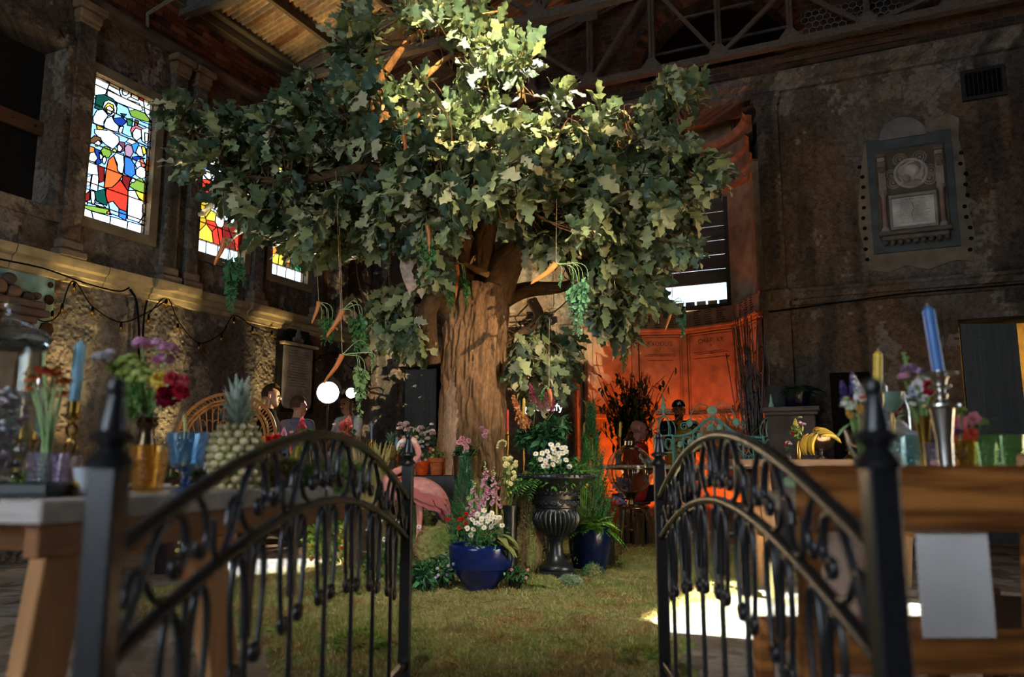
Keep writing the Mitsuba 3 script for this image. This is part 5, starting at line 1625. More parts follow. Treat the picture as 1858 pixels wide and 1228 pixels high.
for sx, kx, fx, fy in ((760, 759, 751, 1012), (764, 763, 764, 1030)):
    dd = .02 if sx == 760 else -.02
    a_, b_, c_ = fl(sx, 915, dd), fl(kx, 958, dd), fl(fx, fy, dd)
    c_[2] = max(c_[2], .03)
    part(k, 'leg', tube(np.vstack([spline([a_, b_], 8), spline([b_, c_], 10)[1:]]), np.r_[np.linspace(.026, .012, 7), .016, .014, np.linspace(.010, .009, 8)], 8), 'satin', 'd2857c', smooth=True)
    for t in (-.5, 0, .5):
        part(k, 'toe', tube([c_, c_ + cam(math.sin(t) * .07, -math.cos(t) * .07, -.012)], [.009, .005], 6), 'satin', 'd2857c', smooth=True)
# black box with terracotta pots, metal bucket, pumpkin lantern behind the flamingo
BX = foot(800, 7.0)
W7 = lambda p: place(p, rz(YAW), BX)
ztop = at(800, 862, 6.85)[2]
single('black_box', W7(box((-.24, -.14, 0), (.17, .15, ztop), .006)), 'satin', 'plain black display box behind the flamingo with terracotta pots on it', 'box', '121314')


def terracotta(lab, px, d, z, r, h, col, leaves, heads):
    k = thing('terracotta_pot', lab, 'plant pot')
    c = foot(px, d, z)
    part(k, 'pot', lathe([(.001, 0), (r * .66, 0), (r * .70, .004), (r * .92, h * .74), (r * 1.04, h * .75), (r * 1.06, h * .98), (r * 1.0, h), (r * .9, h), (r * .88, h * .85), (.001, h * .84)], 28, c), 'matte', col, smooth=40)
    part(k, 'foliage', bush(c + [0, 0, h + .03], (r * 1.3, r * 1.2, .06), 90, .035, leaves, rng, .5), 'leaf', kind='stuff')
    for i in range(7):
        rosette(k, c + cam(rng.uniform(-1, 1) * r * 1.3, -r * rng.uniform(.2, 1.1), h + rng.uniform(-.03, .08)), cam(rng.normal(0, .4), -1, .4), .013, heads[i % len(heads)])
    return k


terracotta('terracotta pot with chalky bloom, right one of two on the black box', 792, 6.93, ztop, .066, .145, 'b0613c', ['4a7038', '5d8446', '3a5c32'], [['c84a6a', 'd87a90'], ['d8c06a', 'e0d090']])
terracotta('orange glazed pot with trailing pink flowers, beside the chalky terracotta pot', 766, 6.93, ztop, .07, .12, 'b8481e', ['4a7038', '5d8446', '3a5c32'], [['d88aa0', 'e8b0c0'], ['c8506a', 'd87a8a']])
k = thing('pumpkin_lantern', 'orange and white ribbed pumpkin-shaped lantern behind the flamingo\'s neck', 'lantern')
pc = foot(735, 7.15, 0.6)
part(k, 'shade', lathe([(.03, -.14), (.09, -.13), (.125, -.06), (.132, 0), (.12, .07), (.08, .125), (.03, .135), (.001, .12)], 48, pc, fl=12, fa=.1), 'gloss', 'd8dcd4', smooth=60)
for i in range(6):
    w = i * PI / 3 + .3
    e = np.array([math.cos(w), math.sin(w), 0])
    part(k, 'rib', tube(spline([pc + e * .05 + [0, 0, -.14], pc + e * .13 + [0, 0, -.03], pc + e * .10 + [0, 0, .10], pc + e * .03 + [0, 0, .14]], 12), .016, 7), 'satin', 'd0662a')
part(k, 'stand', lathe([(.001, -.6), (.09, -.6), (.06, -.14), (.001, -.13)], 18, pc), 'wood_z', '3a2c22')
k = thing('metal_bucket', 'embossed grey metal bucket of pink cosmos and ferns before the trunk', 'bucket')
c = foot(838, 6.75, 0)
z0 = at(838, 872, 6.7)[2]
part(k, 'bucket', lathe([(.001, z0), (.066, z0), (.070, z0 + .02), (.078, z0 + .14), (.082, z0 + .15), (.08, z0 + .165), (.086, z0 + .19), (.086, z0 + .20), (.078, z0 + .20), (.001, z0 + .19)], 30, c), 'metal', '8a8478', smooth=40)
part(k, 'foliage', bush(c + [0, 0, z0 + .24], (.11, .1, .06), 120, .06, ['2f5534', '3f6b3c', '24462c'], rng, .4), 'leaf', kind='stuff')
hs = [at(x, y, 6.6) for x, y in ((873, 778), (882, 783), (879, 791), (838, 796), (832, 803), (842, 806), (846, 812), (850, 800), (845, 820))]
part(k, 'stem', stems(c + [0, 0, z0 + .15], hs, '5a7440'), 'matte')
for h in hs:
    rosette(k, h, cam(rng.normal(0, .5), -.8, .6), .026, [['d89aa8', 'e0b0ba'], ['c88a98', 'd8a4ae']][rng.integers(2)])
single('wooden_stool', [lathe([(.001, 0), (.09, 0), (.08, .02), (.075, z0 - .02), (.085, z0 - .015), (.085, z0 - .002), (.001, z0 - .002)], 20, c)], 'wood_z', 'turned wooden block under the embossed metal bucket', 'stool', '4a3a2c')
k = thing('fern_plant', 'feathery green fern with a cream crozier in a brass pot before the trunk', 'plant')
c = foot(895, 6.55, .0)
zc = .62
part(k, 'pot', lathe([(.001, 0), (.05, 0), (.05, zc - .02), (.06, zc + .06), (.054, zc + .06), (.001, zc + .05)], 20, c), 'metal', '8a6a34', smooth=40)
for i in range(26):
    a = rng.uniform(0, 2 * PI)
    part(k, 'fern_frond', frond(c + [0, 0, zc + .05], cam(math.cos(a), math.sin(a), rng.uniform(.3, 1.3)), rng.uniform(.14, .24), ['2f5c34', '3f7040', '28502f'], rng, 13, .4, .2), 'leaf')
part(k, 'crozier', [(*ball(p, .014 * (1 - .4 * i / 9), 1), ['d8cc88', 'e6dca0'][i % 2]) for i, p in enumerate(spline([at(903, 812, 6.45), at(905, 803, 6.43), at(912, 799, 6.43), at(919, 803, 6.43), at(917, 809, 6.43)], 10))], 'matte')
k = thing('cream_flower_plant', 'spray of cream flowers lit bright beside the urn rim', 'plant')
c = foot(925, 5.9, .0)
hs = []
for i in range(26):
    h = at(rng.uniform(914, 938), rng.uniform(826, 882), 5.85 + rng.uniform(-.08, .08))
    hs.append(h)
    rosette(k, h, cam(rng.normal(0, .6), -.8, .5), .018, ['f2e8b8', 'e8dc98', 'fff6d0'])
part(k, 'stem', stems(c + [0, 0, .55], hs[::2], '6a7a40'), 'matte')
part(k, 'foliage', bush(at(925, 850, 5.9), (.06, .05, .13), 70, .06, ['7a8a48', '98a05a', '55703a'], rng, .3), 'leaf', kind='stuff')
part(k, 'pot', lathe([(.001, 0), (.045, 0), (.045, .5), (.055, .56), (.05, .56), (.001, .54)], 16, c), 'iron', smooth=40)
# candles between the trunk and the urn


def candle(lab, px, y0, y1, d, col, r=None, tilt=0.0, holder=None, hm='metal', hc='9a7434', zt=None, base='taper_candle', grp=None):
    k = thing(base, lab, 'candle', grp)
    p, q = at(px, y1, d), at(px + tilt, y0, d)
    L = np.linalg.norm(q - p)
    r = r or 0.011
    ax = (q - p) / L
    M = frame(ax)
    v, f = lathe([(.001, 0), (r, 0), (r, L * .93), (r * .8, L * .965), (r * .3, L), (.001, L)], 28)
    part(k, 'wax', (v[:, [0, 2, 1]] * [1, 1, -1] @ M.T + p, f), 'satin', col, smooth=45)
    part(k, 'wick', tube([q, q + ax * .008], .0012, 5), 'matte', 'e0d8cc')
    if holder:
        kk = thing('candlestick', holder, 'candlestick')
        zb = zt if zt is not None else 0
        h = p[2] - zb
        prof = [(.001, 0), (.038, 0), (.036, .008), (.022, .016), (.010, .03), (.008, h * .3), (.013, h * .36), (.007, h * .42), (.007, h * .7), (.014, h * .76), (.010, h * .82), (.018, h - .02), (.0135, h - .016), (.0135, h + .012), (.001, h + .006)]
        part(kk, 'stem', lathe(prof, 20, (p[0], p[1], zb)), hm, hc, smooth=50)
        part(kk, 'drip_pan', lathe([(.012, h - .022), (.024, h - .016), (.025, h - .012), (.012, h - .016)], 20, (p[0], p[1], zb)), hm, hc, smooth=50)
    return k


candle('red candle in brass beside the trunk, before the inscription boards', 921, 742, 785, 6.9, 'b82a20', .013, 0, 'tall brass candlestick behind the black urn holding a red candle')
candle('yellow candle among the orange and pink plumes', 950, 722, 770, 6.5, 'd0a63c', .012, 1, 'tall brass candlestick hidden in the plumed plant')
# ------------------------------------------------------------------ the globe lantern on its tall stand
k = thing('globe_lantern', 'glass globe lantern with brass ribs on a four legged stand', 'lantern')
LC = foot(1147, 7.8)
zc = at(1147, 852, 7.8)[2]
R = .222
part(k, 'globe', ball(LC + [0, 0, zc], R * .965, 4), 'pane', 'e4ece8', smooth=True)
for i in range(8):
    w = i * PI / 4 + .2
    u = np.linspace(-1.45, 1.45, 24)
    part(k, 'rib', tube(np.stack([LC[0] + R * np.cos(u) * math.cos(w), LC[1] + R * np.cos(u) * math.sin(w), zc + R * np.sin(u)], 1), .006, 6, flat=.6), 'metal', '8a7048')
w = np.linspace(0, 2 * PI, 41)[:-1]
part(k, 'equator_ring', tube(np.stack([LC[0] + R * 1.02 * np.cos(w), LC[1] + R * 1.02 * np.sin(w), np.full(40, zc + .01)], 1), .009, 8, closed=True), 'metal', '7a6240')
part(k, 'crown', lathe([(.001, R - .02), (.085, R - .03), (.09, R - .01), (.055, R + .01), (.05, R + .05), (.06, R + .055), (.05, R + .075), (.03, R + .09), (.036, R + .105), (.02, R + .125), (.012, R + .14), (.016, R + .155), (.006, R + .175), (.001, R + .18)], 24, LC + [0, 0, zc]), 'metal', '7a6c50', smooth=40)
part(k, 'base', lathe([(.001, -R - .135), (.085, -R - .135), (.09, -R - .12), (.045, -R - .10), (.035, -R - .06), (.05, -R - .03), (.075, -R + .01), (.001, -R + .02)], 24, LC + [0, 0, zc]), 'metal', '7a6240', smooth=40)
zt = zc - R - .13
part(k, 'table_ring', tube(np.stack([LC[0] + .165 * np.cos(w), LC[1] + .165 * np.sin(w), np.full(40, zt)], 1), .011, 8, closed=True), 'metal', '8a6c3c')
part(k, 'table_plate', lathe([(.001, -.008), (.16, -.008), (.16, .0), (.001, .0)], 24, LC + [0, 0, zt]), 'metal', '5a4a30')
for i in range(4):
    a = YAW + PI / 4 + i * PI / 2 + .25
    e = np.array([math.cos(a), math.sin(a), 0])
    part(k, 'leg', tube([LC + e * .15 + [0, 0, zt], LC + e * .29], .0115, 6), 'metal', '9a7a44')
part(k, 'plumb_bar', join([tube([LC + [0, 0, zt], LC + [0, 0, zt - .20]], .008, 6), ball(LC + [0, 0, zt - .21], .018, 1)]), 'metal', '8a6c3c')
part(k, 'strut', tube([LC + cam(-.2, -.1, zt * .45), LC + cam(0, 0, zt - .14)], .009, 6), 'metal', '9a7a44')
k = thing('phlox_plant', 'mauve flower clusters hanging behind the globe lantern', 'plant')
pc = foot(1130, 8.25, .0)
part(k, 'foliage', bush(pc + [0, 0, .62], (.12, .1, .16), 110, .06, ['2f5534', '3f6b3c'], rng, .3), 'leaf', kind='stuff')
for i in range(11):
    pompon(k, at(rng.uniform(1112, 1142), rng.uniform(872, 915), 8.1), .05, ['9a78a8', 'b090bc', '86649a', 'c4a8cc'], 26, 'flower_head', .35)
part(k, 'stand', lathe([(.001, 0), (.09, 0), (.03, .04), (.03, .5), (.10, .52), (.10, .56), (.001, .56)], 16, pc), 'iron', smooth=40)
# log edging behind the stand
for i in range(7):
    c = foot(1128 + 9 * i, 8.6 + .05 * (i % 3), 0)
    single('log', lathe([(.001, 0), (.05, 0), (.05, .30 + .04 * (i % 3)), (.042, .31 + .04 * (i % 3)), (.001, .31 + .04 * (i % 3))], 12, c), 'bark', ['first', 'second', 'third', 'fourth', 'fifth', 'sixth', 'last'][i] + ' of the upright edging logs behind the lantern stand, counted from the urn', 'log', ['5a4636', '4a3a2e', '6a5240'][i % 3], group='upright logs of the edging', smooth=40)
# ================================================================== what stands on the left table
rng = np.random.default_rng(60)


def onL(px, d):
    return foot(px, d, TZ)


def hob(R0, R1, h, nb=22, rows=7, amp=.0022, n=132, wall=.0045, foot_r=None):
    """pressed glass tumbler with rounded studs, closed solid"""
    zs = np.linspace(.006, h * .86, rows * 6 + 1)
    w = np.arange(n) * 2 * PI / n
    out = []
    for z in zs:
        r = R0 + (R1 - R0) * (z / h)
        row = z / (h * .86) * rows
        ph = (math.floor(row) % 2) * .5
        out.append(r + amp * np.abs(np.sin((w * nb / 2) + ph * PI)) * abs(math.sin(row * PI)))
    rings = [np.full(n, .001), np.full(n, R0 * .9)] + out + [np.full(n, R1), np.full(n, R1 - wall * .5), np.full(n, R1 - wall)] + [np.full(n, R0 + (R1 - R0) * .2 - wall), np.full(n, .001)]
    z = np.r_[0, 0, zs, h - .001, h, h - .001, h * .12, h * .10]
    v = np.stack([np.array(rings) * np.cos(w), np.array(rings) * np.sin(w), np.repeat(z[:, None], n, 1)], -1)
    m = len(z)
    i, j = np.meshgrid(np.arange(m - 1), np.arange(n), indexing='ij')
    q = np.stack([i * n + j, i * n + (j + 1) % n, (i + 1) * n + (j + 1) % n, (i + 1) * n + j], -1).reshape(-1, 4)
    return v.reshape(-1, 3), np.vstack([q[:, [0, 1, 2]], q[:, [0, 2, 3]]])


def tumbler(lab, c, R0, R1, h, col, milk, grp=None, **kw):
    v, f = hob(R0, R1, h, **kw)
    return single('glass_tumbler', (v + c, f), 'pressed_glass', lab, 'glass', col, milk, smooth=40, group=grp)


tumbler('amber studded glass tumbler before the brass vase', onL(267, 2.06), .034, .046, .118, 'fae8b4', 'd09a30')
tumbler('lilac studded tumbler holding the orange flowers', onL(83, 1.98), .040, .047, .098, 'f3f2f9', 'b0acc8')
tumbler('second lilac studded tumbler, just right of the one with orange flowers', onL(112, 2.12), .036, .043, .092, 'f3f2f9', 'b0acc8')
k = thing('glass_goblet', 'blue studded glass goblet with teal rim between the amber tumbler and the pineapple', 'goblet')
c = onL(335, 2.05)
v, f = hob(.036, .053, .088, nb=20, rows=5)
part(k, 'bowl', (v + c + [0, 0, .062], f), 'pressed_glass', 'e0effa', '78b0dc', smooth=40)
part(k, 'stem', lathe([(.001, 0), (.036, 0), (.037, .003), (.02, .010), (.010, .022), (.014, .034), (.009, .044), (.02, .058), (.028, .0625), (.001, .0625)], 28, c), 'pressed_glass', 'c4defa', '3a7ad0', smooth=50)
# pineapple
k = thing('pineapple', 'ripe pineapple with grey-green crown on the plank table', 'pineapple')
c = onL(425, 2.42)
hh, rr = .185, .079
part(k, 'body', lathe([(.001, 0), (rr * .6, .002), (rr * .86, hh * .15), (rr * .97, hh * .4), (rr * .97, hh * .6), (rr * .84, hh * .82), (rr * .55, hh * .97), (.001, hh)], 24, c), 'matte', '4a5a30', smooth=True)
for i in range(9):
    t = (i + .5) / 9
    r = np.interp(t, [0, .15, .4, .6, .82, 1], [rr * .6, rr * .86, rr * .97, rr * .97, rr * .84, rr * .55])
    n = 13
    for j in range(n):
        a = 2 * PI * (j + .5 * (i % 2)) / n
        e = np.array([math.cos(a), math.sin(a), .15 * (t - .5)])
        M = frame(e)
        s = r * PI / n * .92
        v, f = ball((0, 0, 0), (s, .010, hh / 9 * .60), 1)
        kk = part(k, 'eye', (v @ M.T + c + e * (r - .002) + [0, 0, t * hh], f), 'matte', ['cdbd8c', 'bcae7c', 'd8c898', 'b0a870'][(i + j) % 4])
        if math.cos(a - math.atan2(-c[1], -c[0])) > .1:
            part(kk, 'tip', ball(c + e * (r + .008) + [0, 0, t * hh], (.006, .006, .005), 0), 'matte', 'f0e6d0')
for i in range(46):
    a, t = i * 2.4, i / 46
    d = np.array([math.cos(a) * (1.0 - .75 * t), math.sin(a) * (1.0 - .75 * t), .75 + 1.6 * t])
    l = .055 + .055 * t
    part(k, 'crown_leaf', place(blade(l, .020, .35 * (1 - t), .5, 5), frame(d), c + [math.cos(a) * .016, math.sin(a) * .016, hh - .006 + .055 * t]), 'leaf', ['a9b8a8', 'bccabc', '8fa392'][i % 3], 'b0bfb0', smooth=True)
# blue candle on a twisted brass stick
candle('pale blue taper candle leaning on its brass stick beside the orange flowers', 134, 620, 738, 2.12, '86bcd4', .0145, 13)
k = thing('candlestick', 'twisted brass candlestick carrying the pale blue candle', 'candlestick')
top = at(134, 738, 2.12)
b = np.array([top[0], top[1], TZ])
hz_ = top[2] - TZ
for ph in (0, PI):
    w = np.linspace(0, 4 * PI, 40)
    part(k, 'twist', tube(np.stack([b[0] + .012 * np.cos(w + ph), b[1] + .012 * np.sin(w + ph), np.linspace(TZ + .012, top[2] - .03, 40)], 1), .0045, 6), 'metal', 'b08a48')
part(k, 'foot', lathe([(.001, 0), (.042, 0), (.04, .006), (.015, .014), (.001, .016)], 20, b), 'metal', 'a07c3c', smooth=40)
part(k, 'cup', lathe([(.001, hz_ - .035), (.012, hz_ - .035), (.022, hz_ - .028), (.023, hz_ - .022), (.015, hz_ - .018), (.0165, hz_ + .014), (.0152, hz_ + .014), (.0152, hz_ - .001), (.001, hz_ - .001)], 20, b), 'metal', 'b08a48', smooth=40)
# flowers in the lilac tumbler
k = thing('orange_flowers', 'orange-red daisies standing in the lilac tumbler', 'flowers')
c = onL(83, 1.98) + [0, 0, .016]
hs = [(58, 684), (80, 668), (105, 668), (116, 688), (56, 700), (112, 712), (72, 676), (98, 672)]
hp = []
for i, (x, y) in enumerate(hs):
    h = at(x, y, 1.98 + rng.uniform(-.04, .04))
    hp.append(h)
    fk = part(k, 'flower', ring(h, cam(rng.normal(0, .5), -.35, .9), .004, .024, 18, -.005, .17, rng), 'petal', ['c05a2c', 'b0442a', 'd07a50', 'a83e24'][i % 4], smooth=False)
    part(fk, 'eye', disc(h, cam(0, -.3, .9), .009, .007), 'matte', '5a3a1c')
ts = []
for h in hp:
    b_ = c + rng.normal(0, .008, 3) * [1, 1, 0]
    ts.append((*tube(spline([b_, b_ + (h - b_) * [.3, .3, .55], h], 9), .0032, 6, cap=False), '93ad78'))
part(k, 'stem', ts, 'satin')
# brass vase with the mixed bouquet
k = thing('brass_vase', 'dark brass vase with flared lip behind the amber tumbler', 'vase')
vc = onL(259, 2.24)
vh = at(259, 757, 2.24)[2] - TZ
part(k, 'vase', lathe([(.001, 0), (.035, 0), (.036, .006), (.022, .02), (.030, vh * .3), (.034, vh * .45), (.022, vh * .72), (.020, vh * .84), (.028, vh * .88), (.030, vh * .93), (.024, vh * .955), (.032, vh), (.029, vh), (.018, vh * .93), (.018, vh * .6), (.001, vh * .55)], 28, vc), 'metal', '6e5c46', smooth=50)
k = thing('mixed_bouquet', 'bouquet of white, pink, lime and dark red flowers in the dark brass vase', 'flowers')
mouth = vc + [0, 0, vh * .62]
BD = 2.22
heads = []
for x, y, r, cs in ((185, 652, .030, ['eceaf0', 'd8d4e0', 'f6f4f4']), (200, 640, .016, ['dcd8e4', 'e8e4ee']), (258, 626, .030, ['c890b0', 'd4a4c0', 'b87ca0']), (285, 624, .022, ['c890b0', 'd8acc4']), (305, 634, .028, ['b87898', 'cc98b4', 'c488a8']), (297, 656, .032, ['a86088', 'c088a8', '8c4870'])):
    h = at(x, y, BD + rng.uniform(-.03, .03))
    heads.append(h)
    pompon(k, h, r, cs, 70, 'flower_head', .28)
for x, y in ((212, 662), (225, 655), (238, 650), (247, 662), (232, 675), (250, 680), (240, 692), (222, 680), (262, 690), (258, 668), (270, 678), (208, 672)):
    h = at(x, y, BD + rng.uniform(-.04, .04))
    heads.append(h)
    pompon(k, h, .02, ['a8b85c', 'bcc878', '8ea848', 'c8cc80'], 34, 'lime_floret', .4)
for x, y, r, cs in ((305, 722, .034, ['5a1020', '781828', '430c18']), (322, 700, .026, ['a0182c', 'b82838', '821424']), (328, 712, .024, ['8c1628', 'a82434']), (312, 688, .022, ['a83040', 'c84a50']), (332, 690, .018, ['b84a50', 'cc6a6a']), (295, 710, .018, ['a01a2c', '7a1424']), (290, 690, .026, ['d8b848', 'e4cc68', 'c8a438'])):
    h = at(x, y, BD - .04 + rng.uniform(-.03, .03))
    heads.append(h)
    rosette(k, h, cam(rng.normal(.3, .4), -.8, .4), r, cs)
part(k, 'foliage', bush(at(245, 720, BD), (.05, .05, .055), 90, .045, ['6d9a50', '86b064', '547f40', '9cbf7c'], rng, .3), 'leaf', kind='stuff')
part(k, 'curled_leaf', place(blade(.085, .016, 1.0, .3, 7), frame(cam(-1, 0, .9)), at(203, 690, BD)), 'leaf', '6f9a5a', '8ab074', smooth=True)
ts = []
for h in heads:
    b_ = mouth + rng.normal(0, .006, 3) * [1, 1, 0]
    ts.append((*tube(spline([b_, mouth + [0, 0, vh * .38] + rng.normal(0, .006, 3), h], 9), .0026, 6, cap=False), ['8aa86a', '6f9450'][rng.integers(2)]))
part(k, 'stem', ts, 'satin')
# dishes
k = thing('tea_cup', 'small white cup with a yellow motif between the plate and the gate post', 'cup')
c = onL(158, 1.86)
part(k, 'cup', lathe([(.001, 0), (.018, 0), (.019, .006), (.028, .03), (.034, .062), (.0325, .062), (.026, .03), (.001, .008)], 28, c), 'gloss', 'e4e6ea', smooth=50)
part(k, 'yellow_motif', disc(c + cam(-.016, -.0205, .026), cam(-.6, -1, -.25), .011, .0015), 'gloss', 'd8b050')
k = thing('dark_tray', 'black rectangular tray at the near corner of the plank table', 'tray')
c = onL(30, 1.78)
tr = lambda p: place(p, rz(YAW + .05), c)
part(k, 'base', tr(box((-.17, -.05, 0), (.088, .09, .008), .003)), 'satin', '141a1a')
for a, b_ in (((-.17, -.05, .006), (.088, -.042, .030)), ((-.17, .082, .006), (.088, .09, .030)), ((.08, -.045, .006), (.088, .085, .030)), ((-.17, -.045, .006), (-.162, .085, .030))):
    part(k, 'side', tr(box(a, b_, .003)), 'satin', '18201f')
single('dinner_plate', lathe([(.001, 0), (.06, 0), (.075, .006), (.115, .014), (.116, .017), (.074, .010), (.06, .005), (.001, .005)], 44, onL(95, 2.05) + [0, 0, .002]), 'gloss', 'dark green glazed plate beside the black tray', 'plate', '2a4a3a', smooth=50)
moss_lump('moss cushion behind the black tray and the apothecary jar', onL(22, 2.3) + [0, 0, .02], (.085, .06, .032), 61, 1500, ['5a8a34', '6f9c40', '4a7430'])
moss_lump('moss mound right of the pineapple, nearer one of two at the table end', onL(520, 2.68) + [0, 0, .028], (.09, .07, .05), 62, 2600, ['6f9448', '86a85c', '587a3c', '9cb478'], h=.013)
moss_lump('wide moss mound at the far end of the plank table', onL(603, 2.72) + [0, 0, .03], (.10, .08, .052), 63, 3000, ['6f9448', '86a85c', '587a3c', '9cb478'], h=.013)
moss_lump('moss tuft between the goblet and the pineapple', onL(372, 2.5) + [0, 0, .014], (.06, .05, .03), 64, 1100, ['4a6a38', '5a7f44', '3a5830'])
# apothecary jar with sweets at the left edge of the picture
k = thing('apothecary_jar', 'tall lidded glass jar filled with pale sweets at the edge of the plank table', 'jar')
c = onL(-12, 2.02)
z = lambda y: at(0, y, 2.02)[2] - TZ
outer = [(.001, 0), (.055, 0), (.058, .006), (.03, .02), (.03, .03), (.062, .05), (.072, .09), (.076, z(720)), (.078, z(650)), (.076, z(632)), (.082, z(628))]
inner = [(r - .005, zz + .003) for r, zz in outer[::-1] if zz > .045] + [(.001, .056)]
part(k, 'glass', lathe(outer + inner, 44, c), 'glass', 'f2f4f4', smooth=50)
lid = [(.001, z(632)), (.086, z(632)), (.092, z(622)), (.10, z(612)), (.085, z(600)), (.045, z(588)), (.02, z(582)), (.014, z(574)), (.018, z(566)), (.022, z(556)), (.016, z(546)), (.001, z(543))]
part(k, 'lid', lathe(lid, 40, c), 'glass', 'f2f4f4', smooth=50)
for i in range(120):
    a, r = rng.uniform(0, 2 * PI), .058 * math.sqrt(rng.random())
    part(k, 'sweet', ball(c + [r * math.cos(a), r * math.sin(a), .068 + (z(700) - .075) * (i / 120)], (.013, .011, .010), 1), 'satin', ['e6dcd8', 'd8b8c0', 'f0ece8', 'cfc8d4'][i % 4])
# ================================================================== what stands on the right table
rng = np.random.default_rng(61)


def onR(px, d, z=None):
    return foot(px, d, TZ if z is None else z)


tumbler('teal crackled glass tumbler behind the outer post of the right gate', onR(1640, 2.25), .046, .057, .150, 'eff9f9', '6fb4b4')
tumbler('pale aqua tumbler close behind the teal one', onR(1616, 2.6), .042, .052, .155, 'ebf6f5', '90c0c0')
tumbler('clear lilac tumbler below the silver candlestick', onR(1706, 2.2), .036, .044, .128, 'f3f2f8', 'b0acc4')
tumbler('gold studded tumbler holding the pink and salmon flowers', onR(1752, 2.25), .030, .038, .135, 'fae9b4', 'c89a30')
tumbler('pale blue tumbler between the gold and the green glass', onR(1788, 2.45), .034, .042, .13, 'ebf3f8', '90b4cc')
tumbler('leaf green glass tumbler at the right edge of the table', onR(1822, 2.3), .054, .066, .152, 'ecf7e4', '70a860')
single('white_bowl', lathe([(.001, 0), (.03, 0), (.032, .006), (.052, .03), (.05, .032), (.03, .012), (.001, .010)], 36, onR(1803, 2.12)), 'gloss', 'small white bowl in front of the leaf green glass', 'bowl', 'e6e6ea', smooth=50)
k = thing('white_bowl', 'small white bowl with a gold motif beside the pale green cloth', 'bowl')
c = onR(1546, 2.35)
part(k, 'bowl', lathe([(.001, 0), (.025, 0), (.026, .005), (.034, .036), (.032, .036), (.024, .008), (.001, .007)], 36, c), 'gloss', 'e4e6ec', smooth=50)
part(k, 'gold_motif', disc(c + cam(.012, -.029, .016), cam(.4, -1, -.2), .008, .0015), 'gloss', 'd0a860')
v, f = ball((0, 0, 0), 1, 4)
v = v * (1 + .25 * (meshkit.fbm(v * 1.8 + 3, 3, 4)[:, None] - .5)) * [.11, .075, .040]
v[:, 2] = np.maximum(v[:, 2], -.008) + .008
single('linen_cloth', (v @ rz(YAW).T + onR(1480, 2.5), f), 'matte', 'smooth pale green cloth heaped on the table left of the gold-motif bowl', 'cloth', '9fb08c', smooth=True)
# candles
candle('tall yellow taper candle beside the bouquet with the purple lupin', 1593, 637, 722, 2.35, 'e2bc3a', .0125, 0)
candle('second yellow taper candle behind the tall one, leaning', 1591, 700, 752, 2.75, 'd8b040', .011, -6)


def stick(lab, px, ytop, d, col, wide=1.0, m='metal'):
    kk = thing('candlestick', lab, 'candlestick')
    t = at(px, ytop, d)
    h = t[2] - TZ
    b = (t[0], t[1], TZ)
    part(kk, 'stem', lathe([(.001, 0), (.03 * wide, 0), (.028 * wide, .006), (.012 * wide, .018), (.007 * wide, h * .3), (.011 * wide, h * .4), (.006 * wide, h * .5), (.007 * wide, h * .8), (.001, h * .82)], 24, b), m, col, smooth=50)
    part(kk, 'cup', lathe([(.001, h * .8), (.012 * wide, h * .82), (.017 * wide, h - .012), (.0165 * wide, h + .012), (.0140 * wide, h + .012), (.013 * wide, h), (.001, h)], 24, b), m, col, smooth=50)
    return kk


stick('brass candlestick under the tall yellow candle', 1593, 722, 2.35, 'a8843f')
stick('brass candlestick under the leaning yellow candle', 1591, 752, 2.75, '9a7838')
candle('big blue candle leaning in the silver candlestick', 1703, 556, 676, 2.02, '4a78b4', .0145, -20)
k = thing('candlestick', 'tall fluted silver candlestick with two wide collars', 'candlestick')
t = at(1703, 676, 2.02)
h = t[2] - TZ
b = np.array([t[0], t[1], TZ])
Z = lambda y: at(1703, y, 2.02)[2] - TZ
part(k, 'base', lathe([(.001, 0), (.05, 0), (.05, .006), (.03, .012), (.017, .022), (.019, Z(800)), (.026, Z(760)), (.03, Z(742)), (.001, Z(741))], 40, b, fl=16, fa=.06), 'metal', 'c8c4bc', smooth=60)
part(k, 'collar', lathe([(.001, Z(742)), (.03, Z(742)), (.044, Z(738)), (.043, Z(734)), (.02, Z(731)), (.014, Z(724)), (.018, Z(716)), (.012, Z(712)), (.012, Z(708)), (.001, Z(708))], 40, b), 'metal', 'd0ccc4', smooth=50)
part(k, 'neck', lathe([(.001, Z(708)), (.014, Z(708)), (.025, Z(704)), (.027, Z(700)), (.016, Z(697)), (.018, Z(690)), (.024, Z(683)), (.001, Z(683))], 40, b), 'metal', 'c8c4bc', smooth=50)
part(k, 'drip_pan', lathe([(.001, Z(684)), (.024, Z(684)), (.043, Z(680)), (.045, Z(677)), (.04, Z(676)), (.0165, Z(679)), (.0165, h + .004), (.0148, h + .004), (.001, h)], 40, b), 'metal', 'd8d4cc', smooth=50)
# brass bud vase with bouquet
k = thing('brass_vase', 'slim flared brass vase left of the silver candlestick', 'vase')
vc = onR(1684, 2.2)
vh = at(1684, 755, 2.2)[2] - TZ
part(k, 'vase', lathe([(.001, 0), (.024, 0), (.022, .008), (.012, .02), (.011, vh * .5), (.016, vh * .8), (.024, vh), (.022, vh), (.012, vh * .8), (.001, vh * .6)], 24, vc), 'metal', 'a8863e', smooth=50)


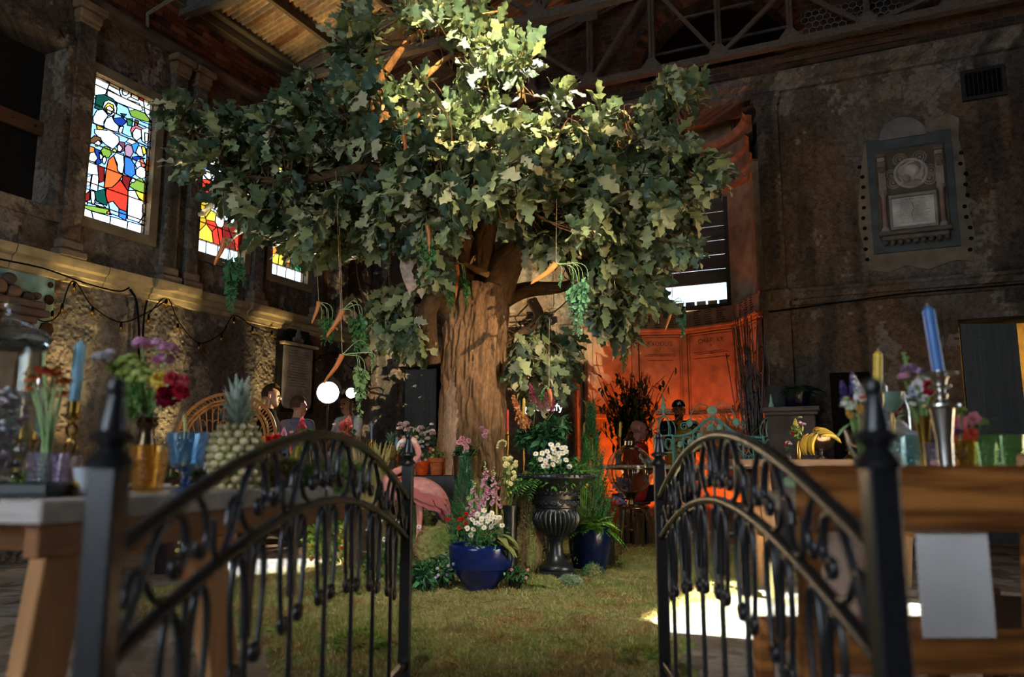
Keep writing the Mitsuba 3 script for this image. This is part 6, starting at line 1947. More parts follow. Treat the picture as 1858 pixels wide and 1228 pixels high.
def bouquet(lab, mouth, D, discs, extra=None, leaf_at=None, leafc=('6d9a50', '547f40', '86b064'), name='bouquet'):
    kk = thing(name, lab, 'flowers')
    hs = []
    for x, y, r, cs, kind in discs:
        hpos = at(x, y, D + rng.uniform(-.03, .03))
        hs.append(hpos)
        if not isinstance(kind, str):
            spike(kk, hpos - np.array(kind) * .5, hpos + np.array(kind) * .5, r, cs, 26)
        elif kind == 'p':
            pompon(kk, hpos, r, cs, 40, 'flower_head', .34)
        elif kind == 'r':
            rosette(kk, hpos, cam(rng.normal(0, .4), -.9, .4), r, cs)
        elif kind == 'a':
            fk = part(kk, 'flower', ring(hpos, cam(rng.normal(0, .4), -1, .3), r * .1, r, 6, r * .25, .45, rng, .1, .25), 'petal', cs[0], smooth=False)
            part(fk, 'eye', disc(hpos + cam(0, -.002, 0), cam(0, -1, .3), r * .3, r * .15), 'matte', cs[1])
    if leaf_at:
        for (x, y, a_) in leaf_at:
            part(kk, 'leaf', place(blade(rng.uniform(.05, .08), .018, .4, .3, 5), frame(cam(math.cos(a_), -.3, math.sin(a_))), at(x, y, D)), 'leaf', leafc[rng.integers(len(leafc))], '9ab884', smooth=True)
    ts = []
    for hpos in hs:
        b_ = mouth + rng.normal(0, .004, 3) * [1, 1, 0]
        ts.append((*tube(spline([b_, b_ * .55 + hpos * .45 + rng.normal(0, .004, 3), hpos], 8), .0022, 5, cap=False), ['6f9450', '8aa86a'][rng.integers(2)]))
    part(kk, 'stem', ts, 'satin')
    return kk


LA = [(1665, 742, 2.4), (1672, 738, 1.8), (1680, 742, 1.4), (1690, 742, 1.0), (1662, 748, 2.8), (1698, 746, .6), (1676, 750, 2.0), (1684, 748, 1.2), (1655, 752, 3.0)]
bouquet('airy bouquet of pale anemones, plum auriculas and a crimson ranunculus in the slim brass vase', vc + [0, 0, vh * .7], 2.2,
        [(1650, 672, .024, ['6a4a68', 'c8b0c8', '8a6484', 'e0d0dc'], 'p'), (1640, 684, .018, ['c88aa4', 'd8a8ba'], 'p'), (1668, 676, .018, ['5a3a58', 'b8a0bc'], 'p'), (1674, 690, .019, ['ece6e4', '6a6050'], 'a'), (1665, 702, .019, ['e2dce4', '4a4050'], 'a'),
         (1656, 710, .016, ['b8c0dc', '5a5a70'], 'a'), (1678, 712, .019, ['e6dce2', '4a4050'], 'a'), (1668, 720, .016, ['d8ccdc', '5a4a5c'], 'a'), (1686, 704, .023, ['8a1424', 'a83040'], 'r'), (1688, 716, .016, ['9a3820', 'b85030'], 'r'), (1696, 728, .017, ['dcb03c', 'eccc60'], 'r'),
         (1658, 730, .014, ['7a4860', 'a07a90'], 'a'), (1648, 664, .010, ['9ab070', 'b4c488'], 'p'), (1644, 650, .009, ['8fb070', 'a4c088'], 'p'), (1640, 642, .007, ['84a868', '9ab880'], 'p'), (1647, 722, .013, ['c0c8e0', 'e8e4e8'], 'p'), (1690, 735, .011, ['e8d8b0', 'c8a878'], 'a'), (1655, 735, .012, ['d8d8d0', 'f0ece8'], 'p')], leaf_at=LA)
k = thing('glass_compote', 'footed glass compote with a gold stem holding the lupin bouquet', 'compote')
c = onR(1566, 2.5)
ch = at(1566, 780, 2.5)[2] - TZ
part(k, 'stem', lathe([(.001, 0), (.032, 0), (.03, .005), (.007, .016), (.006, ch * .3), (.010, ch * .4), (.001, ch * .42)], 24, c), 'metal', 'b09048', smooth=50)
part(k, 'bowl', lathe([(.001, ch * .40), (.022, ch * .45), (.042, ch * .75), (.046, ch), (.044, ch), (.038, ch * .75), (.02, ch * .5), (.001, ch * .46)], 32, c), 'glass', 'f0f0ec', smooth=50)
bouquet('bouquet with purple lupins, white snapdragon and orange blooms behind the gate post', c + [0, 0, ch * .6], 2.5,
        [(1532, 712, .020, ['5a4a84', '6f5c98', '4a3c70'], cam(-.015, 0, .075)), (1549, 692, .018, ['6a5a98', '8474ac', 'c090a8'], cam(-.012, 0, .06)), (1556, 706, .022, ['ecebe4', 'f6f4ee', 'd8dcc8'], cam(-.02, 0, .085)), (1562, 712, .018, ['f0eee8', 'e0e2d0'], cam(-.01, 0, .06)),
         (1536, 735, .022, ['eceae0', 'dfe2cc', 'f6f4ec'], 'p'), (1545, 742, .02, ['eceae0', 'dfe2cc', 'c8d4a8'], 'p'), (1558, 728, .024, ['b8502c', 'd06a3c', 'c2483a'], 'p'), (1566, 722, .02, ['a83c30', 'c85a48'], 'p'), (1558, 742, .016, ['dca43c', 'e8bc5c'], 'r'), (1541, 752, .015, ['dcb050', 'ecc878'], 'r'),
         (1550, 755, .014, ['e6e0d0', 'd0d4b8'], 'p'), (1536, 724, .012, ['a8b060', 'c0c878'], 'p'), (1556, 799, .010, ['d8b040', 'b86a30'], 'r')], leaf_at=[(1552, 765, -.6), (1558, 770, -1.2), (1548, 768, 3.4), (1556, 785, -1.5)])
bouquet('pink, salmon and lime flowers standing in the gold tumbler', onR(1752, 2.25) + [0, 0, .018], 2.25,
        [(1742, 768, .022, ['d87a88', 'e49aa4'], 'a'), (1766, 760, .02, ['d88a98', 'c86a7c'], 'a'), (1737, 793, .024, ['d8543c', 'e4745c'], 'r'), (1761, 789, .022, ['d8583c', 'e87a60'], 'r'), (1734, 752, .022, ['8a9c50', 'a4b464', '78903f'], 'p'), (1744, 744, .016, ['8a9c50', 'a4b464'], 'p'), (1779, 768, .022, ['86a050', 'a0b868'], 'p'),
         (1757, 768, .012, ['7a8cc8', '98a8dc'], 'p'), (1771, 762, .010, ['6a80c0', '98a8dc'], 'p'), (1733, 780, .014, ['5a3a84', '7454a0'], 'r'), (1742, 784, .012, ['4a2c70', '6a4890'], 'r')], name='posy', leaf_at=[(1772, 782, .4), (1776, 776, .9)])
# pressed jars, ice-green dish, shell, dove
k = thing('glass_dish', 'ice-green fluted glass dish on a thin gold stem', 'compote')
c = onR(1628, 2.55)
ch = at(1628, 712, 2.55)[2] - TZ
part(k, 'stem', lathe([(.001, 0), (.03, 0), (.028, .005), (.005, .014), (.004, ch * .6), (.008, ch * .7), (.004, ch * .78), (.001, ch * .8)], 24, c), 'metal', 'a88a4c', smooth=50)
part(k, 'bowl', lathe([(.001, ch * .78), (.016, ch * .80), (.040, ch * .90), (.045, ch), (.042, ch), (.036, ch * .91), (.001, ch * .83)], 48, c, fl=20, fa=.07), 'gloss', 'a9c4b4', smooth=50)
for j, (px, d, top) in enumerate(((1607, 2.8, 700), (1640, 2.85, 712))):
    k = thing('glass_jar', ['tall pink glass jar behind the yellow candle', 'short clear glass jar behind the ice-green dish'][j], 'jar')
    c = onR(px, d)
    h = at(px, top, d)[2] - TZ
    part(k, 'jar', lathe([(.001, 0), (.036, 0), (.038, .01), (.04, h * .8), (.03, h * .9), (.03, h), (.027, h), (.027, h * .9), (.036, h * .8), (.034, .014), (.001, .012)], 32, c), 'glass', ['f6e2e2', 'f0f0f0'][j], smooth=50)
    for i in range(5):
        rosette(k, c + [rng.normal(0, .012), rng.normal(0, .012), h * (.45 + .09 * i)], cam(rng.normal(0, .4), -.9, .4), .018, [['a01c38', 'c03a54'], ['8a1430', 'b02a48']][i % 2])
k = thing('seashell', 'pale ribbed seashell behind the teal tumbler', 'seashell')
c = onR(1634, 2.75)
zz = at(1634, 785, 2.75)[2]
part(k, 'shell', place(lathe([(.001, -.012), (.03, -.004), (.04, .01), (.034, .03), (.018, .046), (.001, .052)], 48, fl=18, fa=.10), rx(.5), (c[0], c[1], zz)), 'satin', 'cdbda8', smooth=50)
part(k, 'pedestal', lathe([(.001, 0), (.035, 0), (.03, zz - TZ - .015), (.001, zz - TZ - .012)], 18, c), 'wood_z', '6a4a30')
k = thing('dove_figurine', 'little white porcelain dove above the teal tumbler', 'figurine')
c = onR(1657, 2.7)
zz = at(1657, 788, 2.7)[2]
pb = np.array([c[0], c[1], zz])
part(k, 'body', tube([pb + cam(.035, 0, -.012), pb + cam(.015, 0, -.004), pb, pb + cam(-.014, 0, .014), pb + cam(-.018, 0, .026), pb + cam(-.026, 0, .026)], [.004, .012, .017, .012, .010, .003], 12), 'gloss', 'e8e8ec')
part(k, 'wing', ball(pb + cam(.008, -.014, .002), (.018, .007, .009), 2), 'gloss', 'e0e0e6')
part(k, 'pedestal', lathe([(.001, 0), (.03, 0), (.014, .02), (.012, zz - TZ - .016), (.001, zz - TZ - .012)], 18, c), 'wood_z', '5a4230')
single('folded_napkin', [place(ball((0, 0, .016), (.045, .03, .018), 2), rz(.3), onR(1615, 2.62) + [0, 0, .055]), box(onR(1615, 2.62) + [-.035, -.03, 0], onR(1615, 2.62) + [.035, .03, .058], .01)], 'matte', 'white folded napkin on a block between the candle and the seashell', 'napkin', 'e2e0e6', smooth=50)
# ================================================================== tables, plants and gate further back
rng = np.random.default_rng(70)
BZ = 0.845


def far_table(lab, c, yaw, L, w, z, tone='b09a84', n=3):
    k = thing('trestle_table', lab, 'table')
    M = rz(yaw)
    g = lambda p: place(p, M, (c[0], c[1], 0))
    for i in range(n):
        part(k, 'board', g(box((-L / 2, -w / 2 + i * w / n + .003, z - .045), (L / 2, -w / 2 + (i + 1) * w / n - .003, z), .004)), 'wood_x', tone)
    for s in (-1, 1):
        for t in (-1, 1):
            part(k, 'leg', g(bar((s * (L / 2 - .25), t * .06, z - .05), (s * (L / 2 - .25), t * (w / 2 - .06), 0), .04, .08, (1, 0, 0))), 'wood_z', '8a6a4a')
        part(k, 'crosspiece', g(bar((s * (L / 2 - .25), -w / 2 + .1, .4), (s * (L / 2 - .25), w / 2 - .1, .4), .03, .07)), 'wood_y', '8a6a4a')
    return k


far_table('plank table before the orange chancel recess', foot(1220, 9.35), YAW, 2.3, .7, BZ, 'b8a290')
far_table('plank table below the floodlights with candles and snapdragons', foot(545, 7.95), YAW + .06, 1.9, .62, BZ, '6a5644')
far_table('plank table with the fruit bowl at the monument wall', foot(1530, 5.6), YAW - .1, 1.5, .7, .885, '6a5644')


def posy(lab, px, d, z, y0, y1, vm, vcol, heads, foliage, vr=.03, base='posy_vase'):
    """vase from the table up to row y0, flowers from there up to row y1"""
    k = thing(base, lab, 'vase of flowers')
    c = foot(px, d, z)
    h = max(.04, at(px, y0, d)[2] - z)
    part(k, 'vase', lathe([(.001, 0), (vr * .8, 0), (vr * .85, h * .1), (vr, h * .4), (vr * .55, h * .8), (vr * .75, h), (vr * .6, h), (vr * .4, h * .8), (.001, h * .75)], 20, c), vm, vcol, smooth=50)
    sc = d / FOC
    H = (y0 - y1) * sc
    part(k, 'foliage', bush(c + [0, 0, h + H * .4], (H * .3, H * .3, H * .35), 60, H * .22, foliage, rng, .35), 'leaf', kind='stuff')
    for (dx, y, r, cs, kind) in heads:
        p = at(px + dx, y, d + rng.uniform(-.05, .02))
        if kind == 's':
            spike(k, p - [0, 0, H * .14], p + [0, 0, H * .14], r, cs, 20)
        elif kind == 'p':
            pompon(k, p, r, cs, 26, 'flower_head', .36)
        else:
            rosette(k, p, cam(rng.normal(0, .4), -.9, .4), r, cs)
    return k


GR = ['3f6b3c', '557f48', '2f5534', '6f9450']
posy('vase of pink snapdragons nearest the man in blue', 548, 7.95, BZ, 818, 752, 'satin', '6a5a30', [(0, 765, .04, ['c85a6a', 'd87884', 'b84858'], 's'), (-5, 778, .04, ['c85a6a', 'd87884'], 's'), (3, 775, .035, ['d06a78', 'e0909a'], 's'), (-18, 785, .03, ['d8c8b8', 'e8dcd0'], 'p')], GR)
posy('vase of coral snapdragons in front of the figure in white', 628, 7.95, BZ, 818, 752, 'gloss', '5a3020', [(0, 768, .04, ['d07068', 'e09088', 'c05a58'], 's'), (6, 762, .03, ['d07068', 'e0a098'], 's'), (-8, 772, .035, ['d88078', 'c86860'], 's'), (4, 782, .035, ['d07068', 'e09088'], 's'), (-22, 770, .02, ['d8d0a8', 'e8e0c0'], 'p')], GR)
posy('glass of mauve flowers beside the red candle', 515, 7.95, BZ, 822, 778, 'glass', 'f0f0ee', [(0, 782, .03, ['c890a8', 'd8a8bc'], 's'), (-10, 790, .025, ['b87a98', 'd0a0b4'], 's'), (8, 795, .025, ['d8c8a0', 'e8dcc0'], 'p')], GR)
posy('bowl of red and orange poppies by the pineapple', 488, 7.85, BZ, 812, 790, 'gloss', '5a4a28', [(-12, 798, .04, ['d07a28', 'e0963c'], 'r'), (2, 797, .045, ['b8281c', 'd03c28'], 'r'), (14, 797, .05, ['b01c14', 'cc3020'], 'r'), (8, 805, .04, ['c03424', 'a82018'], 'r')], GR)
candle('red taper candle beside the pink snapdragons', 527, 780, 820, 7.95, 'b8382e', .013, 0, 'brass candlestick under the red taper candle by the snapdragons', zt=BZ)
candle('slim blue candle in the dark corner by the panelled door', 674, 765, 800, 7.4, '5a7896', .010, 0, 'thin brass candlestick under the slim blue candle', zt=0.0)
candle('pale blue candle beside the flamingo\'s head', 720, 793, 822, 7.3, '6aa0bc', .013, 0, 'candlestick under the pale blue candle by the flamingo', zt=0.0)
candle('greenish taper candle behind the blue goblet', 337, 752, 790, 2.75, 'a8a858', .006, -3, 'candlestick under the greenish taper candle', zt=TZ)
candle('small yellow candle behind the orange flowers', 57, 756, 790, 2.5, 'd8b030', .0068, 0, 'candlestick under the small yellow candle', zt=TZ)
k = thing('gourd', 'yellow and green striped gourd on the table under the floodlights', 'gourd')
c = foot(541, 7.75, BZ)
for i in range(10):
    w = i * PI / 5
    part(k, 'rib', tube(spline([c + [.01 * math.cos(w), .01 * math.sin(w), .004], c + [.055 * math.cos(w), .055 * math.sin(w), .06], c + [.045 * math.cos(w), .045 * math.sin(w), .12], c + [.01 * math.cos(w), .01 * math.sin(w), .17]], 10), .020, 7), 'satin', ['b8a040', '5a6a28'][i % 2])
part(k, 'stalk', tube([c + [0, 0, .165], c + [.01, 0, .20]], .008, 6), 'matte', '6a6030')
for i, (px, col, lab) in enumerate(((572, '2a2228', 'dark wine bottle, first of two under the floodlight'), (600, '30201c', 'brown bottle, second of two under the floodlight'))):
    k = thing('bottle', lab, 'bottle')
    c = foot(px, 8.0, BZ)
    part(k, 'body', lathe([(.001, 0), (.036, 0), (.037, .01), (.037, .15), (.014, .19), (.013, .25), (.015, .255), (.001, .26)], 22, c), 'gloss', col, smooth=50)
    part(k, 'label', lathe([(.0375, .05), (.0378, .06), (.0378, .12), (.0375, .13)], 22, c), 'satin', 'c8bca0', smooth=50)
for i, (px, d) in enumerate(((478, 7.72), (500, 7.74), (588, 7.74), (618, 7.74))):
    k = thing('wine_glass', ['first', 'second', 'third', 'last'][i] + ' small clear glass along the table under the floodlights, from the pineapple', 'glass', 'clear glasses on the table under the floodlights')
    c = foot(px, d, BZ)
    part(k, 'glass', lathe([(.001, 0), (.03, 0), (.03, .003), (.005, .01), (.005, .05), (.03, .075), (.036, .11), (.034, .11), (.028, .078), (.001, .06)], 20, c), 'glass', 'f4f4f4', smooth=50)
k = thing('dried_grass_bunch', 'bunch of tall dried wheat-coloured grass beside the flamingo', 'plant')
c = foot(668, 6.6, 0)
ps = []
for i in range(150):
    b_ = c + [rng.normal(0, .03), rng.normal(0, .03), .45]
    t_ = c + np.r_[rng.normal(0, .10), rng.normal(0, .08), rng.uniform(.75, 1.05)]
    ps.append((*tube(spline([b_, (b_ + t_) / 2 + rng.normal(0, .01, 3), t_], 5), .0022, 4, cap=False), ['b8a468', 'a89a5c', 'cab87c', '8f9a58'][i % 4]))
    ps += feather(t_ - (t_ - b_) * .25, t_ - b_, .13, rng, ['c8b478', 'a8985c', 'b4a868'][i % 3], .45, .35)
part(k, 'grass', ps, 'leaf', smooth=False, kind='stuff')
part(k, 'pot', lathe([(.001, 0), (.06, 0), (.08, .44), (.085, .5), (.08, .5), (.001, .47)], 22, c), 'matte', '4a3a2c', smooth=40)
k = thing('flower_arrangement', 'round arrangement of white and dark red flowers beside the panelled door', 'flowers')
c = foot(760, 8.4, .0)
zq = at(760, 825, 8.4)[2]
part(k, 'pedestal', lathe([(.001, 0), (.14, 0), (.12, .05), (.07, .1), (.06, zq - .15), (.13, zq - .08), (.14, zq - .02), (.001, zq - .04)], 24, c), 'stone', '5a5048', smooth=40)
part(k, 'foliage', bush(c + [0, 0, zq + .12], (.26, .2, .17), 260, .08, ['33543a', '46683f', '24402c', '5a7a4a'], rng, .4), 'leaf', kind='stuff')
for i in range(38):
    p = at(rng.uniform(724, 786), rng.uniform(768, 812), 8.25 + rng.uniform(-.05, .05))
    pompon(k, p, rng.uniform(.022, .04), [['e4dede', 'd0c4cc'], ['c8b0bc', 'b898a8'], ['f0ece8', 'dcd8d0'], ['8a1c28', 'a83440']][[0, 1, 2, 0, 3][i % 5]], 20, 'flower_head', .4)
k = thing('pineapple', 'small dark pineapple far back beside the dried grass', 'pineapple')
c = foot(703, 7.0, 0)
zq = at(703, 835, 7.0)[2]
part(k, 'plinth', lathe([(.001, 0), (.07, 0), (.06, zq), (.001, zq)], 16, c), 'wood_z', '3a2c22')
part(k, 'body', lathe([(.001, zq), (.045, zq), (.062, zq + .05), (.06, zq + .09), (.035, zq + .13), (.001, zq + .135)], 20, c), 'matte', '6a5a34', smooth=True)
for i in range(30):
    a, t = i * 2.4, i / 30
    part(k, 'crown_leaf', place(blade(.06 + .06 * t, .018, .3, .4, 4), frame((math.cos(a) * (1 - .7 * t), math.sin(a) * (1 - .7 * t), .9 + t)), c + [0, 0, zq + .125 + .03 * t]), 'leaf', ['4a6a54', '5a7a60'][i % 2], '5a7a64', smooth=True)
# chalk sign with white script, by the pineapple
k = thing('chalk_sign', 'little dark sign with white script beside the pineapple', 'sign')
sc_ = onL(386, 2.82)
part(k, 'board', place(box((-.05, -.004, .01), (.05, .004, .085), .002), rz(YAW), sc_), 'satin', '1c2420')
part(k, 'foot', place(box((-.03, -.02, 0), (.03, .02, .012)), rz(YAW), sc_), 'wood_x', '3a2a1c')
q = meshkit.text_mesh('Cr', .04, .002)
vv = np.array(q.vertices)
part(k, 'lettering', place((np.stack([vv[:, 0] - .042 + vv[:, 1] * .2, -.0045 - vv[:, 2], vv[:, 1] + .03], 1), np.array(q.faces)), rz(YAW), sc_), 'satin', 'e8e8e4', smooth=False)
# wicker peacock chair by the window wall
k = thing('wicker_chair', 'round-backed wicker peacock chair by the window wall', 'chair')
pcx = foot(398, 8.4)
MW = rz(YAW + .1)
g = lambda p: place(p, MW, (pcx[0], pcx[1], 0), 1.2)
zc_ = .95
for R_, rr_ in ((.42, .016), (.36, .011), (.33, .012)):
    w = np.linspace(-.35, PI + .35, 40)
    part(k, 'hoop', g(tube(np.stack([R_ * np.cos(w), 0 * w + .12 * (R_ * np.sin(w) / .4), zc_ - .02 + R_ * .95 * np.sin(w)], 1), rr_, 7)), 'wood_x', ['b07a44', '9a6634', 'b8824a'][int(R_ * 100) % 3])
for i in range(46):
    a = -.3 + (PI + .6) * i / 45
    p0 = np.array([.365 * math.cos(a), .02 + .1 * math.sin(a), zc_ - .02 + .345 * math.sin(a)])
    p1 = np.array([.415 * math.cos(a + .05), .02 + .12 * math.sin(a), zc_ - .02 + .395 * math.sin(a + .05)])
    part(k, 'lacing', g(tube([p0, p1], .006, 5)), 'wood_x', '9a6a38')
for i in range(13):
    x = -.30 + .05 * i
    top = .33 * .95 * math.sqrt(max(0, 1 - (x / .33) ** 2))
    part(k, 'cane', g(tube(spline([(x * .4, 0, .45), (x * .7, .02, .8), (x, .02 + .1 * top / .33, zc_ - .02 + top)], 10), .0055, 5)), 'wood_z', 'a87440')
for r_ in range(4):
    for i in range(8):
        x0 = -.24 + .06 * i
        z0_ = .82 + .11 * r_
        if x0 ** 2 + (z0_ + .05 - 1.0) ** 2 < .27 ** 2:
            w = np.linspace(0, PI, 9)
            part(k, 'loop', g(tube(np.stack([x0 + .03 + .032 * np.cos(w), 0 * w + .02 + .1 * (z0_ - 1) * 1, z0_ + .05 * np.sin(w)], 1), .005, 5)), 'wood_x', '9c6a3a')
part(k, 'seat', g(lathe([(.001, .40), (.27, .40), (.28, .43), (.27, .46), (.001, .46)], 26, (0, -.22, 0))), 'wood_x', 'a06c3a', smooth=40)
part(k, 'base', g(lathe([(.001, 0), (.25, 0), (.12, .2), (.22, .40), (.001, .40)], 26, (0, -.22, 0), fl=26, fa=.06)), 'wood_z', '95622f', smooth=40)
# dark shrubs by the window wall
for i, (px, d, z, rad, lab) in enumerate(((188, 6.6, .95, (.16, .12, .14), 'yellow-green feathery plant before the window wall, behind the gate post'), (300, 6.6, .75, (.22, .16, .25), 'dark leafy plant with red berries before the window wall'))):
    k = thing('potted_shrub', lab, 'plant')
    c = foot(px, d, 0)
    part(k, 'foliage', bush(c + [0, 0, z + .1], rad, 240, .05, [['8a8f3c', 'a4a850', '6a7030'], ['2a4028', '4a5a30', '6a6a38', '1f2f20']][i], rng, .45), 'leaf', kind='stuff')
    part(k, 'pot', lathe([(.001, 0), (.08, 0), (.10, z - .12), (.11, z), (.10, z), (.001, z - .04)], 20, c), 'matte', '2c2420', smooth=40)
    for j in range(8):
        rosette(k, c + cam(rng.uniform(-.15, .15), -.14, z + rng.uniform(0, .25)), cam(0, -1, .3), .018, [['b8a840', 'd0c460'], ['7a1420', '981c2c']][i])
# ------------------------------------------------------------------ the verdigris garden arch gate
k = thing('iron_gate_screen', 'turquoise verdigris iron gate with two lantern-topped posts before the orange recess', 'gate')
TC = 'matte'
teal = '6fa79c'
A, B = foot(1222, 9.06, 1.1), foot(1385, 8.8, 1.1)
A[2] = B[2] = 0
Lg = np.linalg.norm(B - A)
e = (B - A) / Lg
nr = np.cross(e, [0, 0, 1.0])
G = lambda s, z: A + e * s + [0, 0, z]
hp_ = lambda s: 1.16 + .21 * math.exp(-((s / Lg - .45) / .20) ** 2) - .02 * s / Lg
ss = np.linspace(0, Lg, 40)
part(k, 'arched_bar', tube([G(s, hp_(s)) for s in ss], .016, 7), TC, teal)
nbar = 9
for i in range(nbar + 1):
    s = Lg * i / nbar
    part(k, 'bar', tube([G(s, .06), G(s, hp_(s))], .012 if i in (0, 4, 9) else .0085, 6), TC, teal)
part(k, 'lower_bar', tube([G(0, .12), G(Lg, .12)], .012, 6), TC, teal)
part(k, 'middle_bar', tube([G(Lg * .36, .86), G(Lg * .60, .86)], .012, 6), TC, teal)
for i in range(nbar):
    s = Lg * (i + .5) / nbar
    r = Lg / nbar * .40
    zq = hp_(s) - r - .03
    w = np.linspace(0, 2 * PI, 19)[:-1]
    part(k, 'ring', tube(np.array([G(s + r * math.cos(a), zq + r * math.sin(a)) for a in w]), .006, 5, closed=True), TC, teal)
    part(k, 'iron_leaf', place(ball((0, 0, 0), (.028, .008, .036), 2), np.stack([e, nr, [0, 0, 1]], 1), G(s + .018, zq - r * .4)), TC, '8fb8a4')
    for sg_ in (-1, 1):
        c_ = coil(G(s + sg_ * .02, zq - r - .10), e * sg_, np.array([0, 0, 1.0]), .034, .010, 1.6, -1.4, 18)
        part(k, 'curl', tube(np.vstack([[G(s + sg_ * .002, zq - r - .02)], c_]), .005, 5), TC, teal)
    for zb in (.2, .62):
        if i % 2 == 0:
            c_ = coil(G(s, zb), e, np.array([0, 0, 1.0]), .04, .012, 1.6, 1.5, 18)
            part(k, 'curl', tube(c_, .005, 5), TC, teal)
for sg_ in (-1, 1):
    m_ = Lg * .45
    part(k, 'crest', tube(spline([G(m_ + sg_ * .02, 1.40), G(m_ + sg_ * .06, 1.50), G(m_ + sg_ * .16, 1.50), G(m_ + sg_ * .23, 1.40), G(m_ + sg_ * .22, 1.33), G(m_ + sg_ * .17, 1.335), G(m_ + sg_ * .175, 1.37)], 30), .006, 5), TC, teal)
    part(k, 'crest', tube(np.vstack([coil(G(m_ + sg_ * .31, 1.27), e * sg_, np.array([0, 0, 1.0]), .05, .014, 3.4, -1.5, 22)]), .006, 5), TC, teal)
    part(k, 'iron_leaf', place(ball((0, 0, 0), (.035, .010, .045), 2), np.stack([e, nr, [0, 0, 1]], 1), G(m_ + sg_ * .25, 1.31)), TC, '7fb0a0')
part(k, 'iron_leaf', place(ball((0, 0, 0), (.055, .012, .055), 2), np.stack([e, nr, [0, 0, 1]], 1), G(Lg * .45, 1.44)), TC, '9cc0ac')
for j, s0 in enumerate((-.10, Lg + .10)):
    P0 = G(s0, 0)
    hw = .10
    zt_ = 1.17 if j == 0 else 1.15
    kp = part(k, 'post', join([tube([P0 + e * a * hw + nr * b_ * hw + [0, 0, .02], P0 + e * a * hw + nr * b_ * hw + [0, 0, zt_]], .011, 6) for a in (-1, 1) for b_ in (-1, 1)]), TC, teal)
    for zq in (zt_, zt_ - .19, .14):
        part(kp, 'band', tube(np.array([P0 + e * a * hw + nr * b_ * hw + [0, 0, zq] for a, b_ in ((-1, -1), (1, -1), (1, 1), (-1, 1))]), .012, 6, closed=True), TC, teal, smooth=False)
    for b_ in (-.5, .5):
        w = np.linspace(0, 2 * PI, 17)[:-1]
        part(kp, 'ring', tube(np.array([P0 + e * (b_ * hw + .035 * math.cos(a)) + nr * hw + [0, 0, zt_ - .095 + .06 * math.sin(a)] for a in w]), .006, 5, closed=True), TC, teal)
        part(kp, 'ring', tube(np.array([P0 + e * (b_ * hw + .035 * math.cos(a)) - nr * hw + [0, 0, zt_ - .095 + .06 * math.sin(a)] for a in w]), .006, 5, closed=True), TC, teal)
    for a in range(6):
        d_ = e * math.cos(a * PI / 3) + nr * math.sin(a * PI / 3)
        part(kp, 'cage_hoop', tube(spline([P0 + d_ * .12 + [0, 0, zt_], P0 + d_ * .125 + [0, 0, zt_ + .09], P0 + d_ * .08 + [0, 0, zt_ + .18], P0 + [0, 0, zt_ + .225]], 14), .006, 5), TC, teal)
    part(kp, 'finial', lathe([(.001, .22), (.018, .225), (.010, .25), (.016, .29), (.03, .32), (.026, .35), (.014, .37), (.010, .42), (.016, .425), (.006, .44), (.001, .50)], 14, P0 + [0, 0, zt_]), TC, '8ab8a8')
    for sg_ in (-1, 1):
        part(kp, 'curl', tube(coil(P0 + e * sg_ * .045 + [0, 0, zt_ + .27], e * sg_, np.array([0, 0, 1.0]), .035, .010, 3.6, -1.4, 18), .006, 5), TC, teal)
# ------------------------------------------------------------------ dark bush and straw reeds of the recess
k = thing('dark_bush', 'dark drooping bush standing against the orange recess', 'shrub')
c = foot(1150, 10.3)
ps = []
for i in range(120):
    tip = at(rng.normal(1150, 34), rng.uniform(672, 800) + 0.0, 10.25 + rng.normal(0, .15))
    b_ = c + [rng.normal(0, .03), rng.normal(0, .03), rng.uniform(.5, 1.3)]
    tw = spline([b_, (b_ + tip) / 2 + [0, 0, .12], tip], 7)
    ps.append((*tube(tw, .005, 4, cap=False), pack('1c1a14'), pack('1c1a14')))
    for j in range(8):
        q_ = tw[2 + j % 5]
        d_ = rng.normal(0, 1, 3) + [0, 0, -.9]
        v, f = place(blade(.11, .046, .3, .2, 3), frame(d_), q_ + rng.normal(0, .03, 3))
        ps.append((v, f, pack('1f2a1a'), pack('2a3420')))
part(k, 'foliage', ps, 'leaf', kind='stuff')
part(k, 'trunk', tube([c, c + [0, 0, 1.3]], [.035, .02], 8), 'bark', '2a2018')
part(k, 'pot', lathe([(.001, 0), (.14, 0), (.18, .3), (.19, .34), (.17, .34), (.001, .3)], 22, c), 'matte', '1a1816', smooth=40)
k = thing('reed_sheaf', 'sheaf of straw reeds glowing orange at the edge of the recess', 'reeds')
c = foot(1335, 9.75)
ps = []
for i in range(420):
    a = rng.uniform(0, 2 * PI)
    b_ = c + [rng.normal(0, .10), rng.normal(0, .10), rng.uniform(0.55, 1.15)]
    L_ = rng.uniform(.4, .85)
    d_ = np.array([rng.normal(-.3, .45), rng.normal(-.25, .3), rng.uniform(.5, 1.2)])
    d_ /= np.linalg.norm(d_)
    p_ = spline([b_, b_ + d_ * L_ * .6, b_ + d_ * L_ + [0, 0, -.22 * L_]], 6)
    ps.append((*tube(p_, np.linspace(.007, .003, 6), 4, cap=False, flat=.5), ['b89a68', 'a88a58', 'c8ac7a'][i % 3]))
part(k, 'stalks', ps, 'matte', smooth=False, kind='stuff')
part(k, 'binding', lathe([(.001, 0), (.16, 0), (.13, .35), (.15, .4), (.001, .4)], 20, c), 'wood_z', '5a4530', smooth=40)
k = thing('straw_tree', 'tall dark sheaf of dry bamboo leaning up the pilaster of the recess', 'reeds')
c = foot(1380, 9.55)
ps = []
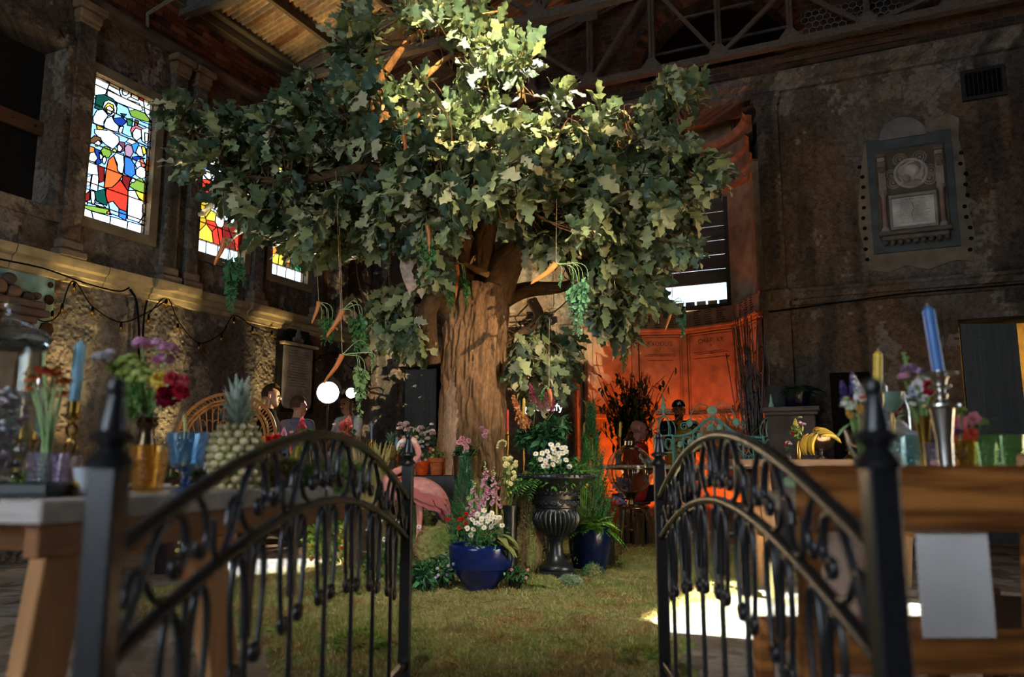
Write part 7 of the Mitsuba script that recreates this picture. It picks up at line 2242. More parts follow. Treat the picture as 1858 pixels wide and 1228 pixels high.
for i in range(90):
    b_ = c + [rng.normal(0, .06), rng.normal(0, .06), 0]
    t_ = c + [rng.normal(-.02, .10), rng.normal(0, .08), rng.uniform(1.2, 2.75)]
    ps.append((*tube(spline([b_, (b_ + t_) / 2 + rng.normal(0, .03, 3), t_], 7), .007, 4, cap=False), pack('3a2c20'), pack('3a2c20')))
    for j in range(5):
        v, f = place(blade(.14, .018, .4, .2, 3), frame([rng.normal(0, 1), rng.normal(0, 1), rng.uniform(-.6, .6)]), b_ + (t_ - b_) * rng.uniform(.5, 1))
        ps.append((v, f, pack('4a3a24'), pack('5a4428')))
part(k, 'stalks', ps, 'leaf', smooth=False, kind='stuff')
# ------------------------------------------------------------------ pedestal with a dark pot plant
k = thing('stone_pedestal', 'dark carved stone pedestal against the monument wall', 'pedestal')
c = foot(1452, 8.75)
zq = at(1452, 738, 8.6)[2]
Mp = np.eye(3)
part(k, 'block', box((c[0] - .24, c[1] - .2, 0), (c[0] + .24, c[1] + .24, zq - .09), .012), 'stone', '4a4542')
part(k, 'cap', [box((c[0] - .27, c[1] - .23, zq - .09), (c[0] + .27, c[1] + .26, zq - .05), .012), box((c[0] - .29, c[1] - .25, zq - .05), (c[0] + .29, c[1] + .28, zq), .01)], 'stone', '57504b')
k = thing('fern_pot', 'dark blue pot with a shadowy fern on the stone pedestal', 'plant pot')
part(k, 'pot', lathe([(.001, 0), (.11, 0), (.15, .16), (.155, .19), (.14, .19), (.001, .16)], 26, (c[0] + .06, c[1], zq)), 'gloss', '141c30', smooth=50)
for i in range(30):
    a = rng.uniform(0, 2 * PI)
    part(k, 'fern_frond', frond((c[0] + .06, c[1], zq + .17), (math.cos(a), math.sin(a), rng.uniform(.2, 1.1)), rng.uniform(.22, .38), ['2a4430', '35543a', '1f3626'], rng, 11, .6, .24), 'leaf')
single('ash_pot', lathe([(.001, 0), (.09, 0), (.12, .2), (.125, .24), (.115, .24), (.001, .2)], 24, (c[0] - .16, c[1] + .02, zq)), 'matte', 'grey dusty pot left of the fern on the stone pedestal', 'plant pot', '2f343a', smooth=40)
single('loudspeaker', [box(foot(1560, 8.2, .0) + [-.17, -.15, 0], foot(1560, 8.2, .0) + [.2, .15, at(1560, 678, 8.2)[2]], .01)], 'matte', 'tall black loudspeaker box behind the lupin bouquet', 'loudspeaker', '0c0c0e')
# ------------------------------------------------------------------ fruit bowl and its neighbours
k = thing('fruit_bowl', 'footed pewter bowl under the bananas', 'bowl')
c = foot(1490, 5.45, .885)
part(k, 'bowl', lathe([(.001, 0), (.045, 0), (.04, .012), (.015, .03), (.018, .05), (.07, .08), (.105, .13), (.11, .165), (.104, .165), (.095, .125), (.001, .09)], 32, c), 'metal', '8a8078', smooth=50)


def banana(c0, d, up, L, col):
    w = np.linspace(-.75, .75, 12)
    R_ = L / 1.5
    d = np.asarray(d, float) / np.linalg.norm(d)
    p = np.array([np.asarray(c0) + d * R_ * math.sin(a) + np.asarray(up) * R_ * (math.cos(a) - .73) for a in w])
    return tube(p, [.004, .006, .011, .0135, .0145, .015, .015, .0145, .0135, .011, .007, .003], 8), col


for j, (lab, px, py, d0, n, up) in enumerate((('bunch of ripe bananas hanging over the left rim of the pewter bowl', 1472, 806, cam(.05, -.3, 1), 4, cam(-1, -.3, .1)), ('bunch of ripe bananas lying on top of the pewter bowl', 1502, 789, cam(1, .1, -.35), 4, cam(.2, 0, 1)))):
    k = thing('banana_bunch', lab, 'bananas')
    for i in range(n):
        cc = at(px + (i * 6 - 9) * (1 if j == 0 else .6), py + (0 if j == 0 else i * 3), 5.4 - .02 * i)
        (v, f), col = banana(cc, np.asarray(d0) + rng.normal(0, .06, 3), up, .165, 'd8aa34')
        kb = part(k, 'banana', (v, f), 'satin', ['d8aa34', 'e0b840', 'cc9c2c'][i % 3])
        part(kb, 'tip', ball(v[-2 - 0], .006, 1), 'matte', '4a3a20')
for px, py, col, lab, b_ in ((1484, 783, 'd08030', 'orange lying behind the hanging bananas', 'orange'), (1478, 793, 'c8702a', 'second orange, lower and half hidden by the hanging bananas', 'orange'), (1490, 792, '7a9a34', 'green lime between the oranges and the top bananas', 'lime'), (1498, 796, '8aa83c', 'green lime under the top bananas', 'lime'), (1480, 788, '5a8a34', 'small dark green lime behind the oranges', 'lime')):
    single(b_, ball(at(px, py, 5.46), .034 if b_ == 'orange' else .027, 2), 'satin', lab, 'fruit', col, smooth=True)
posy('narrow brass vase of yellow and crimson flowers beside the bananas', 1449, 5.4, .885, 800, 757, 'metal', 'a88444', [(2, 768, .02, ['b83a5a', 'cc5a78', 'f0e0e4'], 'p'), (9, 770, .018, ['c84a68', 'e8c8d0'], 'p'), (-6, 765, .018, ['c8b048', 'd8c468'], 's'), (3, 758, .016, ['c8cc88', 'b4bc70'], 'p'), (-11, 786, .012, ['8a1420', 'a82030'], 'r')], ['8a9a44', '6f8438', 'a8b060', '556a30'], .022)
posy('low glass of red and white flowers left of the narrow brass vase', 1430, 5.5, .885, 818, 800, 'glass', 'eeeeec', [(0, 803, .02, ['b8283a', 'e8dcdc'], 'p'), (4, 806, .016, ['f0ece8', 'd8d0cc'], 'p'), (-4, 808, .014, ['a82030', 'c84050'], 'r')], GR, .022)
candle('slim red candle right of the fruit bowl', 1540, 782, 812, 5.4, 'b42a22', .010, 0, 'candlestick under the slim red candle', zt=.885)
k = thing('terracotta_dish', 'shallow terracotta dish behind the outer gate post', 'dish')
part(k, 'dish', lathe([(.001, 0), (.05, 0), (.03, .03), (.075, .085), (.08, .09), (.07, .09), (.001, .06)], 26, foot(1561, 5.3, .885) + [0, 0, .0]), 'matte', 'c88a54', smooth=40)
# things on the table before the recess
candle('yellow candle in brass before the bald man in red', 1125, 765, 792, 9.2, 'd8b038', .016, 1, 'brass candlestick before the bald man', zt=BZ)
candle('thin yellow candle by the pink wall of the recess', 1059, 766, 795, 9.4, 'b8a04a', .013, 2, 'dark candlestick at the tree end of the recess table', zt=BZ, hc='4a3a28')
k = thing('swan_dish', 'white china swan on the recess table beside the turquoise gate', 'figurine')
c = foot(1176, 9.15, BZ)
part(k, 'body', ball(c + [0, 0, .04], (.075, .05, .04), 2), 'gloss', 'd8d4d0')
part(k, 'neck', tube(spline([c + cam(-.05, 0, .05), c + cam(-.09, 0, .10), c + cam(-.06, 0, .15), c + cam(-.09, 0, .155)], 14), np.linspace(.016, .008, 14), 8), 'gloss', 'd8d4d0')
single('blue_tumbler', lathe([(.001, 0), (.028, 0), (.035, .13), (.032, .13), (.026, .008), (.001, .006)], 22, foot(1122, 9.15, BZ)), 'glass', 'deep blue glass before the bald man', 'glass', 'a8c8ee', smooth=50)
posy('vase of dusky pink roses at the tree end of the recess table', 1020, 9.5, BZ, 812, 780, 'gloss', '2a2420', [(-4, 788, .05, ['a86070', 'c07c88'], 'r'), (6, 792, .05, ['8a4454', 'a86070'], 'r')], ['3a5a34', '4f6a3c'])
posy('vase of pink roses between the gate screen and the bald man', 1196, 9.4, BZ, 820, 790, 'gloss', '3a2c28', [(-5, 800, .05, ['a85a70', 'c88898'], 'r'), (4, 796, .05, ['b86a80', 'd0a0ac'], 'r'), (8, 806, .045, ['98485c', 'b87084'], 'r')], ['3a4a2c', '4f5a34'])
# ================================================================== people
rng = np.random.default_rng(80)


def hullball(a, ra, b, rb, n=14):
    A = m3.Manifold.sphere(ra, n).translate(list(map(float, a)))
    B = m3.Manifold.sphere(rb, n).translate(list(map(float, b)))
    return m3.Manifold.batch_hull([A, B])


def chain(js):
    return [hullball(js[i][0], js[i][1], js[i + 1][0], js[i + 1][1]) for i in range(len(js) - 1)]


def solid(parts, refine=.03, it=6):
    m = m3.Manifold.batch_boolean(parts, m3.OpType.Add).refine_to_length(refine)
    v, f = man(m)
    t = trimesh.Trimesh(v, f, process=True)
    trimesh.smoothing.filter_taubin(t, lamb=.5, nu=.52, iterations=it)
    return np.array(t.vertices), np.array(t.faces)


def hand(w, d, pal, s):
    """wrist, direction, palm normal, side: palm, four fingers and a thumb as bones"""
    d, pal = np.asarray(d, float) / np.linalg.norm(d), np.asarray(pal, float) / np.linalg.norm(pal)
    x = np.cross(d, pal) * s
    P = []
    k = w + d * .085
    for i, (o, L) in enumerate(((-.030, .066), (-.010, .076), (.010, .072), (.029, .056))):
        b = k + x * o
        P += [hullball(w + x * o * .6, .013, b, .011, 10)]
        a = d * .85 + pal * .45
        c = d * .45 + pal * .9
        m_ = b + a / np.linalg.norm(a) * L * .5
        P += [hullball(b, .010, m_, .009, 10), hullball(m_, .009, m_ + c / np.linalg.norm(c) * L * .5, .0075, 10)]
    t0, t1 = w + d * .02 - x * .022, w + d * .05 - x * .052 + pal * .012
    P += [hullball(t0, .014, t1, .011, 10), hullball(t1, .011, t1 + d * .035 + pal * .012, .009, 10)]
    return P


def head_parts(c, yaw, tilt=0.0, s=1.0):
    """bones of a head: skull, jaw, nose, ears; y is the way it faces"""
    M = rz(yaw) @ rx(tilt)
    q = lambda *p: np.asarray(c) + M @ np.array(p) * s
    P = [m3.Manifold.batch_hull([m3.Manifold.sphere(.078 * s, 20).translate(list(q(0, -.022, .03))), m3.Manifold.sphere(.066 * s, 20).translate(list(q(0, .028, .022))), m3.Manifold.sphere(.052 * s, 16).translate(list(q(0, .03, -.045)))])]
    P += [m3.Manifold.batch_hull([m3.Manifold.sphere(.052 * s, 16).translate(list(q(0, .03, -.045))), m3.Manifold.sphere(.030 * s, 14).translate(list(q(0, .055, -.092))), m3.Manifold.sphere(.04 * s, 14).translate(list(q(0, -.005, -.07)))])]
    P += [m3.Manifold.batch_hull([m3.Manifold.sphere(.008 * s, 10).translate(list(q(0, .088, .012))), m3.Manifold.sphere(.0145 * s, 10).translate(list(q(0, .104, -.028))), m3.Manifold.sphere(.013 * s, 10).translate(list(q(.012, .088, -.032))), m3.Manifold.sphere(.013 * s, 10).translate(list(q(-.012, .088, -.032)))])]
    P += [hullball(q(-.028, .084, .020), .011 * s, q(.028, .084, .020), .011 * s, 10), hullball(q(-.018, .083, -.062), .010 * s, q(.018, .083, -.062), .010 * s, 10)]
    for k in (-1, 1):
        P += [m3.Manifold.batch_hull([m3.Manifold.sphere(.012 * s, 10).translate(list(q(k * .078, -.012, .012))), m3.Manifold.sphere(.009 * s, 10).translate(list(q(k * .078, -.010, -.032))), m3.Manifold.sphere(.009 * s, 10).translate(list(q(k * .086, -.026, .010)))])]
    return P, q, M


def person(lab, base, face, H, joints, skin, shirt, trousers, hair=None, cap=None, head_yaw=None, beard=None, jacket=None):
    """base: floor point, face: heading (0 = world +y). joints: overrides in the local frame (x right, y ahead)"""
    k = thing('person', lab, 'person')
    S = H / 1.75
    J = dict(hip=(0, 0, .93), waist=(0, -.005, 1.08), chest=(0, 0, 1.28), neck=(0, -.01, 1.46), head=(0, .02, 1.625),
             shL=(-.185, -.01, 1.405), shR=(.185, -.01, 1.405), elL=(-.235, -.04, 1.13), elR=(.235, -.04, 1.13), wrL=(-.235, .06, .90), wrR=(.235, .06, .90),
             hipL=(-.09, 0, .90), hipR=(.09, 0, .90), knL=(-.10, .02, .49), knR=(.10, .02, .49), anL=(-.105, -.02, .085), anR=(.105, -.02, .085))
    J.update(joints)
    M = rz(face)
    X = {a: M @ (np.array(b, float) * S) + base for a, b in J.items()}
    rt = M @ np.array([1.0, 0, 0]) * S
    fw = M @ np.array([0, 1.0, 0]) * S
    up = np.array([0, 0, 1.0])

    def torso(g=0.0):
        P = []
        for a, b, wa, wb, ra, rb in (('hip', 'waist', .085, .075, .105, .10), ('waist', 'chest', .075, .085, .10, .112), ('chest', 'shM', .085, .115, .112, .075)):
            pa = X[a]
            pb = X[b] if b in X else (X['shL'] + X['shR']) / 2 - up * .035 * S
            P.append(m3.Manifold.batch_hull([m3.Manifold.sphere((r_ + g) * S, 18).translate(list(p_ + rt * sx * w_)) for p_, w_, r_ in ((pa, wa, ra), (pb, wb, rb)) for sx in (-1, 1)]))
        for s_ in 'LR':
            P.append(hullball((X['shL'] + X['shR']) / 2 + up * .0, (.07 + g) * S, X['sh' + s_], (.058 + g) * S))
        P.append(hullball((X['shL'] + X['shR']) / 2 + up * .01, (.075 + g) * S, X['neck'], (.055 + g * .6) * S))
        return P

    def arm(s_, g=0.0, to=2.0):
        sh, el, wr = X['sh' + s_], X['el' + s_], X['wr' + s_]
        P = [hullball(sh, (.056 + g) * S, sh + (el - sh) * min(1, to), (.056 - .014 * min(1, to) + g) * S)]
        if to > 1:
            P += [hullball(el, (.042 + g) * S, el + (wr - el) * (to - 1), (.042 - .013 * (to - 1) + g) * S)]
        return P

    def leg(s_, g=0.0):
        return [hullball(X['hip' + s_], (.092 + g) * S, X['kn' + s_], (.058 + g) * S), hullball(X['kn' + s_], (.056 + g) * S, X['an' + s_], (.040 + g) * S)]

    P = torso() + arm('L') + arm('R') + leg('L') + leg('R')
    P += [hullball(X['neck'], .056 * S, X['head'] - up * .06 * S - fw * .01, .052 * S)]
    for s_, q_ in (('L', -1), ('R', 1)):
        d_ = X['wr' + s_] - X['el' + s_]
        P += hand(X['wr' + s_], d_, fw * .5 - rt * q_ + up * .01, q_)
        a = X['an' + s_]
        P += [hullball(a - up * .045 * S - fw * .02, .038 * S, a - up * .05 * S + fw * .15, .032 * S)]
    hp, q, HM = head_parts(X['head'], face if head_yaw is None else head_yaw, 0, S)
    v, f = solid(P + hp, .022, 5)
    put(k, (v, f), 'satin', skin, smooth=True)
    sl = {'short': .62, 'long': 1.92}[shirt[1]]
    part(k, 'shirt', solid(torso(.014) + arm('L', .014, sl) + arm('R', .014, sl), .025, 6), 'matte', shirt[0], smooth=True)
    if jacket:
        part(k, 'jacket', solid([m_ for m_ in arm('L', .026, 1.9) + arm('R', .026, 1.9)] + [hullball(X['sh' + s_] * .55 + X['chest'] * .45, .10 * S, X['hip'] + (X['sh' + s_] - X['chest']) * .55, .10 * S) for s_ in 'LR'] + [hullball(X['shL'], .085 * S, X['shR'], .085 * S)], .03, 6), 'matte', jacket, smooth=True)
    part(k, 'trousers', solid(leg('L', .015) + leg('R', .015) + [m3.Manifold.batch_hull([m3.Manifold.sphere(.115 * S, 16).translate(list(X['hip'] + rt * sx * .085)) for sx in (-1, 1)] + [m3.Manifold.sphere(.108 * S, 16).translate(list(X['hip'] + (X['waist'] - X['hip']) * .45 + rt * sx * .08)) for sx in (-1, 1)])], .03, 6), 'matte', trousers, smooth=True)
    for s_ in 'LR':
        a = X['an' + s_]
        part(k, 'shoe', solid([hullball(a - up * .04 * S - fw * .03, .048 * S, a - up * .05 * S + fw * .16, .040 * S)], .02, 3), 'satin', '1c1a1a', smooth=True)
    for s_ in (-1, 1):
        part(k, 'eye', ball(q(s_ * .032, .083, .002), .0115 * S, 1), 'gloss', '2a221e')
    part(k, 'mouth', tube([q(-.022, .086, -.062), q(0, .093, -.063), q(.022, .086, -.062)], .0045 * S, 6), 'matte', '8a4a42')
    if hair:
        V, F_ = ball((0, 0, 0), 1, 4)
        col, back, top = hair
        h = V * [.087, .105, .105]
        keep = ((V[:, 2] > np.where(V[:, 1] > .25, .48, np.where(V[:, 1] > -.15, .12, -.42))) | ((V[:, 1] < -.35) & (V[:, 2] > -back)))
        h = h * (1 + .10 * (meshkit.fbm(V * 9, 3, 2)[:, None] - .5)) + np.array([0, -.006, .033]) + np.outer(np.clip(V[:, 2], 0, 1) * np.clip(V[:, 1] + .6, 0, 1), [0, .01, top])
        part(k, 'hair', (np.array([q(*p_) for p_ in h]), F_[keep[F_].all(1)]), 'matte', col, smooth=True)
    if beard:
        V, F_ = ball((0, 0, 0), 1, 3)
        keep = (V[:, 1] > -.1) & (V[:, 2] < .1)
        part(k, 'beard', (np.array([q(*p_) for p_ in V * [.060, .062, .058] + [0, .034, -.066]]), F_[keep[F_].all(1)]), 'matte', beard, smooth=True)
    if cap:
        V, F_ = ball((0, 0, 0), 1, 4)
        keep = V[:, 2] > -.02
        part(k, 'cap', (np.array([q(*p_) for p_ in V * [.090, .112, .098] + [0, 0, .042]]), F_[keep[F_].all(1)]), 'matte', cap, smooth=True)
        w = np.linspace(0, PI, 15)
        br = np.vstack([np.stack([.086 * np.cos(w), .05 + .055 * np.sin(w), np.full(15, .052)], 1), np.stack([.080 * np.cos(w), .05 + .130 * np.sin(w), .046 - .012 * np.sin(w)], 1)])
        j = np.arange(14)
        pb = np.vstack([br, br + [0, 0, .006]])
        fs = np.vstack([np.stack([j, j + 1, j + 16], 1), np.stack([j, j + 16, j + 15], 1)])
        fs = np.vstack([fs[:, ::-1], fs + 30, np.stack([j + 15, j + 16, j + 46], 1), np.stack([j + 15, j + 46, j + 45], 1)])
        kc = part(k, 'cap_brim', (np.array([q(*p_) for p_ in pb]), fs), 'matte', cap, smooth=30)
        for wd, dx, sc_, lift in (('A', -.016, .048, 0), ('L', -.022, .036, .004)):
            t = meshkit.text_mesh(wd, sc_, .004, bold=(wd == 'A'))
            tv = np.array(t.vertices)
            yy = .112 * np.sqrt(np.clip(1 - ((tv[:, 0] + dx) / .09) ** 2 - ((tv[:, 1] + .020 + lift) / .098) ** 2, 0, 1)) + .002 + tv[:, 2]
            part(k, 'cap_emblem', (np.array([q(a_, b_, c_) for a_, b_, c_ in zip(-(tv[:, 0] + dx), yy, tv[:, 1] + .062 + lift)]), np.array(t.faces)[:, ::-1]), 'satin', 'e8e8e8', smooth=False)
    return k


def stand(px, d, ytop):
    p = foot(px, d, 1.6)
    return p * [1, 1, 0], at(px, ytop, d)[2]


b, H = stand(489, 9.0, 699)
person('man in a black T-shirt seen half from behind, facing the floodlight', b, YAW - 1.15, H, dict(elL=(-.26, -.02, 1.13), elR=(.25, .0, 1.13), wrL=(-.25, .08, .90), wrR=(.24, .14, .93)), 'b08a72', ('17181a', 'short'), '1e2026', ('3a2a22', .3, .02), head_yaw=YAW - 1.35)
b, H = stand(541, 8.65, 719)
person('balding man in a grey-blue shirt seen from behind beside the floodlight', b, YAW - .45, H, dict(elL=(-.27, .02, 1.13), elR=(.27, .02, 1.13), wrL=(-.2, .2, 1.0), wrR=(.2, .2, 1.0)), 'a8806a', ('5a6476', 'long'), '22242a', ('4a3a30', .45, .0), head_yaw=YAW - .75)
b, H = stand(632, 9.9, 716)
person('figure in a white shirt behind the smaller floodlight', b, YAW + 2.4, H, dict(elL=(-.25, .06, 1.15), elR=(.25, .06, 1.15), wrL=(-.12, .26, 1.08), wrR=(.12, .26, 1.08)), 'a88470', ('c8c8cc', 'short'), '2a2c34', ('33261f', .3, .01), head_yaw=YAW + 2.6)
sit = dict(hip=(0, 0, .50), waist=(0, .0, .66), chest=(0, .01, .86), neck=(0, .01, 1.05), head=(0, .05, 1.215), shL=(-.185, 0, .99), shR=(.185, 0, .99), elL=(-.24, .02, .73), elR=(.24, .02, .73), wrL=(-.12, .26, .80), wrR=(.12, .26, .80),
           hipL=(-.09, 0, .49), hipR=(.09, 0, .49), knL=(-.12, .42, .50), knR=(.12, .42, .50), anL=(-.12, .40, .085), anR=(.12, .40, .085))
b = foot(1152, 9.82, 1.2) * [1, 1, 0]
SB = (at(1160, 759, 9.82)[2]) / 1.345 - 1
person('bald man in a red shirt seated at the recess table in profile', b, YAW - 1.3, 1.75 * (1 + SB), sit, 'a07460', ('9c2a24', 'short'), '23242a', head_yaw=YAW - 1.45)
single('stool', [lathe([(.001, 0), (.17, 0), (.15, .03), (.06, .06), (.05, .36), (.16, .385), (.17, .40), (.16, .415), (.001, .415)], 22, b)], 'wood_z', 'round wooden stool under the bald man in red', 'stool', '4a3626', smooth=40)
b, H = stand(1231, 9.95, 727)
person('man in dark cap and mustard top behind the turquoise gate, hand at his mouth', b, YAW + PI - .25, H, dict(elR=(.22, .12, 1.14), wrR=(.045, .20, 1.43), elL=(-.23, .06, 1.14), wrL=(-.02, .22, 1.18)), '6a4632', ('b0862e', 'short'), '20222a', cap='141c2e', head_yaw=YAW + PI - .15, beard='1f1712', jacket='1a1c20')
# ================================================================== stained glass
rng = np.random.default_rng(90)
pane_c = {}


def glazing(n, polys, lead=.006):
    """polys: painted in order (later on top): (shapely polygon in y,z, colour); cut into separate panes with lead between"""
    a, b = WIN[n]
    rect = sg.box(a, WZ0, b, WZ1)
    out = []
    top = sg.Polygon()
    for p, c in polys[::-1]:
        q = p.intersection(rect).difference(top)
        top = top.union(p)
        for g in getattr(q, 'geoms', [q]):
            if g.geom_type == 'Polygon' and g.area > 4e-4:
                out.append((g, c))
    solid_ = []
    X0 = -.05
    for g, c in out:
        h = g.buffer(-lead / 2)
        for i in getattr(h, 'geoms', [h]):
            if i.geom_type == 'Polygon' and i.area > 2e-4:
                i = i.simplify(.0015)
                m = trimesh.creation.triangulate_polygon(i, engine='earcut')
                v = np.c_[np.full(len(m[0]), XL + X0), m[0]]
                put(name_('window_%d__pane' % n), (v, m[1]), 'pane', c, smooth=False)
                solid_.append(i)
    came = rect.difference(so.unary_union(solid_)).buffer(.0006)
    v, f = extrude(came, .010)
    put('window_%d__leading' % n, (np.stack([XL + X0 - .005 + v[:, 2], v[:, 0], v[:, 1]], 1), f[:, ::-1]), 'matte', '141414', smooth=False)
    for z in np.arange(WZ0 + .16, WZ1 - .05, .205):
        put(name_('window_%d__saddle_bar' % n), box((XL + X0 + .006, a, z), (XL + X0 + .020, b, z + .010)), 'iron', smooth=False)


# the first window: figures traced on the glass
def w1(pts, c):
    """pixels of the detail -> (y, z) on the glass"""
    P = []
    for x, y in pts:
        q = onx(130 + x / 3.61, 110 + y / 3.61, XL - .05)
        P.append((q[1], q[2]))
    return sg.Polygon(P).buffer(0), c


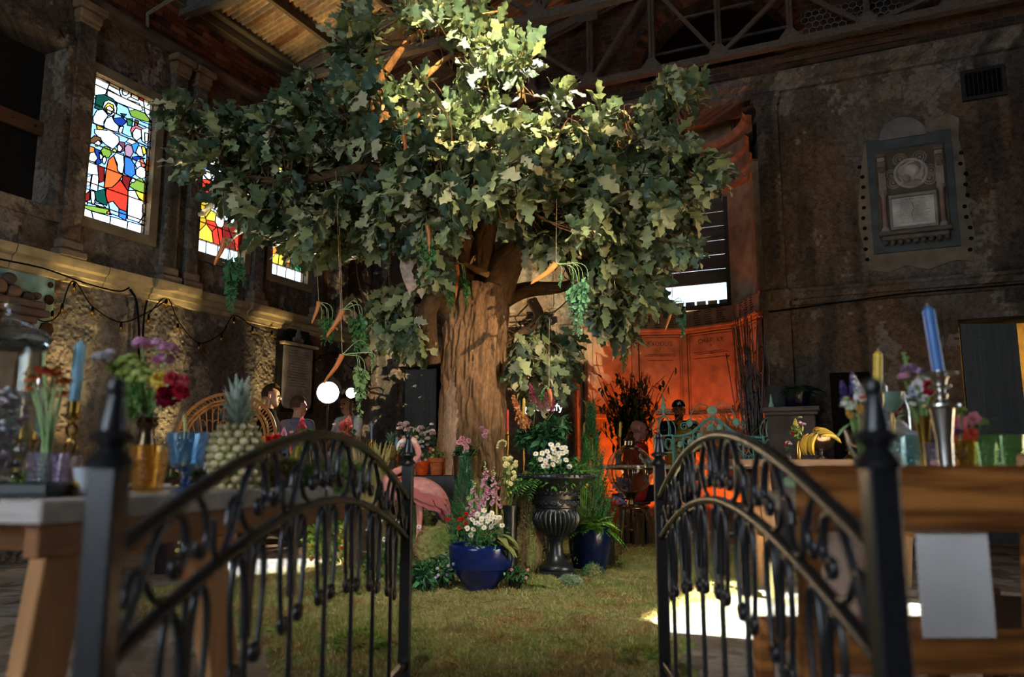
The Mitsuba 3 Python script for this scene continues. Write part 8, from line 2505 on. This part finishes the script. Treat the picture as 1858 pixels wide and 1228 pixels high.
WHITE, CREAM, RED, DRED, ORANGE, BLUE, LBLUE, NAVY, GREEN, OLIVE, DGREEN, GOLD, FLESH, ROSE, BROWN, PURPLE = 'fbfbf8', 'f6efdc', 'd8301c', '7a1612', 'f07028', '3a66b4', 'a8c4f0', '1e2f6a', '2f6a38', '7f8a2c', '12402e', 'f0b030', 'f0d0b8', 'b87878', '6a3a1c', '5a2040'
L1 = [(sg.box(5, 3, 6, 5), LBLUE)]
L1 += [w1(p, c) for p, c in (
    ([(150, 60), (560, 250), (555, 420), (140, 240)], CREAM), ([(150, 70), (255, 130), (215, 240), (150, 225)], WHITE), ([(165, 80), (205, 90), (195, 105), (165, 98)], RED), ([(220, 115), (240, 112), (255, 150), (230, 140)], BROWN),
    ([(430, 212), (475, 235), (470, 268), (445, 255)], RED), ([(510, 250), (545, 258), (535, 285), (512, 278)], RED), ([(470, 255), (505, 240), (545, 330), (535, 420), (480, 340)], WHITE), ([(235, 185), (340, 245), (440, 280), (470, 325), (440, 330), (300, 275), (230, 235)], WHITE),
    ([(314, 190), (330, 160), (365, 160), (390, 195), (388, 235), (360, 252), (330, 240), (316, 215)], CREAM), ([(330, 195), (345, 180), (368, 185), (374, 215), (355, 230), (335, 222)], WHITE),
    ([(250, 130), (318, 160), (312, 195), (245, 160)], CREAM), ([(392, 215), (440, 238), (436, 262), (390, 240)], CREAM), ([(160, 225), (215, 222), (270, 250), (310, 300), (330, 360), (290, 380), (200, 330), (150, 310)], DGREEN),
    ([(300, 275), (370, 310), (385, 350), (420, 370), (460, 400), (540, 430), (530, 520), (430, 480), (380, 500), (320, 470), (270, 390)], LBLUE), ([(270, 380), (330, 370), (360, 400), (330, 430), (290, 420)], NAVY),
    ([(375, 330), (420, 320), (480, 345), (515, 390), (500, 402), (440, 385), (390, 365)], OLIVE), ([(360, 380), (400, 380), (395, 430), (365, 425)], GREEN), ([(320, 345), (360, 352), (340, 372)], DGREEN), ([(415, 385), (440, 395), (430, 430), (410, 425)], BROWN),
    ([(203, 300), (215, 268), (245, 258), (280, 275), (297, 310), (292, 345), (260, 365), (225, 350)], CREAM), ([(215, 300), (240, 275), (272, 290), (280, 330), (255, 355), (225, 340)], GOLD), ([(226, 305), (250, 295), (275, 320), (256, 350), (232, 340)], 'ffe8c0'),
    ([(140, 370), (165, 325), (205, 318), (240, 360), (210, 400), (212, 430), (170, 420), (140, 405)], WHITE), ([(210, 420), (225, 380), (262, 362), (280, 400), (310, 430), (305, 468), (255, 455), (215, 438)], WHITE), ([(305, 455), (320, 430), (340, 432), (330, 470), (312, 478)], WHITE),
    ([(160, 420), (190, 424), (215, 440), (195, 460), (168, 452)], 'c09028'), ([(150, 450), (250, 458), (310, 500), (312, 540), (270, 580), (215, 545), (185, 510), (150, 475)], WHITE),
    ([(385, 455), (395, 432), (430, 425), (468, 445), (470, 490), (460, 520), (440, 485), (410, 480), (398, 500)], 'd86050'), ([(398, 470), (420, 440), (455, 455), (458, 500), (425, 525), (402, 505)], FLESH), ([(455, 450), (500, 440), (525, 470), (520, 520), (490, 548), (460, 525)], WHITE), ([(478, 470), (505, 480), (502, 525), (480, 535)], FLESH),
    ([(115, 520), (150, 490), (190, 505), (200, 545), (180, 520), (150, 540), (120, 545)], BROWN), ([(148, 540), (175, 520), (192, 540), (180, 562), (158, 560)], WHITE), ([(108, 555), (150, 570), (150, 600), (110, 605)], ORANGE), ([(150, 575), (190, 590), (195, 670), (160, 690)], NAVY),
    ([(355, 530), (380, 508), (430, 530), (420, 560), (395, 550)], WHITE), ([(390, 550), (430, 535), (445, 560), (420, 610), (398, 590)], '3a78a8'), ([(292, 560), (315, 530), (350, 535), (345, 590), (320, 600)], '7a3a40'), ([(345, 570), (365, 545), (395, 560), (405, 600), (385, 634), (350, 620)], ROSE), ([(298, 560), (312, 545), (335, 575), (318, 598), (300, 590)], FLESH),
    ([(190, 590), (215, 560), (250, 570), (262, 610), (240, 640), (205, 625)], OLIVE), ([(265, 585), (285, 575), (298, 595), (270, 605)], GOLD), ([(420, 600), (435, 560), (465, 560), (488, 600), (470, 628), (440, 625)], 'fbf0d0'), ([(455, 560), (480, 565), (490, 605), (470, 620)], GOLD), ([(490, 575), (530, 580), (520, 640), (492, 630)], WHITE),
    ([(395, 630), (430, 625), (480, 640), (440, 660), (400, 650)], NAVY), ([(180, 600), (205, 625), (202, 640), (185, 650)], WHITE), ([(202, 640), (218, 622), (230, 650), (215, 680), (204, 672)], FLESH), ([(110, 640), (120, 605), (150, 598), (172, 640), (150, 665), (115, 655)], WHITE),
    ([(95, 680), (115, 655), (150, 668), (182, 705), (178, 750), (130, 745), (98, 740)], WHITE), ([(135, 745), (180, 750), (170, 860), (120, 840)], WHITE), ([(88, 765), (130, 750), (120, 820), (85, 820)], WHITE), ([(80, 835), (118, 845), (100, 900), (105, 940), (80, 940), (75, 880)], WHITE), ([(125, 850), (165, 862), (150, 920), (168, 945), (135, 945), (125, 900)], WHITE),
    ([(170, 690), (215, 700), (212, 790), (180, 800)], DRED), ([(95, 680), (110, 640), (100, 740), (90, 760)], NAVY), ([(150, 860), (215, 840), (240, 900), (230, 950), (160, 920)], DGREEN), ([(85, 880), (122, 850), (118, 915), (88, 920)], DRED),
    ([(275, 620), (300, 598), (340, 610), (345, 680), (335, 742), (295, 725), (300, 680)], 'd0dcf4'), ([(345, 630), (385, 640), (412, 680), (418, 740), (390, 765), (345, 740)], BLUE), ([(240, 650), (275, 620), (298, 690), (300, 720), (335, 750), (300, 800), (265, 830), (212, 832), (225, 720)], 'e85a24'),
    ([(335, 750), (390, 765), (380, 800), (370, 860), (330, 790)], DRED), ([(225, 835), (265, 830), (320, 780), (372, 860), (360, 990), (310, 970), (270, 920), (235, 930), (222, 880)], RED), ([(242, 930), (270, 920), (312, 970), (310, 1020), (250, 1000)], LBLUE), ([(310, 970), (362, 992), (355, 1048), (308, 1022)], BLUE),
    ([(415, 680), (430, 650), (455, 640), (460, 690), (430, 710)], WHITE), ([(445, 650), (465, 640), (485, 690), (460, 700)], 'd86048'), ([(420, 715), (450, 690), (490, 710), (488, 760), (460, 775), (420, 750)], WHITE), ([(490, 650), (520, 650), (505, 730), (480, 720)], 'e8902c'), ([(375, 820), (410, 780), (460, 770), (490, 820), (480, 870), (410, 845)], OLIVE),
    ([(385, 790), (400, 765), (425, 780), (405, 800)], WHITE), ([(488, 760), (505, 740), (500, 830), (488, 825)], WHITE), ([(410, 848), (480, 872), (495, 860), (485, 935), (440, 900)], GOLD), ([(480, 880), (500, 860), (492, 940), (480, 935)], ORANGE), ([(370, 850), (415, 850), (440, 905), (485, 935), (480, 1000), (440, 1060), (365, 1035)], WHITE), ([(465, 940), (490, 935), (480, 1010), (462, 990)], CREAM), ([(480, 1005), (440, 1062), (478, 1080)], WHITE),
    ([(80, 945), (150, 955), (240, 975), (260, 1010), (170, 995), (75, 965)], OLIVE), ([(145, 930), (200, 940), (230, 970), (165, 955)], 'c8c8b8'), ([(230, 990), (250, 985), (250, 1005), (232, 1005)], ORANGE),
    ([(70, 958), (130, 985), (145, 1055), (58, 1030)], 'fcf6ea'), ([(130, 985), (255, 1020), (248, 1085), (145, 1055)], WHITE), ([(255, 1020), (368, 1052), (360, 1118), (248, 1085)], 'fcf6ea'), ([(368, 1052), (490, 1085), (482, 1160), (360, 1118)], WHITE))]
glazing(1, L1)


def cells(n, pal, seed):
    """a jumble of coloured pieces with pale border panels at the foot"""
    a, b = WIN[n]
    r = np.random.default_rng(seed)
    from scipy.spatial import Voronoi
    pts = np.array([(r.uniform(a, b), r.uniform(WZ0 + .17, WZ1)) for _ in range(70)])
    far = [(a - 3, 4), (b + 3, 4), (a, 9), (a, -3)]
    V = Voronoi(np.vstack([pts, far]))
    out = [(sg.box(a, WZ0, b, WZ1), CREAM)]
    for i, (y, z) in enumerate(pts):
        rg = V.regions[V.point_region[i]]
        if -1 in rg:
            continue
        t = ((y - a) / (b - a), (z - WZ0) / (WZ1 - WZ0))
        out.append((sg.Polygon(V.vertices[rg]), pal(t[0], t[1], r)))
    w = (b - a) / 4
    for i in range(4):
        out.append((sg.box(a + i * w, WZ0, a + (i + 1) * w, WZ0 + .16), ['fcf6ea', WHITE][i % 2]))
    return out


pick = lambda r, *c: c[r.integers(len(c))]
glazing(2, cells(2, lambda u, v, r: pick(r, GOLD, 'c88a1c', GOLD) if u < .35 and v < .42 else (pick(r, RED, 'c02818', DRED) if v < .3 or (u < .3 and .42 < v < .6) else (pick(r, WHITE, CREAM, FLESH) if abs(u - .5) < .22 else pick(r, NAVY, WHITE, BLUE, DRED, CREAM))), 4))
glazing(3, cells(3, lambda u, v, r: pick(r, GREEN, DGREEN) if u > .62 and v < .35 else (pick(r, ORANGE, GOLD, BROWN) if v < .4 else pick(r, WHITE, LBLUE, RED, GOLD, NAVY, CREAM)), 9))

# ================================================================== memorials
k = thing('wall_monument', 'carved stone wall monument with a bearded head in a roundel above an inscription', 'monument')
m0 = lambda px, py: ony(px, py, YB - .02)
xl, xr = -0.03, 0.85
zb, ztp = 3.25, 4.62
B_ = lambda x0, x1, z0, z1, d0, d1, bv=.006: box((x0, YB - d1, z0), (x1, YB - d0, z1), bv)
ang = sg.Polygon
part(k, 'mortar_bed', xz(extrude(sg.Polygon([(-.10, 3.07), (.12, 3.03), (.3, 3.09), (.52, 3.02), (.8, 3.10), (.97, 3.06), (1.0, 3.4), (.95, 3.8), (.97, 4.2), (.93, 4.5), (.95, 4.74), (.84, 4.82), (.66, 4.76), (.60, 4.66), (.05, 4.64), (-.05, 4.60), (-.10, 4.3), (-.15, 3.95), (-.17, 3.6), (-.12, 3.3)]).difference(sg.box(xl, zb, xr, ztp)), .02), YB - .02), 'stone', '6f6658', smooth=False)
for i in range(24):
    t = i / 24
    side_ = i % 4
    x = [-.09 - .03 * rng.random(), .92 + .05 * rng.random()][i % 2]
    z = 3.2 + 1.5 * (i // 2) / 12
    if i < 20:
        part(k, 'drill_hole', place(lathe([(.001, 0), (.024, 0), (.022, .004), (.001, .004)], 10), rx(PI / 2), (x, YB - .019, z)), 'matte', '17130f')
part(k, 'slate', xz(extrude(so.unary_union([sg.box(xl, zb, xr, ztp), sg.Point(.36, ztp - .03).buffer(.25).intersection(sg.box(-1, ztp - .05, 2, 6))]), .05), YB - .05), 'stone', '454c52', smooth=False)
part(k, 'lunette', xz(extrude(sg.Point(.36, ztp - .03).buffer(.245, quad_segs=20).intersection(sg.box(-1, ztp - .03, 2, 6)), .03), YB - .08), 'stone', '6d6f70', smooth=False)
part(k, 'field', B_(.05, .77, 3.40, 4.46, .05, .09), 'stone', '524b44')
cxm, czm = .415, 4.14
part(k, 'tablet', B_(.19, .63, 3.52, 3.86, .09, .115), 'stone', 'bcb8b0')
part(k, 'tablet_frame', join([B_(.165, .195, 3.49, 3.89, .09, .13), B_(.625, .655, 3.49, 3.89, .09, .13), B_(.165, .655, 3.86, 3.90, .09, .135), B_(.165, .655, 3.485, 3.52, .09, .135)]), 'stone', '85817b')
q = meshkit.text_mesh('To the Glory of God', .020, .002)
tv = np.array(q.vertices)
tv[:, 0] -= tv[:, 0].max() / 2
part(k, 'lettering', (np.stack([tv[:, 0] + .41, YB - .1155 - tv[:, 2], tv[:, 1] + 3.825], 1), np.array(q.faces)), 'matte', '2c2a28', smooth=False)
part(k, 'text_rows', join([B_(.41 - w_, .41 + w_, z_, z_ + .004, .114, .1165, 0) for z_, w_ in zip(np.arange(3.56, 3.81, .0165), rng.uniform(.12, .19, 16))]), 'matte', '6a6763', smooth=False)
part(k, 'crack', tube([(.40, YB - .116, 3.80), (.42, YB - .1165, 3.72), (.39, YB - .1165, 3.66), (.41, YB - .116, 3.56)], .003, 4), 'matte', '3a2c26')
for x in (.115, .705):
    part(k, 'column', lathe([(.026, 3.52), (.028, 3.55), (.025, 3.56), (.025, 3.86), (.028, 3.87), (.026, 3.88)], 18, (x, YB - .13, 0)), 'stone', '7d6660', smooth=50)
    part(k, 'column_base', lathe([(.001, 3.46), (.05, 3.46), (.05, 3.48), (.04, 3.49), (.042, 3.51), (.028, 3.53), (.001, 3.53)], 18, (x, YB - .13, 0)), 'stone', '85807a', smooth=40)
    part(k, 'column_capital', lathe([(.001, 3.87), (.026, 3.875), (.034, 3.91), (.048, 3.93), (.05, 3.95), (.001, 3.955)], 18, (x, YB - .13, 0), fl=10, fa=.12), 'stone', '7c766f', smooth=40)
    part(k, 'pier', B_(x - .04, x + .04, 3.955, 4.36, .09, .15), 'stone', '8a8278')
    part(k, 'corbel', join([B_(x - .05, x + .05, 4.22, 4.30, .14, .19, .012), B_(x - .035, x + .035, 4.17, 4.23, .14, .175, .01)]), 'stone', '5d5751')
    part(k, 'cap_block', B_(x - .05, x + .05, 4.36, 4.40, .09, .17, .008), 'stone', '5d5751')
part(k, 'sill', join([B_(.04, .78, 3.42, 3.465, .05, .20, .01), B_(.07, .75, 3.36, 3.42, .05, .16, .012)]), 'stone', '5a5651')
for i in range(9):
    part(k, 'bracket_leaf', ball((.10 + .078 * i, YB - .14, 3.345), (.032, .04, .038), 1), 'stone', '4a4642')
rd = lathe([(.175, 0), (.18, .02), (.165, .035), (.15, .03), (.145, .012), (.001, .006)], 40)
part(k, 'roundel', place(rd, rx(PI / 2), (cxm, YB - .09, czm)), 'stone', 'a8a095', smooth=40)
for a in (0, 60, 120, 180, -25, 205):
    c_ = np.array([cxm + .205 * math.cos(math.radians(a)), YB - .10, czm + .205 * math.sin(math.radians(a))])
    w = np.linspace(0, 2 * PI, 25)[:-1]
    for R_ in (.068, .042):
        part(k, 'foil', tube(np.stack([c_[0] + R_ * np.cos(w), np.full(24, c_[1]), c_[2] + R_ * np.sin(w)], 1), .011, 7, closed=True), 'stone', '7d7870')
    part(k, 'foil_boss', ball(c_, (.022, .02, .022), 1), 'stone', '857f77')
hp2, qh, _m = head_parts((cxm, YB - .115, czm + .01), PI * .62, 0, 1.0)
hv, hf = solid(hp2, .02, 4)
hv = (hv - [cxm, YB - .115, czm + .01]) * [.95, .75, .95] + [cxm, YB - .115, czm + .01]
part(k, 'head', (hv, hf), 'stone', 'b4aca0', smooth=True)
part(k, 'beard', ball((cxm - .045, YB - .14, czm - .06), (.045, .028, .055), 3), 'stone', '8a847b', smooth=True)
part(k, 'shoulders', ball((cxm + .02, YB - .10, czm - .125), (.11, .035, .05), 2), 'stone', '857f76', smooth=True)
part(k, 'hair', ball((cxm + .03, YB - .12, czm + .065), (.075, .035, .055), 3), 'stone', '827c74', smooth=True)

k = thing('wall_tablet', 'pale inscription tablet under a dark bell-shaped pediment, by the floodlight', 'monument')
P7 = lambda pl, h, z0: yz(extrude(pl, h, z0))
y0, y1 = 7.97, 8.58
part(k, 'slate', P7(sg.Polygon([(y0 - .06, 1.52), (y1 + .06, 1.52), (y1 + .06, 2.42), (y1 - .02, 2.46), (y1 - .10, 2.62), (y1 - .20, 2.72), (y0 + .20, 2.72), (y0 + .10, 2.62), (y0 + .02, 2.46), (y0 - .06, 2.42)]), .04, -.04), 'stone', '22211f', smooth=False)
part(k, 'tablet', P7(so.unary_union([sg.box(y0 + .03, 1.66, y1 - .03, 2.36), sg.Point(y0 + .13, 1.66).buffer(.10), sg.Point(y1 - .13, 1.66).buffer(.10), sg.box(y0 + .13, 1.56, y1 - .13, 1.7)]), .03, -.07), 'stone', '8d867b', smooth=False)
part(k, 'shelf', box((XL + .03, y0 - .04, 2.37), (XL + .12, y1 + .04, 2.41), .008), 'stone', 'a89878')
part(k, 'relief', [(*ball((XL + .05, (y0 + y1) / 2 + a_, 2.50 + b_), r_, 2),) for a_, b_, r_ in ((0, 0, (.02, .06, .08)), (-.07, -.04, (.015, .05, .035)), (.07, -.04, (.015, .05, .035)), (0, .09, (.015, .04, .04)))], 'stone', '6f685e')
part(k, 'text_rows', join([box((XL + .069, (y0 + y1) / 2 - w_, z_), (XL + .0715, (y0 + y1) / 2 + w_, z_ + .008)) for z_, w_ in zip(np.arange(1.85, 2.33, .035), rng.uniform(.12, .22, 14))]), 'matte', '6d675e', smooth=False)
k = thing('wall_monument', 'broken carved memorial with dentils on a pale blue patch at the window wall', 'monument')
part(k, 'blue_plaster', P7(sg.Polygon([(3.4, 1.1), (4.86, 1.1), (4.84, 1.9), (4.87, 2.3), (4.86, 2.56), (3.4, 2.56)]), .012, -.012), 'stone', '6f8a8c', smooth=False)
part(k, 'body', box((XL + .0, 3.5, 1.25), (XL + .06, 4.62, 2.12), .01), 'stone', '8a7c70')
part(k, 'cornice', [box((XL, 3.4, 2.16), (XL + .20, 4.72, 2.22), .01), box((XL, 3.45, 2.10), (XL + .12, 4.66, 2.16), .008), box((XL, 3.42, 2.22), (XL + .17, 4.70, 2.30), .015)], 'stone', '4d4038')
for i in range(26):
    part(k, 'dentil', box((XL + .02, 3.45 + .046 * i, 2.055), (XL + .13, 3.475 + .046 * i, 2.10), .003), 'stone', '54463c')
for i, (y, z, r) in enumerate(((4.30, 2.38, .09), (4.45, 2.36, .07), (4.58, 2.34, .055), (4.12, 2.42, .10), (3.9, 2.45, .12), (4.4, 2.47, .06), (4.66, 2.36, .04))):
    part(k, 'carved_flower', ball((XL + .06, y, z), (.06, r, r * .9), 2), 'stone', ['5a4a40', '6b5648', '4a3d36'][i % 3], smooth=True)
for i, (z, r) in enumerate(((2.50, .03), (2.36, .05), (2.08, .075))):
    part(k, 'cut_recess', place(lathe([(.001, 0), (r, 0), (r * .9, .01), (.001, .01)], 8), ry(PI / 2), (XL + .012, 4.82, z)), 'matte', '2a211c')
part(k, 'side_scroll', [ball((XL + .04, 4.66, 1.9 - .12 * i), (.04, .06, .08), 2) for i in range(5)], 'stone', '6a5648')
k = thing('vent_grille', 'dark vent grille high in the chancel wall, above the monument', 'vent')
part(k, 'frame', xz(extrude(sg.box(1.0, 4.92, 1.44, 5.28).difference(sg.box(1.04, 4.96, 1.40, 5.24)), .05), YB - .05), 'stone', '2c2c2c', smooth=False)
part(k, 'back', box((1.03, YB - .012, 4.95), (1.41, YB - .004, 5.25)), 'matte', '0c0e10', smooth=False)
for i in range(8):
    part(k, 'bar', box((1.07 + .046 * i, YB - .03, 4.96), (1.08 + .046 * i, YB - .02, 5.24)), 'iron', smooth=False)
# chicken wire in the gable lunette
ps = []
for r_ in range(6):
    for c_ in range(13):
        cx_, cz_ = -.62 + .085 * c_ + .0425 * (r_ % 2), 6.0 + .074 * r_
        w = np.linspace(0, 2 * PI, 7)[:-1] + PI / 6
        ps.append((*tube(np.stack([cx_ + .047 * np.cos(w), np.full(6, YB - .06), cz_ + .047 * np.sin(w)], 1), .005, 4, closed=True), '7a7c7c'))
single('wire_netting', ps, 'matte', 'honeycomb wire netting fixed over the dark gable', 'netting', kind='stuff')
# ================================================================== festoon lights and cables
def festoon(lab, pts, bulbs, x=.05):
    k = thing('festoon_lights', lab, 'string lights')
    P = [onx(a, b, XL + x) for a, b in pts]
    part(k, 'cable', tube(spline(P, 12 * len(P)), .006, 5), 'matte', '15130f')
    for a, b in bulbs:
        c = onx(a, b, XL + x)
        kk = part(k, 'bulb', ball(c - [0, 0, .05], .034, 2), 'pane', 'fff0d0', smooth=True)
        part(kk, 'socket', lathe([(.001, -.03), (.014, -.03), (.014, .01), (.008, .022), (.001, .022)], 10, c), 'matte', '121010', smooth=40)
        part(kk, 'filament', lathe([(.001, -.055), (.005, -.05), (.005, -.035), (.001, -.03)], 6, c), 'matte', 'e0b060')
    return k


festoon('string of clear bulbs looping over the window wall, left swag', [(20, 535), (70, 580), (105, 572), (132, 510), (168, 556), (219, 584), (265, 568), (302, 545)], [(113, 555), (95, 568), (135, 516), (168, 560), (220, 588)])
festoon('string of clear bulbs looping over the window wall, swag beside the gold bands', [(268, 572), (302, 540), (325, 585), (362, 622), (402, 604), (425, 572), (458, 592), (495, 605)], [(270, 575), (302, 546), (323, 590), (361, 624), (402, 608), (425, 578), (458, 596), (493, 603)])
festoon('string of clear bulbs sagging behind the floodlights', [(520, 600), (552, 660), (585, 645), (612, 640), (640, 668), (668, 640), (690, 610)], [(581, 647), (610, 645), (640, 668), (652, 638), (540, 640)])
k = thing('black_cable', 'black cable run along the string course of the window wall', 'cable')
P = [onx(a, b, XL + .17) for a, b in ((0, 470), (80, 487), (160, 515), (215, 528), (235, 522))] 
part(k, 'run', tube(spline(P, 40), .008, 5), 'matte', '121110')
single('black_cable', [tube(spline([onx(a, b, XL + .05) for a, b in ((236, 524), (247, 545), (252, 590), (252, 640), (253, 700))], 30), .012, 6)], 'matte', 'thick black cable hanging down the window wall, first of two', 'cable', '141416')
single('black_cable', [tube(spline([onx(a, b, XL + .05) for a, b in ((267, 545), (262, 570), (259, 620), (258, 700))], 30), .010, 6)], 'matte', 'thinner black cable hanging down the window wall, second of two', 'cable', '141416')
single('black_cable', [tube(spline([ony(a, b, YB - .13) for a, b in ((1395, 566), (1440, 560), (1550, 545), (1650, 532), (1858, 515))], 40), .010, 6)], 'matte', 'black cable along the string course under the wall monument', 'cable', '131313')
single('black_cable', [tube(spline([ony(a, b, YB - .02) for a, b in ((1397, 158), (1400, 230), (1407, 320), (1411, 420), (1413, 520), (1400, 545))], 40), .011, 6)], 'matte', 'black cable dropping down the broad pilaster beside the wall monument', 'cable', '131313')
single('lamp_conduit', [tube([onx(268, 60, XL + .05), onx(268, 25, XL + .05), onx(300, 5, XL + .35), onx(330, -10, XL + .6)], .02, 6)], 'matte', 'thin grey conduit bracket under the eaves', 'conduit', '6a6654')
# ================================================================== lit sign behind the plumes
k = thing('lit_sign', 'small sign with a white round wave emblem and white lettering behind the plumes', 'sign')
SC = at(984, 740, 9.3)
MS = rz(YAW)
gS = lambda p: place(p, MS, SC)  # board faces the hall
part(k, 'board', gS(box((-.26, .0, -.26), (.24, .03, .22), .006)), 'satin', '101312')
dsc = sg.Point(-.155, .0).buffer(.075, quad_segs=16)
for rr_, off in ((.062, .022), (.05, 0), (.04, -.022)):
    c0_ = sg.Point(-.155, off - rr_ * .75)
    arc = c0_.buffer(rr_ * 1.25 + .006).difference(c0_.buffer(rr_ * 1.25 - .004)).intersection(sg.box(-.155 - rr_ * .8, off + .0 - rr_ * .2, -.155 + rr_ * .8, .2))
    dsc = dsc.difference(arc)
v, f = extrude(dsc, .006)
scene[name_(k + '__emblem')] = mikit.ply(gS((np.stack([v[:, 0], -.002 - v[:, 2], v[:, 1]], 1), f)), 'matte', emitter={'type': 'area', 'radiance': rgb(1.6, 1.7, 1.75)})
q = meshkit.text_mesh('Spotify', .078, .006, bold=True)
tv = np.array(q.vertices)
tv[:, 0] *= .31 / tv[:, 0].max()
scene[name_(k + '__lettering')] = mikit.ply(gS((np.stack([tv[:, 0] - .075, -.002 - tv[:, 2], tv[:, 1] - .03], 1), np.array(q.faces))), 'matte', emitter={'type': 'area', 'radiance': rgb(1.6, 1.7, 1.75)})
for e_ in ('__emblem', '__lettering'):
    scene[k + e_].pop('bsdf')
part(k, 'post', join([gS(box((-.02, .03, -SC[2]), (.02, .06, .0))), gS(box((-.15, -.1, -SC[2]), (.15, .2, -SC[2] + .02)))]), 'iron', smooth=False)
